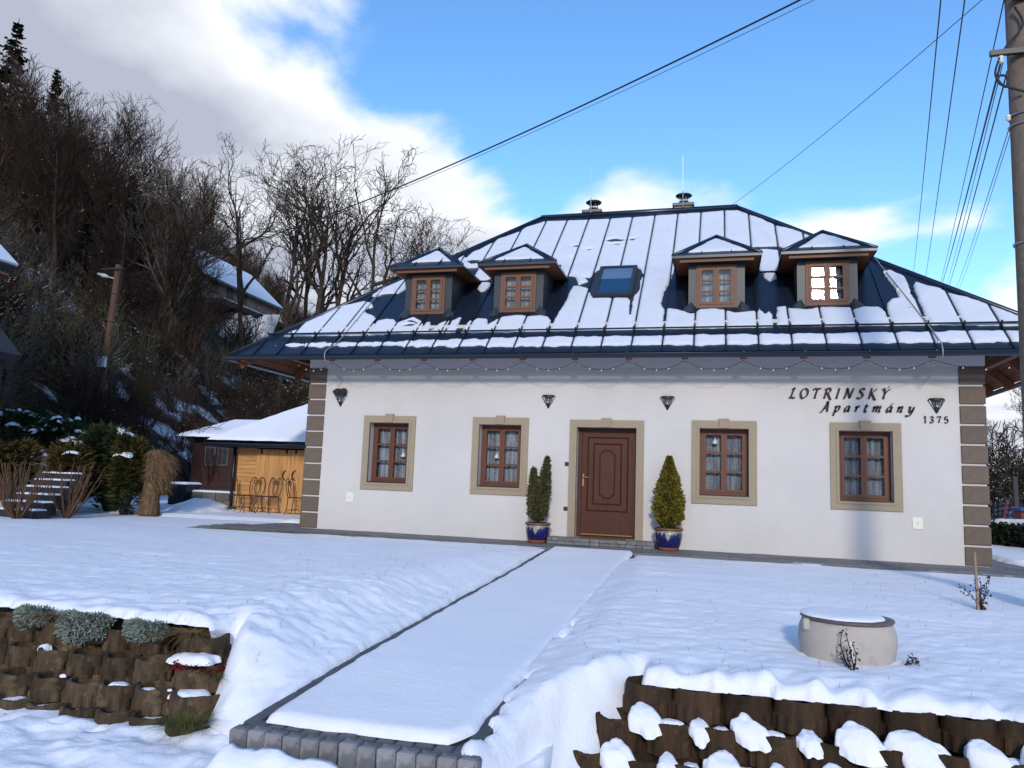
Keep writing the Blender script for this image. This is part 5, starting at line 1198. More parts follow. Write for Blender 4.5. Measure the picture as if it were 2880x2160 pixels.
# ------------------------------------------------------------------ concrete utility pole and wires
PX, PY = 12.93, -5.15
t = thing('utility_pole', 'tall grey concrete utility pole with steel crossarm at the lawn edge', 'pole', (PX, PY, -.2))
MB().tube([(PX, PY, -.6), (PX, PY, 4), (PX, PY, 9.4)], [.165, .15, .132], 24).build('shaft', 'pole_concrete', t, True)
def pz(x, y): return aty(x, y, PY)[2]
for y in (330, 358):
    z = pz(2850, y); MB().tube([(PX + .157 * math.cos(a), PY + .157 * math.sin(a), z) for a in np.linspace(0, 2 * math.pi, 25)[:-1]], .014, 6, closed=True).build('band', 'steel', t, True)
z = pz(2800, 690); MB().tube([(PX + .160 * math.cos(a), PY + .160 * math.sin(a), z) for a in np.linspace(0, 2 * math.pi, 25)[:-1]], .014, 6, closed=True).build('band', 'steel', t, True)
za = pz(2800, 172); MB().box(PX - .38, PX + .6, PY - .21, PY - .155, za - .03, za + .03).build('crossarm', 'black_metal', t)
zt_ = pz(2800, 20); MB().box(PX - .12, PX + .6, PY - .21, PY - .155, zt_ - .035, zt_ + .035).build('crossarm', 'black_metal', t)
cl = aty(2805, 180, PY - .18); c2_ = aty(2828, 240, PY - .18)
MB().tube(crom([(PX - .10, PY - .17, za + .55), (PX - .04, PY - .2, za + .30), (PX - .22, PY - .2, za + .06), cl, (cl[0] - .02, cl[1], cl[2] - .15), (c2_[0], c2_[1], c2_[2] - .02), (c2_[0] + .02, c2_[1], c2_[2] + .10), (c2_[0] - .06, c2_[1], c2_[2] + .12), (c2_[0] - .05, c2_[1], c2_[2] + .02), (PX - .05, PY - .19, c2_[2] - .1)], 6), .013, 6).build('cable_loop', 'cable', t, True)
MB().lathe((PX - .27, PY - .18, za - .13), [(.012, 0), (.03, .02), (.02, .05), (.03, .08), (.012, .10)], 10).build('insulator', 'white_plastic', t, True)
zi = pz(2830, 340); MB().lathe((PX - .19, PY - .08, zi - .04), [(.012, 0), (.03, .02), (.02, .04), (.03, .06), (.012, .08)], 10).build('insulator', 'white_plastic', t, True)
def wire(name, a, b, r_, sag, label, m_='cable', n=24, grp=None):
    a = np.array(a, float); b = np.array(b, float); P = [a + (b - a) * k / n + np.array([0, 0, -4 * sag * (k / n) * (1 - k / n)]) for k in range(n + 1)]
    o = MB().tube(P, r_, 5).build(name, m_); tag(o, label, 'cable', grp)
for (xt, xb, yb2, r_, Ya) in ((2645, 2568, 765, .009, -5.1), (2712, 2598, 800, .009, -5.1), (2822, 2641, 800, .008, -5.1), (2815, 2646, 798, .013, -5.1), (2821, 2658, 805, .006, -5.1), (2833, 2665, 805, .010, -5.0), (2848, 2684, 812, .006, -5.0), (2856, 2692, 815, .005, -5.0)):
    yt = 0 if xt < 2815 else (0 if xt == 2822 else (175 if xt in (2815, 2821) else (200 if xt == 2833 else 330)))
    a = aty(xt, yt, Ya); b = aty(xb, yb2, 30.0); d = (b - a); 
    ext = a - d * (.05 if yt == 0 else 0.0)
    wire('overhead_wire', ext, b + d * .45, r_, .25, 'thin dark overhead wire running past the house towards the valley', grp='wires running behind the house')
top = np.array([PX - .05, PY, 8.35]); lp = np.array([-11.9, 8.4, 8.25])
b = aty(1135, 525, 2.0)
wire('service_cable', top, lp, .0145, 0.75, 'thick black cable swooping over the roof to the wooden lamp pole', n=60)
wire('service_cable', top + (0, 0, -.12), lp + (0, 0, -.05), .0045, 0.72, 'thin wire hanging just below the thick black cable', n=60)
wire('ridge_wire', aty(2800, 0, -5.1) + np.array([.15, -.1, .25]), (9.86, 4.5, 8.22), .0055, .10, 'very thin wire from the concrete pole to the ridge end')
mat('lamp_dim', (0.085, 0.085, 0.09), 0.8)
# ------------------------------------------------------------------ timber shed
SHX0, SHX1, SHY, SHZ = -3.12, 1.2, 3.60, 0.0
t = thing('garden_shed', 'new pine garden shed with thick snow on its hipped roof', 'shed', (-1.0, 5.0, 0))
sheZ = aty(560 + 540 * .1929, 1180 + 405 * .1929, SHY)[2]           # wall top
xd = aty(560 + 850 * .1929, 1180 + 430 * .1929, SHY)[0]              # start of the doors
MB().box(SHX0 + .02, SHX1, SHY + .03, SHY + 3.2, .02, sheZ + .1).build('core', 'dark_boards', t)
nbd = 15; bh = (sheZ - .06) / nbd
for k in range(nbd): MB().bbox(SHX0, xd - .003, SHY, SHY + .028, .06 + k * bh + .003, .06 + (k + 1) * bh - .001, .006).build('board', 'pine_board_level', t)
for k in range(nbd): MB().bbox(SHX0 - .028, SHX0 + .0, SHY + .03, SHY + 3.2, .06 + k * bh + .003, .06 + (k + 1) * bh - .001, .006).build('board', 'pine_board_level', t)
x = xd + .004; k = 0
xs2 = aty(560 + 1280 * .1929, 1180 + 1380 * .1929, SHY)[0]
while x < SHX1 - .05:
    w_ = .135; 
    if abs(x + w_ - xs2) < .07: w_ = xs2 - x - .004
    MB().bbox(x + .001, x + w_ - .001, SHY - .022, SHY + .006, .075 + (k % 3) * .004, sheZ - .03, .005).build('door_board', 'pine_board', t); x += w_ + (.008 if abs(x + w_ + .004 - xs2) < .01 else 0); k += 1
for a in (920, 1285, 1420):
    p = aty(560 + a * .1929, 1180 + 440 * .1929, SHY - .03); MB().box(p[0] - .022, p[0] + .022, SHY - .05, SHY - .023, p[2] - .11, sheZ - .02).build('hanger', 'black_metal', t)
for a in (1245, 1385):
    p = aty(560 + a * .1929, 1180 + 815 * .1929, SHY - .03); MB().tube(crom([(p[0] + .03, SHY - .022, p[2] + .13), (p[0] - .01, SHY - .06, p[2] + .09), (p[0] - .04, SHY - .075, p[2]), (p[0] - .01, SHY - .06, p[2] - .09), (p[0] + .03, SHY - .022, p[2] - .13)], 5), .016, 7).build('handle', 'iron', t, True)
ez = aty(560 + 110 * .1929, 1180 + 350 * .1929, SHY - .40)[2]; ex0 = aty(560 + 110 * .1929, 1180 + 350 * .1929, SHY - .40)[0]
ey0, ey1, exr = SHY - .40, SHY + 3.6, 2.2; ap_ = aty(870, 1120, SHY + 1.6); sl2 = (ap_[2] - ez) / 2.0
MB().box(ex0, exr, ey0, ey1, ez - .03, ez + .02).build('roof_deck', 'dark_boards', t)
MB().tube([(ex0 - .06, ey0 - .06, ez - .02), (exr, ey0 - .06, ez - .02)], .055, 10).build('gutter', 'black_metal', t, True)
MB().tube([(ex0 - .06, ey0 - .06, ez - .02), (ex0 - .06, ey1, ez - .02)], .055, 10).build('gutter', 'black_metal', t, True)
MB().tube([(SHX0 - .18, SHY + .1, .1), (SHX0 - .18, SHY + .1, ez - .05)], .045, 8).build('downpipe', 'black_metal', t, True)
us = np.linspace(ex0, exr, 90); vs = np.linspace(ey0, ey1, 80); U, V_ = np.meshgrid(us, vs, indexing='ij')
dd = np.minimum(U - ex0, np.minimum(V_ - ey0, ey1 - V_)); slp = .64
rise = np.minimum(np.minimum((U - ex0) * slp * .92, (V_ - ey0) * slp), (ey1 - V_) * slp)
V, F = clip_field(us, vs, dd + .03, lambda x, y, d: np.stack([x, y, ez + .02 + np.minimum(np.minimum((x - ex0) * slp * .92, (y - ey0) * slp), (ey1 - y) * slp) + .14 * dome(d, .12) + .01 * fbm(x * 3, y * 3, 2)], -1))
tag(MB().raw(V, F).build('shed_snow', 'ground_snow', smooth=True), 'thick even snow layer on the shed roof', 'snow', kind='stuff')
# ------------------------------------------------------------------ wrought-iron chairs
def chair(label, x, y, rot):
    t = thing('iron_chair', label, 'chair', (0, 0, 0), 'wrought-iron chairs by the shed')
    T = lambda p, r_=.011, n=6: MB().tube(crom(p, 5) if len(p) > 2 else p, r_, n)
    sh, w_, d_ = .44, .19, .19
    T([(-w_, -d_, sh), (w_, -d_, sh), (w_ * .85, d_, sh), (-w_ * .85, d_, sh), (-w_, -d_, sh)], .012).build('seat_frame', 'iron', t)
    m = MB()
    for k in range(7): yy = -d_ + .05 + k * .048; m.tube([(-w_ * .92, yy, sh + .004), (w_ * .92, yy, sh + .004)], .007, 4)
    m.build('seat', 'iron', t)
    for s_ in (-1, 1):
        T([(s_ * w_ * .95, -d_, sh), (s_ * w_ * 1.05, -d_ - .03, sh - .15), (s_ * w_ * .80, -d_ - .01, .18), (s_ * w_ * 1.1, -d_ - .05, 0)]).build('leg', 'iron', t)
        T([(s_ * w_ * .85, d_, sh), (s_ * w_ * .82, d_ + .02, .2), (s_ * w_ * 1.0, d_ + .07, 0)]).build('leg', 'iron', t)
        # back: two tall loops with a scroll
        T([(s_ * w_ * .85, d_, sh), (s_ * w_ * 1.05, d_ + .03, sh + .15), (s_ * w_ * 1.05, d_ + .06, sh + .36), (s_ * w_ * .62, d_ + .075, sh + .49), (s_ * w_ * .12, d_ + .07, sh + .40), (s_ * w_ * .38, d_ + .05, sh + .22), (s_ * w_ * .15, d_ + .02, sh + .02)]).build('back_loop', 'iron', t)
        T([(s_ * w_ * .30, d_ + .06, sh + .33), (s_ * w_ * .50, d_ + .065, sh + .31), (s_ * w_ * .52, d_ + .068, sh + .39), (s_ * w_ * .34, d_ + .068, sh + .41), (s_ * w_ * .26, d_ + .068, sh + .36)], .008).build('scroll', 'iron', t)
        T([(s_ * w_ * 1.0, -d_, .10), (s_ * w_ * .6, 0, .15), (s_ * w_ * .9, d_ + .03, .10)], .008).build('brace', 'iron', t)
    t.location = (x, y, .06); t.rotation_euler = (0, 0, rot)
cf = lambda a, b: aty(560 + a * .1929, 1180 + b * .1929, SHY - .35)[0]
chair('wrought-iron chair in side view at the log-clad end of the shed wall', cf(600, 1350), SHY - .38, R(95))
chair('wrought-iron chair facing out, its back against the shed wall beside the side-on one', cf(760, 1350), SHY - .34, R(8))
chair('wrought-iron chair standing alone before the shed door boards', cf(1000, 1350), SHY - .34, R(-4))
chair('wrought-iron chair half hidden behind the corner stones of the house', cf(1440, 1350), SHY - .40, R(95))
# ------------------------------------------------------------------ old cabin behind, block wall, black box
CBY = 9.0
pL = aty(1250 * .4069, 1050 + 440 * .4069, CBY); pT = aty(1440 * .4069, 1050 + 335 * .4069, CBY + 1.0)
t = thing('old_cabin', 'old dark red wooden cabin with snowy roof behind the shed', 'cabin', ((pL[0] + -4.5) / 2, CBY + 1.5, 0))
MB().box(pL[0] + .35, -3.6, CBY + .3, CBY + 3, -.1, pL[2]).build('wall', 'cabin_wood', t)
for k in range(9): MB().box(pL[0] + .34, -3.6, CBY + .285, CBY + .3, .05 + k * .24, .05 + k * .24 + .225).build('board', 'cabin_wood', t)
wq = aty(1490 * .4069, 1050 + 570 * .4069, CBY + .28)
for dx in (-.42, .12):
    w_ = MB().box(wq[0] + dx - .02, wq[0] + dx + .42, CBY + .255, CBY + .284, wq[2] - .35, wq[2] + .32).build('window', 'lamp_dim', t)
    MB().box(wq[0] + dx + .03, wq[0] + dx + .37, CBY + .245, CBY + .254, wq[2] - .30, wq[2] + .27).build('pane', 'tile_dark', w_)
    MB().box(wq[0] + dx + .19, wq[0] + dx + .21, CBY + .236, CBY + .2445, wq[2] - .30, wq[2] + .27).build('glazing_bar', 'lamp_dim', w_)
rx0, rxr = pL[0] - .1, -3.2; zE = pL[2]; zR = pT[2]
MB().add([(rx0, CBY - .15, zE), (rxr, CBY - .15, zE), (rxr, CBY + 1.5, zR), (rx0 + 1.0, CBY + 1.5, zR), (rx0, CBY + 3.2, zE), (rxr, CBY + 3.2, zE)], [(0, 1, 2, 3), (3, 2, 5, 4), (0, 3, 4)]).build('roof', 'tile_dark', t)
us = np.linspace(rx0, rxr, 60); vs = np.linspace(CBY - .15, CBY + 1.6, 30); U, V_ = np.meshgrid(us, vs, indexing='ij')
D = np.minimum(np.minimum(V_ - CBY + .13, 9), (U - rx0) - (V_ - CBY + .15) * .6) + .03 * fbm(U * 3, V_ * 3, 2)
V, F = clip_field(us, vs, D, lambda x, y, d: np.stack([x, y, zE + (y - CBY + .15) / 1.65 * (zR - zE) + .02 + .09 * dome(d, .12)], -1))
tag(MB().raw(V, F).build('cabin_snow', 'ground_snow', smooth=True), 'snow lying on the roof of the old dark cabin', 'snow', kind='stuff')
t = thing('block_wall', 'low wall of grey concrete blocks beside the pine shed', 'wall', (-4.6, 4.9, 0))
for r_ in range(2):
    for k in range(6): MB().bbox(-5.75 + k * .46 + (.2 if r_ else 0), -5.31 + k * .46 + (.2 if r_ else 0), 4.85, 5.05, .02 + r_ * .235, .25 + r_ * .235, .012).build('block', 'grey_block', t)
us = np.linspace(-5.6, -2.8, 60); vs = np.linspace(4.8, 5.4, 16); U, V_ = np.meshgrid(us, vs, indexing='ij')
V, F = clip_field(us, vs, np.minimum(np.minimum(U + 5.55, -2.85 - U), np.minimum(V_ - 4.84, 5.35 - V_)) + .02 * fbm(U * 5, V_ * 5, 2), lambda x, y, d: np.stack([x, y, .485 + .05 * dome(d, .08)], -1))
tag(MB().raw(V, F).build('wall_snow', 'ground_snow', smooth=True), 'thin snow strip on top of the block wall', 'snow', kind='stuff')
bxp = atz(1265 * .4069, 1050 + 905 * .4069, .10); bt = aty(1250 * .4069, 1050 + 765 * .4069, bxp[1])[2]
hw_ = .36 * (aty(1350 * .4069, 1416, bxp[1])[0] - aty(1200 * .4069, 1416, bxp[1])[0])
t = thing('storage_box', 'black plastic storage box with a snow cap at the garden edge', 'storage box', (bxp[0], bxp[1], .05))
m = MB(); b_ = hw_ * .95; w2 = hw_ * 1.15
V = [(bxp[0] + s_ * (b_ if z == 0 else w2), bxp[1] + q * .32, .02 if z == 0 else bt - .06) for z in (0, 1) for (s_, q) in ((-1, -1), (1, -1), (1, 1), (-1, 1))]
m.add(V, [(0, 1, 5, 4), (1, 2, 6, 5), (2, 3, 7, 6), (3, 0, 4, 7), (4, 5, 6, 7)]); m.build('body', 'black_plastic', t)
for k in range(6): x = bxp[0] - w2 * .85 + k * w2 * .34; MB().beam((x * .97 + bxp[0] * .03, bxp[1] - .322, .06), (x, bxp[1] - .325, bt - .08), .03, .012, up=(0, -1, 0)).build('rib', 'black_plastic', t)
MB().bbox(bxp[0] - w2 - .04, bxp[0] + w2 + .04, bxp[1] - .36, bxp[1] + .36, bt - .06, bt, .015).build('lid', 'black_plastic', t)
us = np.linspace(-w2 - .05, w2 + .05, 30); vs = np.linspace(-.37, .37, 20); U, V_ = np.meshgrid(us, vs, indexing='ij')
V, F = clip_field(us, vs, np.minimum(w2 + .03 - np.abs(U), .35 - np.abs(V_)), lambda x, y, d: np.stack([bxp[0] + x, bxp[1] + y, bt + .004 + .06 * dome(d, .10)], -1))
tag(MB().raw(V, F).build('box_snow', 'ground_snow', smooth=True), 'flat snow cap on the black storage box', 'snow', kind='stuff')
# snow heap and green strip between box and grass bundle
us = np.linspace(-1.6, 1.6, 60); U, V_ = np.meshgrid(us, us, indexing='ij'); hc = atz(1130 * .4069, 1050 + 960 * .4069, .05)
V, F = clip_field(us, us, 1.25 - np.hypot(U * 1.0, V_ * 1.0) + .15 * fbm(U * 2, V_ * 2, 3), lambda u, v, d: np.stack([hc[0] + .1 + u, hc[1] + 1.5 + v, .03 + np.clip(d, 0, 1.1) * .36 * (1 - .6 * sstep(-.4, .9, u)) + .05 * fbm(u * 3, v * 3, 3)], -1))
tag(MB().raw(V, F).build('snow_heap', 'ground_snow', smooth=True), 'sloping snow heap between the grass bundle and the black box', 'snow', kind='stuff')
g = np.random.default_rng(71); V = []; F = []; b = 0
for k in range(1800):
    x = g.uniform(-4.6, -3.05); y = 3.55 + g.normal(0, .12) - .2 * (x + 3.6); p = np.array([x, y, .08]); h = g.uniform(.05, .13); a = g.random() * 6.28
    V += [p - (.008, 0, 0), p + (.008, 0, 0), p + np.array([.5 * h * math.cos(a), .5 * h * math.sin(a), h])]; F.append((b, b + 1, b + 2)); b += 3
tag(MB().add(V, F).build('green_strip', 'moss', org=(0, 0, 0)), 'strip of green grass at the shed corner', 'grass', kind='stuff')

# ------------------------------------------------------------------ left garden: evergreens, tied grass, bare shrubs, steps
def conifer_bush(name, label, x, y, z, rx, ry, H, n, m_, seed, snow=0, grp=None, droop=.25, fsize=.16):
    """bush of flat sprays: each spray a fan of narrow fingers"""
    g = np.random.default_rng(seed); t = thing(name, label, 'evergreen bush', (x, y, z), grp)
    lobes = [(0, 0, .5, 1.0)] + [(g.uniform(-.55, .55), g.uniform(-.5, .5), g.uniform(.3, .85), g.uniform(.4, .65)) for _ in range(7)]
    V = []; F = []; b = 0; tops = []
    for k in range(n):
        lx, ly, lz, ls = lobes[g.integers(len(lobes))]
        d = g.normal(0, 1, 3); d /= np.linalg.norm(d); d[2] = abs(d[2]) if g.random() < .72 else d[2]
        rr = (g.uniform(.72, 1.0)) * ls
        p = np.array([x + rx * (lx + d[0] * rr * .75), y + ry * (ly + d[1] * rr * .75), z + H * (lz * .75 + d[2] * rr * .42)])
        if p[2] < z + .02: continue
        if d[2] > .55 and rr > .8 * ls: tops.append((p, d))
        o = np.array([d[0], d[1], d[2] * .3 + .25]); o /= np.linalg.norm(o); s_ = np.cross(o, (0, 0, 1)); s_ /= np.linalg.norm(s_) + 1e-9; s_ = s_ + g.normal(0, .35, 3); L = fsize * g.uniform(.6, 1.5)
        for j in range(7):
            f = (j - 3) / 3; e = o * (1 - .35 * abs(f)) + s_ * f * .75; e[2] -= droop * abs(f); base = p + o * L * .28 * (1 - abs(f)); tip = base + e * L * (1 - .25 * abs(f)); tip[2] -= droop * L * .5
            wv = np.cross(e, g.normal(0, 1, 3)); wv /= np.linalg.norm(wv) + 1e-9; wv *= L * .085
            V += [base - wv * .6, base + wv * .6, (base + tip) / 2 + wv, tip, (base + tip) / 2 - wv]; F += [(b, b + 1, b + 2, b + 4), (b + 4, b + 2, b + 3)]; b += 5
    MB().add(V, F).build('crown', m_, t)
    m = MB()
    for k in range(4): a = k * 1.57 + .4; m.tube([(x + .05 * math.cos(a), y + .05 * math.sin(a), z - .05), (x + rx * .3 * math.cos(a), y + ry * .3 * math.sin(a), z + H * .4), (x + rx * .45 * math.cos(a), y + ry * .45 * math.sin(a), z + H * .7)], [.05, .035, .012], 6)
    # dark core so that no sky shows through the middle
    th = np.linspace(0, 2 * math.pi, 15)[:-1]
    m.build('trunk', 'bark_dark', t)
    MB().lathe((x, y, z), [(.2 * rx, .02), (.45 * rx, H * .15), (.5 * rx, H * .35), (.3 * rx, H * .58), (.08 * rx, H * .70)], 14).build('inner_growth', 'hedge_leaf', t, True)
    if snow and tops:
        sm = MB(); idx = g.choice(len(tops), min(snow, len(tops)), replace=False)
        for i in idx:
            p, d = tops[i]; r1 = g.uniform(.08, .24); r2 = r1 * g.uniform(.4, .75); a = g.random() * 6.28; us_ = np.linspace(-1.2, 1.2, 11); U_, W_ = np.meshgrid(us_, us_, indexing='ij')
            Dd = 1 - np.hypot(U_, W_) + .2 * fbm(U_ * 2 + i, W_ * 2 + i, 2); ca, sa = math.cos(a), math.sin(a)
            sm.raw(*clip_field(us_, us_, Dd, lambda u, v, dd_: np.stack([p[0] + r1 * u * ca - r2 * v * sa, p[1] + r1 * u * sa + r2 * v * ca, p[2] + .07 + .07 * dome(dd_, .7) - .10 * r1 * 4 * (u * u) * .5 - .12 * np.clip(u * d[0] + v * d[1], -1, 1) * .4], -1)))
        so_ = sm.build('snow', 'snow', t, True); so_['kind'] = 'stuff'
    return t
GA = lambda a, b, z=0.0: atz(a * .4069, 1050 + b * .4069, z)
def bush_at(u0, u1, vt, Y_, z, depth, n, m_, seed, snow, label, fsize=.16):
    a = aty(u0, 1300, Y_); b = aty(u1, 1300, Y_); H = aty((u0 + u1) / 2, vt, Y_)[2] - z
    conifer_bush('evergreen_bush', label, (a[0] + b[0]) / 2, Y_, z, (b[0] - a[0]) / 2, depth, H * 1.08, n, m_, seed, snow, None, .25, fsize)
bush_at(258, 392, 1178, 1.3, 0.0, .8, 2300, 'thuja_dark', 81, 14, 'tall dark evergreen bush beside the tied dry grass')
bush_at(112, 275, 1215, .5, .10, .8, 2000, 'thuja_bronze', 82, 5, 'bronze-green spreading conifer behind the pruned bare shrub')
bush_at(90, 300, 1140, 2.4, .3, 1.2, 2500, 'thuja_dark', 83, 30, 'dark evergreen with snow-laden top behind the bronze conifer')
bush_at(-60, 70, 1215, -.2, .3, .9, 1800, 'thuja_bronze', 84, 6, 'golden-brown conifer on the bank above the garden steps')
bush_at(-60, 130, 1118, 2.6, .6, 1.2, 2200, 'thuja_dark', 85, 30, 'dark snow-topped evergreen highest on the bank by the steps')
bush_at(330, 395, 1205, .9, 0, .5, 1300, 'thuja_gold', 86, 6, 'narrow olive conifer against the tied dry grass')
# snow blanket on the bank between the bushes
bc = aty(88, 1290, 1.0); us = np.linspace(-1.5, 1.5, 60); U, V_ = np.meshgrid(us, us, indexing='ij')
V, F = clip_field(us, us, 1.1 - np.hypot(U, V_) + .25 * fbm(U * 2 + 4, V_ * 2, 3), lambda u, v, d: np.stack([bc[0] + u * .62, bc[1] + v * .8, bc[2] - .35 + .45 * v * 1.0 + .25 * dome(d, .5) + .10 * fbm(u * 3, v * 3, 3)], -1))
tag(MB().raw(V, F).build('bank_snow', 'ground_snow', smooth=True), 'snow blanket on the bank between the evergreens above the steps', 'snow', kind='stuff')
# steps
s0 = GA(120, 1000); t = thing('garden_steps', 'dark garden steps with snow on the treads climbing between bushes', 'steps', (s0[0], s0[1], 0))
ss = MB()
for k in range(8):
    y = s0[1] + .1 + k * .30; z = .02 + k * .155; x0_, x1_ = s0[0] - .75 - k * .10, s0[0] + .35 - k * .13
    MB().box(x0_, x1_, y, y + .34, z - .14 - .0, z + .13).build('step', 'tile_dark', t)
    us = np.linspace(x0_, x1_, 26); vs = np.linspace(y, y + .30, 9); U, V_ = np.meshgrid(us, vs, indexing='ij')
    ss.raw(*clip_field(us, vs, np.minimum(np.minimum(U - x0_ - .03, x1_ - .02 - U), np.minimum(V_ - y - .01, y + .32 - V_)) + .02 * fbm(U * 6, V_ * 6 + k, 2), lambda x, y_, d: np.stack([x, y_, z + .132 + .035 * dome(d, .07)], -1)))
tag(ss.build('step_snow', 'ground_snow', smooth=True, org=(0, 0, 0)), 'strips of snow on the treads of the garden steps', 'snow', kind='stuff')
# tied ornamental grass
p = GA(985, 985); t = thing('tied_grass', 'sheaf of dry ornamental grass tied upright with a drooping mop top', 'ornamental grass', (p[0], p[1] + .2, 0))
g = np.random.default_rng(91); V = []; F = []; b = 0; cx_, cy_ = p[0], p[1] + .2; Hg = aty(1000 * .4069, 1050 + 530 * .4069, cy_)[2]
for k in range(4600):
    a = g.random() * 6.28; r_ = math.sqrt(g.random()); mop = g.random() < .35
    prof = ([0, .25, .55, .75, .9, 1.0], [.25, .20, .17, .21, .25, .20])
    z0_ = 0.02 if not mop else Hg * g.uniform(.5, .85); z1_ = Hg * g.uniform(.55, 1.0); w_ = .0045
    pts = []
    for i in range(6):
        f = z0_ + (z1_ - z0_) * i / 5; rr = np.interp(f / Hg, *prof) * r_; sway = .12 * (f / Hg) ** 2; pts.append(np.array([cx_ + rr * math.cos(a) + sway, cy_ + rr * math.sin(a), f]) + g.normal(0, .014, 3))
    if g.random() < .5: e = np.array([.22 + .25 * g.random(), .1 * g.normal(), -.10 - .35 * g.random()]) if g.random() < .65 else np.array([-.12 * g.random() - .04, .1 * g.normal(), -.15 * g.random()]); pts += [pts[-1] + e * .5 + np.array([0, 0, .05]), pts[-1] + e]
    sd_ = np.array([-math.sin(a), math.cos(a), 0]) * w_; nn_ = len(pts)
    for i, q in enumerate(pts): V += [q - sd_, q + sd_]
    F += [(b + 2 * i, b + 2 * i + 1, b + 2 * i + 3, b + 2 * i + 2) for i in range(nn_ - 1)]; b += 2 * nn_
MB().add(V, F).build('blades', 'plume', t)
MB().lathe((cx_, cy_, 0), [(.08, 0), (.06, Hg * .35), (.05, Hg * .58), (.08, Hg * .80), (.02, Hg * .88)], 14).build('core', 'bark_dark', t, True)
MB().tube([(cx_ + .165 * math.cos(a) + .03, cy_ + .165 * math.sin(a), Hg * .56) for a in np.linspace(0, 2 * math.pi, 17)[:-1]], .012, 5, closed=True).build('string', 'pale_wood', t)
# pruned bare shrubs: fans of canes
def cane_shrub(label, x, y, z, n, H, spread, seed, m_='cane'):
    g = np.random.default_rng(seed); t = thing('bare_shrub', label, 'shrub', (x, y, z)); st_ = []
    for k in range(n):
        a = g.random() * 6.28; s_ = spread * g.uniform(.25, 1.0); h = H * g.uniform(.65, 1.05); p0 = np.array([x + .06 * math.cos(a), y + .06 * math.sin(a), z]); d = np.array([math.cos(a) * s_, math.sin(a) * s_, h]); pr_ = p0
        for i in range(1, 7):
            f = i / 6; q = p0 + d * np.array([f ** .8, f ** .8, f]) + g.normal(0, .012, 3); st_.append((*pr_, *q, .013 * (1 - .55 * (i - 1) / 6), .013 * (1 - .55 * f))); pr_ = q
            if i > 2 and g.random() < .5: e = g.normal(0, .5, 3) + (d / h) * 1.0; e[2] = abs(e[2]); e = e / np.linalg.norm(e) * g.uniform(.08, .22); st_.append((*q, *(q + e), .005, .002))
    MB().frusta(st_, 5).build('canes', m_, t)
p = GA(430, 1000); cane_shrub('pruned bare shrub of tan canes standing before the bronze conifer', p[0], p[1] + .1, 0, 34, 1.18, .62, 95)
p = GA(70, 1010); cane_shrub('reddish bare shrub of thin canes in front of the garden steps', p[0], p[1] + .15, 0, 46, 1.15, .65, 96)
p = GA(1330, 870, .1); cane_shrub('tangled bare brown shrub behind the block wall', p[0], p[1] + 1.2, .1, 90, 2.3, 1.1, 97, 'twig_brown')
p = GA(1500, 820, .1); cane_shrub('thin bare shrub against the dark cabin wall', p[0] - .2, p[1] + 1.0, .1, 70, 2.2, .9, 98, 'twig_brown')
p = GA(1200, 800, .1); cane_shrub('leafless shrub behind the black storage box', p[0] - .6, p[1] + 2.0, .2, 46, 1.8, .8, 99, 'twig_olive')
# ------------------------------------------------------------------ neighbour's house, only its eaves reach into view
e1 = aty(48, 752, -0.5); e2 = aty(62, 1000, -0.5)
t = thing('neighbour_house', 'neighbouring house whose dark snow-edged eaves jut in beside the hillside trees', 'house', (e1[0] - 4.5, -3.5, 0))
MB().box(e1[0] - 8, e1[0] - 1.35, -6.5, -1.3, -.1, e1[2] + .2).build('wall', 'old_render', t)
sr_ = .83
r1 = MB().poly([(e1[0], -7.5, e1[2]), (e1[0], -.5, e1[2]), (e1[0] - 4.4, -.5, e1[2] + 4.4 * sr_), (e1[0] - 4.4, -7.5, e1[2] + 4.4 * sr_)], .20, (.64, 0, .77)).build('roof', 'tile_dark', t)
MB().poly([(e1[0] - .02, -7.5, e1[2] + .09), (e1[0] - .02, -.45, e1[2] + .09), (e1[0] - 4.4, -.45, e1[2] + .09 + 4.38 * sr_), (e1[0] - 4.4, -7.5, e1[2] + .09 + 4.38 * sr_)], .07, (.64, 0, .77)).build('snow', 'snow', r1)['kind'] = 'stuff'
MB().box(e1[0] - 1.3, e1[0] - .05, -7.3, -.65, e1[2] - .25, e1[2] - .20).build('soffit', 'eave_wood', t)
r2 = MB().poly([(e2[0], -6.5, e2[2]), (e2[0], -.5, e2[2]), (e2[0] - 2.4, -.5, e2[2] + 2.4 * .9), (e2[0] - 2.4, -6.5, e2[2] + 2.4 * .9)], .22, (.67, 0, .74)).build('porch_roof', 'tile_dark', t)
MB().box(e2[0] - .5, e2[0] - .35, -.8, -.65, -.05, e2[2] - .05).build('porch_post', 'dark_boards', t)
# ------------------------------------------------------------------ right side: hedge, fence, bin
RQ = lambda a, b: (2740 + a * .3977, 980 + b * .3977)
h0 = atz(*RQ(112, 1398), .0); h1 = np.array([14.95, 1.2, 0]); 
hd = np.array([16.2, 6.6, 0]); hA, hB = np.array([15.75, 6.3]), np.array([17.6, 3.2])
t = thing('clipped_hedge', 'dark clipped evergreen hedge with snow on top beside the house', 'hedge', (hA[0], hA[1], 0))
topz = aty(*RQ(200, 1262), 5.6)[2]; g = np.random.default_rng(110); n = 9000
f = g.random(n); face = g.random(n); Lx = hB - hA; nr = np.array([-Lx[1], Lx[0]]) / np.linalg.norm(Lx); nr = nr if nr[1] < 0 else -nr
tt = np.where(face < .72, 0, g.random(n)); zz = np.where(face < .72, g.random(n) * topz, topz)
P = np.stack([hA[0] + Lx[0] * f - nr[0] * .7 * tt, hA[1] + Lx[1] * f - nr[1] * .7 * tt, zz], -1) + g.normal(0, .04, (n, 3))
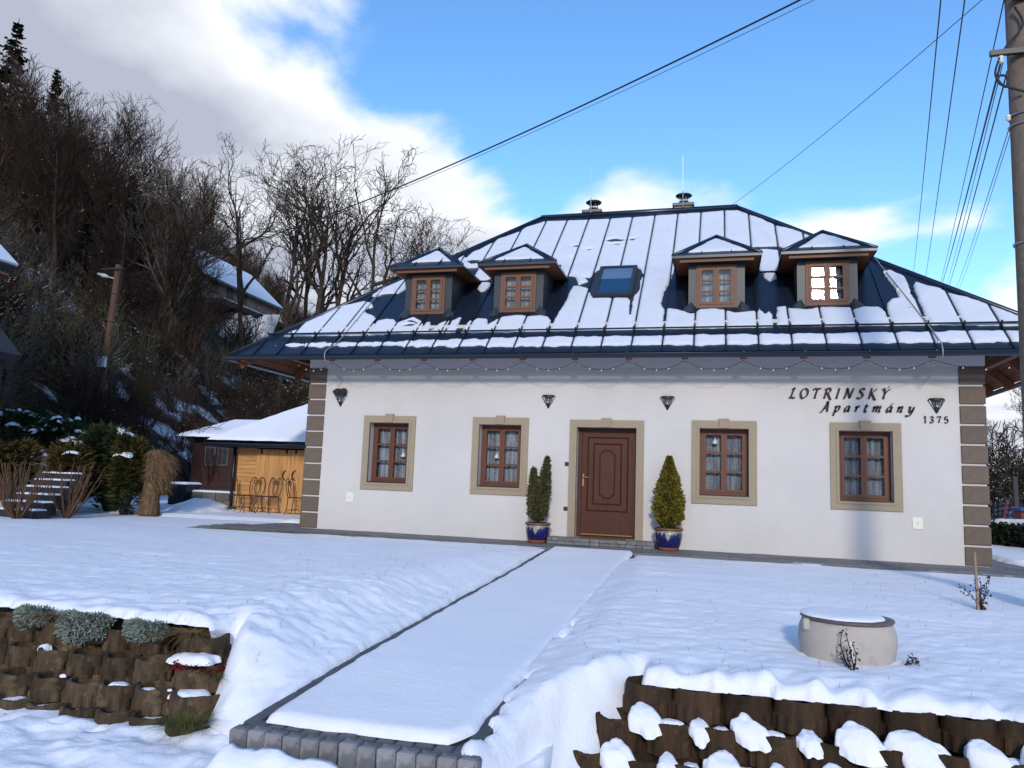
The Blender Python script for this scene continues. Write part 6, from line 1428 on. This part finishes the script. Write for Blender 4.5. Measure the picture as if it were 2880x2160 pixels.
V, F = leafmesh(P, np.stack([np.full(n, nr[0]), np.full(n, nr[1]), np.full(n, .5)], -1) + g.normal(0, .6, (n, 3)), g.uniform(.05, .11, n), g.uniform(.03, .06, n), g); MB().raw(V, F).build('foliage', 'hedge_leaf', t)
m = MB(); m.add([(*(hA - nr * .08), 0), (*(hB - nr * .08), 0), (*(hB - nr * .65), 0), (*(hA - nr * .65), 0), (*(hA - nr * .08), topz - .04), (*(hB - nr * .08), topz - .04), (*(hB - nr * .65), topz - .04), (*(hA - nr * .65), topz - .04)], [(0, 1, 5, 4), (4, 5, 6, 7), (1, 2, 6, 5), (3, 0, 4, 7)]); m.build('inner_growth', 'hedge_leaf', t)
us = np.linspace(0, 1, 70); vs = np.linspace(0, .75, 16); U, V_ = np.meshgrid(us, vs, indexing='ij'); LL = np.linalg.norm(Lx)
V, F = clip_field(us, vs, np.minimum(np.minimum(U * LL, (1 - U) * LL), np.minimum(V_ - .03, .72 - V_)) + .10 * fbm(U * 12, V_ * 4, 3), lambda u, v, d: np.stack([hA[0] + Lx[0] * u - nr[0] * v, hA[1] + Lx[1] * u - nr[1] * v, topz + .03 + .14 * dome(d, .16) + .04 * fbm(u * 14, v * 5, 2)], -1))
tag(MB().raw(V, F).build('hedge_snow', 'ground_snow', smooth=True), 'lumpy snow along the top of the clipped hedge', 'snow', kind='stuff')
FY = 9.0; f0 = aty(*RQ(95, 1240), FY); f1 = aty(*RQ(345, 1240), FY); ftop = aty(*RQ(290, 905), FY)[2]; mt = aty(*RQ(200, 1100), FY)[2]
t = thing('wire_fence', 'blue-grey welded wire fence with a dark steel post beyond the hedge', 'fence', (f0[0], FY, 0))
for k in range(26): x = f0[0] - .3 + k * .09; MB().tube([(x, FY, .1), (x, FY, mt + .02)], .006, 4).build('wire', 'fence_wire', t)
for k in range(7): z = .25 + k * (mt - .25) / 6; MB().tube([(f0[0] - .3, FY, z), (f0[0] + 2.1, FY, z)], .006, 4).build('wire', 'fence_wire', t)
pxx = aty(*RQ(292, 1000), FY)[0]; MB().box(pxx - .05, pxx + .05, FY - .05, FY + .05, 0, ftop).build('post', 'tile_dark', t)
qx = aty(*RQ(200, 1150), FY + .1)[0]; MB().beam((qx - .08, FY + .1, .1), (qx + .14, FY + .1, mt + .1), .06, .06).build('stay', 'red_paint', t)
bxx = aty(*RQ(335, 1200), 6.9); t = thing('refuse_bin', 'dark red bin with blue lid behind the hedge', 'bin', (bxx[0] + .15, 6.9, 0))
bz = aty(*RQ(335, 1130), 6.9)[2]; MB().bbox(bxx[0] - .1, bxx[0] + .5, 6.7, 7.2, .05, bz - .08, .03).build('body', 'red_paint', t); MB().bbox(bxx[0] - .13, bxx[0] + .53, 6.66, 7.24, bz - .08, bz + .03, .03).build('lid', 'blue_paint', t)
# ------------------------------------------------------------------ trees
def grow(seed, H, r0, levels, spread, kids, twist=.25, up=.25, tw=.012, first=.3, minr=.008, gnarl=0.0, rk=(.5, .72)):
    """returns trunk path+radii and a segment list of branches"""
    g = np.random.default_rng(seed); seg = []
    def branch(p, d, L, r_, lev):
        n = max(3, int(5 - lev * .5)); q = p.copy(); dd = d.copy(); pts = [p.copy()]; rs = [r_]
        for i in range(n):
            dd = dd + g.normal(0, twist + gnarl * lev, 3) * (.55 if lev == 0 else 1.0); dd[2] += up * (.5 if lev else .6); dd /= np.linalg.norm(dd)
            q2 = q + dd * L / n; ra = max(r_ * (1 - .75 * i / n), tw); rb = max(r_ * (1 - .75 * (i + 1) / n), tw * .8)
            seg.append((*q, *q2, ra, rb, lev)); q = q2; pts.append(q.copy()); rs.append(rb)
        if lev < levels:
            k = kids[lev]
            for j in range(k):
                f = first + (1 - first) * (j + g.random() * .8) / k if lev == 0 else .25 + .75 * (j + g.random()) / k
                f = min(f, .999); i = int(f * n); b_ = pts[i] + (pts[i + 1] - pts[i]) * (f * n - i); t_ = pts[i + 1] - pts[i]; t_ /= np.linalg.norm(t_)
                s_ = np.cross(t_, g.normal(0, 1, 3)); s_ /= np.linalg.norm(s_) + 1e-9; a = spread[lev] * g.uniform(.6, 1.3); nd = t_ * math.cos(a) + s_ * math.sin(a)
                branch(b_, nd, L * g.uniform(*((.40, .62) if lev == 0 else (.40, .60))) * (1 - .40 * f if lev == 0 else 1.0), max(rs[i] * g.uniform(*rk), minr), lev + 1)
    branch(np.zeros(3), np.array([0, 0, 1.0]), H, r0, 0)
    return np.array(seg)
HT = {}
def tree_proto(name, seg, mt, mtw, trunk_lev=0, snow=0.0, seed=0):
    seg = seg[(seg[:, 5] < np.percentile(seg[:, 5], 99.4)) | (seg[:, 8] <= trunk_lev)]
    a = seg[seg[:, 8] <= trunk_lev]; b = seg[seg[:, 8] > trunk_lev]
    t1 = mesh_only(MB().frusta(a[:, :8], 6), 'trunk', mt, True); HT[t1.name] = max(seg[:, 5].max(), .1)
    m = MB(); big = b[b[:, 6] > .03]; sm = b[b[:, 6] <= .03]; m.frusta(big[:, :8], 5); m.frusta(sm[:, :8], 3)
    if snow:
        g = np.random.default_rng(seed); c = b[(np.abs(b[:, 5] - b[:, 2]) < .75 * np.linalg.norm(b[:, 3:6] - b[:, :3], axis=1))]; c = c[g.random(len(c)) < snow].copy(); h_ = g.uniform(.25, .7, (len(c), 1)); c[:, 3:6] = c[:, :3] + (c[:, 3:6] - c[:, :3]) * h_
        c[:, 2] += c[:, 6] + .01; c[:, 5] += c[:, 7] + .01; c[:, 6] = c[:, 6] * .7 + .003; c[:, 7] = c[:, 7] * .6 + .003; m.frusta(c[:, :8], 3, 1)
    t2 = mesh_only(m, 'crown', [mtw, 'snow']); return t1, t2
def plant(name, label, cat, protos, x, y, z, s_, rot, grp, sz=None):
    o = thing(name, label, cat, (x, y, z), grp); o.rotation_euler = (0, 0, rot); o.scale = (s_, s_, sz or s_)
    for me, nm in zip(protos, ('trunk', 'crown', 'needles')):
        c = bpy.data.objects.new(nm, me); COL.objects.link(c); c.parent = o
    return o
FT = [tree_proto('t', grow(200 + i, 9.0, .15, 4, [.75, .65, .6, .6], [12, 6, 5, 3], .16, .22, .011, .25), 'bark_dark', m_, 0, .006, i) for i, m_ in enumerate(('twig_dark', 'twig_brown', 'twig_dark', 'twig_brown', 'twig_grey'))]
LT = [tree_proto('t', grow(231 + i, 10.0, .19, 4, [.50, .58, .62, .65], [7, 5, 5, 4], .12, .22, .010, .42, gnarl=.075, rk=(.6, .85)), 'locust_bark', 'locust_bark', 0, 0.01, i) for i in range(4)]
def shrub_seg(seed, H, n, tw=.009, spread=.55):
    g = np.random.default_rng(seed); S_ = []
    for k in range(n):
        a = g.random() * 6.28; s_ = grow(seed * 50 + k, H * g.uniform(.6, 1.1), .022, 2, [.6, .6], [7, 4], .20, .10, tw, .25); d = np.array([math.cos(a), math.sin(a), 0]) * spread * g.uniform(.2, 1)
        for c0 in (0, 3): s_[:, c0:c0 + 2] += d[:2] * (s_[:, c0 + 2:c0 + 3] * .7 + .15)
        S_.append(s_)
    return np.concatenate(S_)
def shrub_proto(seed, H, n, m_, snow, tw=.009):
    s_ = shrub_seg(seed, H, n, tw); s_[:, 8] += 0; return tree_proto('s', s_, m_, m_, 0, snow, seed)
SH = [shrub_proto(301, 2.4, 11, 'twig_brown', .012), shrub_proto(302, 2.2, 12, 'twig_dark', .015), shrub_proto(303, 2.6, 10, 'twig_olive', .02), shrub_proto(304, 2.3, 12, 'twig_grey', .015)]
SHW = [shrub_proto(311, 2.6, 12, 'twig_dark', .32, .012), shrub_proto(312, 2.4, 12, 'twig_olive', .22, .012)]
def spruce_proto(seed, H, Rb, dens):
    g = np.random.default_rng(seed); seg = [(0, 0, H * i / 8, 0, 0, H * (i + 1) / 8, .13 * (1 - i / 8) + .012, .13 * (1 - (i + 1) / 8) + .012) for i in range(8)]
    V = []; F = []; b = 0; SV = []; z = H * .10
    while z < H * .985:
        f = z / H; R_ = Rb * (1 - f) ** .9 * g.uniform(.8, 1.15) + .08; k = int(4 + 4 * g.random())
        for j in range(k):
            a = g.random() * 6.28; L = R_ * g.uniform(.55, 1.2); dr = -.35 * (1 - f) - .05; o = np.array([math.cos(a), math.sin(a), 0]); p0 = np.array([0, 0, z]); n_ = max(3, int(L / .28)); s_ = np.array([-o[1], o[0], 0])
            seg.append((*p0, *(p0 + o * L * .9 + np.array([0, 0, dr * L * .8])), .02, .006))
            for i in range(n_):
                q = (i + .6) / n_; c = p0 + o * L * q + np.array([0, 0, dr * L * q + .18 * L * q * q]); wv = (.26 * (1 - q) + .09) * min(1, R_ + .3)
                for sd_ in (-1, 1):
                    for e in range(dens):
                        tip = c + s_ * sd_ * wv * g.uniform(.6, 1.3) + o * wv * g.uniform(.1, .7) + np.array([0, 0, -wv * g.uniform(.1, .7)]); wd = o * .05 * g.uniform(.6, 1.3) + np.array([0, 0, .025])
                        V += [c - wd, c + wd, tip]; F.append((b, b + 1, b + 2)); b += 3
        z += max(.16, .42 * (1 - f) + .08) * g.uniform(.8, 1.2) * H / 9
    t1 = mesh_only(MB().frusta(seg, 5), 'trunk', 'bark_dark'); HT[t1.name] = H; t2 = mesh_only(MB().add(V, F), 'crown', 'spruce_needles'); return t1, t2
SP = [spruce_proto(401, 9.0, 2.0, 3), spruce_proto(402, 9.0, 1.7, 3)]
def skyline(x): return np.interp(x, [-200, 0, 60, 120, 200, 310, 400, 440, 500, 570, 640, 740, 830, 900, 1000, 1200], [100, 130, 110, 150, 185, 240, 325, 400, 410, 525, 580, 655, 760, 850, 900, 930])
def gz1(x, y): return float(ground_z(x, y))
g = np.random.default_rng(500)
cnt = {'f': 0, 's': 0, 'b': 0}
def place_tree(x, y, protos, hp, lo, hi, name, label, cat, grp, margin=0):
    z = gz1(x, y) - .1; d = np.array([x, y, z]) - CAM_P
    if d @ CAM_F < 5: return False
    u, v = proj((x, y, z));
    if u < -150 or u > 1150: return False
    H = g.uniform(lo, hi)
    for _ in range(12):
        ut, vt = proj((x, y, z + H))
        if vt >= skyline(ut) + margin + (70 if ut > 560 else 0): break
        H *= .88
    if H < lo * .55: return False
    plant(name, label, cat, protos, x, y, z, H / HT[protos[0].name], g.random() * 6.28, grp); return True
# named spruces on the skyline
for (u, v, t_, k) in ((55, 45, 62, 0), (165, 185, 66, 1), (10, 180, 50, 0), (90, 260, 50, 1)):
    P = att(u, v, t_); z = gz1(P[0], P[1]); plant('spruce_tree', ('tall dark spruce rising above the hillside trees' if v < 60 else 'dark spruce standing among bare hillside trees'), 'spruce', SP[k], P[0], P[1], z - .2, (P[2] - z) / 9.0, g.random() * 6, 'spruces on the hillside')
tries = 0
while cnt['f'] < 235 and tries < 7000:
    tries += 1; x = g.uniform(-72, -15); y = g.uniform(4, 75)
    if x > -9 - .06 * y - 4: continue
    k = g.integers(5)
    hpx = proj((x, y, gz1(x, y)))
    if 520 < hpx[0] < 800 and hpx[1] > 760 and np.hypot(x - CAM_P[0], y - CAM_P[1]) < 74 and g.random() < .93: continue
    if place_tree(x, y, FT[k], 11.5, 6.5, 13.5, 'bare_tree', ('bare dark tree on the wooded hillside', 'bare brown tree on the wooded hillside', 'bare dark tree on the wooded hillside', 'bare brown tree on the wooded hillside', 'bare greyish tree on the wooded hillside')[k], 'tree', 'bare trees on the hillside'): cnt['f'] += 1
tries = 0
while cnt['s'] < 26 and tries < 2000:
    tries += 1; x = g.uniform(-70, -20); y = g.uniform(6, 45)
    u, v = proj((x, y, gz1(x, y)))
    if u > 420 or u < -150: continue
    if place_tree(x, y, SP[g.integers(2)], 9.0, 6, 13, 'spruce_tree', 'dark spruce standing among bare hillside trees', 'spruce', 'spruces on the hillside', 150): cnt['s'] += 1
tries = 0
while cnt['b'] < 270 and tries < 5000:
    tries += 1; y = g.uniform(-3, 55); x = g.uniform(-48, -8.6)
    if x > -9.2 - .06 * y or np.hypot(x + 11.9, y - 8.4) < 1.2: continue
    u, v = proj((x, y, gz1(x, y)))
    if u < -120 or u > 1000: continue
    if y > 28 and g.random() < .5: continue
    if 530 < u < 780 and 790 < v < 1010 and g.random() < .8: continue
    k = g.integers(4)
    if u < 260 and v > 700: k = 3 if g.random() < .6 else k
    if place_tree(x, y, SH[k] if g.random() < .93 else SHW[g.integers(2)], 2.9, 1.9, 4.2, 'brush_shrub', ('brown leafless brush on the lower hillside', 'dark leafless brush on the lower hillside', 'olive leafless brush on the lower hillside', 'grey leafless brush on the lower hillside')[k], 'brush', 'brush on the hillside'): cnt['b'] += 1
nb2 = 0
while nb2 < 24:
    y = g.uniform(3, 13); x = g.uniform(-15, -8.6)
    if np.hypot(x + 11.9, y - 8.4) < .8: continue
    nb2 += 1; k = g.integers(3); plant('brush_shrub', ('brown leafless brush at the foot of the hillside', 'dark leafless brush at the foot of the hillside', 'olive leafless brush at the foot of the hillside')[k], 'brush', SH[k], x, y, gz1(x, y) - .1, g.uniform(.7, 1.2), g.random() * 6.28, 'brush at the hill foot')
# the locust trees against the sky
for (u, vt, vb, t_, k, lb) in ((745, 440, 1010, 46, 0, 'crooked bare locust tree with wide limbs leaning towards the hill'), (835, 455, 900, 47, 3, 'bare locust tree between the leaning one and the tallest one'), (930, 408, 880, 48, 1, 'tallest bare locust tree against the cloud behind the house'), (985, 425, 900, 50, 3, 'slender bare locust tree next to the tallest one'), (1060, 475, 850, 51, 0, 'dense bare locust tree beside the hip of the roof'), (880, 500, 900, 53, 3, 'thin forked locust trunk at the back of the clump')):
    P = att(u, vt, t_); z = gz1(P[0], P[1]); plant('locust_tree', lb, 'tree', LT[k], P[0], P[1], z - .2, (P[2] - z) / HT[LT[k][0].name], 1.1 * u, 'bare locust trees behind the house')
for (u, vt, t_, k) in ((1200, 600, 62, 1), (1255, 640, 66, 3)):
    P = att(u, vt, t_); z = gz1(P[0], P[1]); plant('locust_tree', 'small distant bare tree showing above the dormer roof', 'tree', LT[k], P[0], P[1], z - .2, (P[2] - z) / HT[LT[k][0].name], u, 'small bare trees behind the dormers')
# right-hand gap: frosted shrubs and a few trunks on the far slope
for k in range(34):
    x = g.uniform(19, 33); y = g.uniform(11, 34); u, v = proj((x, y, 0))
    if u < 2690 or u > 3000: continue
    plant('frosted_shrub', 'snow-dusted bare shrub beyond the wire fence', 'shrub', SHW[k % 2], x, y, gz1(x, y) - .1, g.uniform(1.0, 1.7), g.random() * 6.28, 'frosted shrubs beyond the fence')
for k in range(60):
    x = g.uniform(19, 60); y = g.uniform(11, 75); u, v = proj((x, y, 0))
    if u < 2720 or u > 2960: continue
    plant('frosted_tree', 'snow-dusted bare tree on the slope beyond the fence', 'tree', FT[k % 5] if k % 3 else SHW[k % 2], x, y, gz1(x, y) - .1, g.uniform(.5, .8) * (1 if k % 3 else 3.0) * (1 if y > 25 else .6), g.random() * 6.28, 'frosted trees beyond the fence')
# ------------------------------------------------------------------ hillside house and wooden lamp pole
hc = att(655, 840, 64); hz = gz1(hc[0], hc[1]); t = thing('hillside_house', 'grey rendered house with snowy gable roof on the wooded hillside', 'house', (hc[0], hc[1], hz - 1))
def HQ(a, b, dt=0.0): return att(a, b, 58 + dt)          # points of the near front at that distance
c2h = lambda a, b: (a * .4069, 620 + b * .4069)
F0 = HQ(*c2h(1375, 545)); F1 = HQ(*c2h(1375, 330)); G1 = HQ(*c2h(1900, 690), 11); 
ax_ = np.array([G1[0] - F0[0], G1[1] - F0[1], 0]); Lh = np.linalg.norm(ax_); ax_ /= Lh; nx_ = np.array([-ax_[1], ax_[0], 0]); nx_ = nx_ if nx_[0] < 0 else -nx_
Hh = F1[2] - F0[2]; wd = 6.0; zb = F0[2]
def HB(a, b, c): return np.array([F0[0], F0[1], zb]) + ax_ * a + nx_ * b + np.array([0, 0, c])
m = MB(); V = [HB(a, b, c) for c in (-3.5, Hh) for (a, b) in ((0, 0), (Lh, 0), (Lh, wd), (0, wd))]; V += [HB(0, wd / 2, Hh + 2.6), HB(Lh, wd / 2, Hh + 2.6)]
m.add(V, [(0, 1, 5, 4), (1, 2, 6, 9, 5), (2, 3, 7, 6), (3, 0, 4, 8, 7)]); m.build('wall', 'old_render', t)
m = MB(); m.poly([HB(-.5, -.6, Hh - .5), HB(Lh + .5, -.6, Hh - .5), HB(Lh + .5, wd / 2, Hh + 2.7), HB(-.5, wd / 2, Hh + 2.7)], .12, (0, 0, 1)).build('roof', 'tile_dark', t)
MB().poly([HB(-.5, wd / 2, Hh + 2.7), HB(Lh + .5, wd / 2, Hh + 2.7), HB(Lh + .5, wd + .6, Hh - .5), HB(-.5, wd + .6, Hh - .5)], .12, (0, 0, 1)).build('roof', 'tile_dark', t)
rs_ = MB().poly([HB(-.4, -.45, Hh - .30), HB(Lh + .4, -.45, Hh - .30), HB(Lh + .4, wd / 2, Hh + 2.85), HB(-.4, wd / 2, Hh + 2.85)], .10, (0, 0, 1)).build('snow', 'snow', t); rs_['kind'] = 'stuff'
for k in range(3):
    a = 1.4 + k * 2.1; w_ = MB(); w_.add([HB(a, -.03, 1.0), HB(a + .9, -.03, 1.0), HB(a + .9, -.03, 2.2), HB(a, -.03, 2.2)], [(0, 1, 2, 3)]); w_.build('window', 'tile_dark', t)
MB().add([HB(-.02, wd * .35, 1.0), HB(-.02, wd * .55, 1.0), HB(-.02, wd * .55, 2.2), HB(-.02, wd * .35, 2.2)], [(0, 1, 2, 3)]).build('window', 'tile_dark', t)
MB().box(*(lambda q: (q[0] - .3, q[0] + .3, q[1] - .3, q[1] + .3, q[2] - .5, q[2] + .9))(HB(1.5, wd / 2, Hh + 2.7))).build('chimney', 'old_render', t)
te = MB().poly([HB(-1.5, -.2, -.2), HB(Lh + 3, -.2, -.2), HB(Lh + 3, -3.0, -.3), HB(-1.5, -3.0, -.3)], .4, (0, 0, 1)).build('terrace', 'dark_boards', t)
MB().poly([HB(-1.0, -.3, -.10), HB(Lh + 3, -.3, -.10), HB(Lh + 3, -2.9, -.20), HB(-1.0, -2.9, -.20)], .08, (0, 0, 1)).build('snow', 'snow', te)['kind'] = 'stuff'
# snowed field strip below it
f0_, f1_ = att(*c2h(1300, 630), 64), att(*c2h(1880, 800), 52)
us = np.linspace(0, 1, 50); vs = np.linspace(-1, 1, 12); U, V_ = np.meshgrid(us, vs, indexing='ij')
V, F = clip_field(us, vs, .9 - np.abs(V_) + .4 * fbm(U * 9, V_ * 2, 3), lambda u, v, d: np.stack([f0_[0] + (f1_[0] - f0_[0]) * u + v * .3, f0_[1] + (f1_[1] - f0_[1]) * u + v * .3, f0_[2] + (f1_[2] - f0_[2]) * u + v * (.2 + 1.3 * u) + .1 * fbm(u * 20, v * 3, 2)], -1))
tag(MB().raw(V, F).build('slope_snow', 'ground_snow', smooth=True), 'bright snow strip on the slope below the hillside house', 'snow', kind='stuff')
LX, LY = -11.9, 8.4; lz = gz1(LX, LY); ltop = aty(330, 745, LY)[2]; lx_ = aty(325, 790, LY)[0]
t = thing('street_lamp', 'brown wooden pole with a grey street lamp among hillside brush', 'street lamp', (lx_, LY, lz))
MB().tube([(lx_ - .22, LY, lz - .3), (lx_ + .06, LY, ltop)], [.13, .10], 12).build('pole', 'wood_pole', t, True)
z1 = aty(325, 785, LY)[2]; MB().tube([(lx_ + .02, LY - .1, z1), (lx_ - .25, LY - .12, z1 + .06)], .025, 6).build('arm', 'lamp_grey', t)
MB().lathe((0, 0, 0), [(.01, 0), (.05, 0)], 6); MB().tube([(lx_ - .25, LY - .12, z1 + .06), (lx_ - .42, LY - .12, z1 + .11), (lx_ - .72, LY - .12, z1 + .20)], [.05, .085, .04], 8).build('lamp_head', 'lamp_grey', t, True)
for v in (825, 903): zz = aty(325, v, LY)[2]; MB().tube([(lx_ + .0 - .22 * (ltop - zz) / (ltop - lz) + .06 + .125 * math.cos(a), LY + .125 * math.sin(a), zz) for a in np.linspace(0, 2 * math.pi, 13)[:-1]], .018, 5, closed=True).build('band', 'steel', t)
MB().box(lx_ - .55, lx_ + .45, LY - .17, LY - .11, ltop - .22, ltop - .16).build('crossarm', 'dark_boards', t)
bz_ = aty(323, 1018, LY); MB().box(lx_ - .20, lx_ + .12, LY - .26, LY - .14, bz_[2] - .22, bz_[2] + .18).build('meter_box', 'lamp_grey', t)
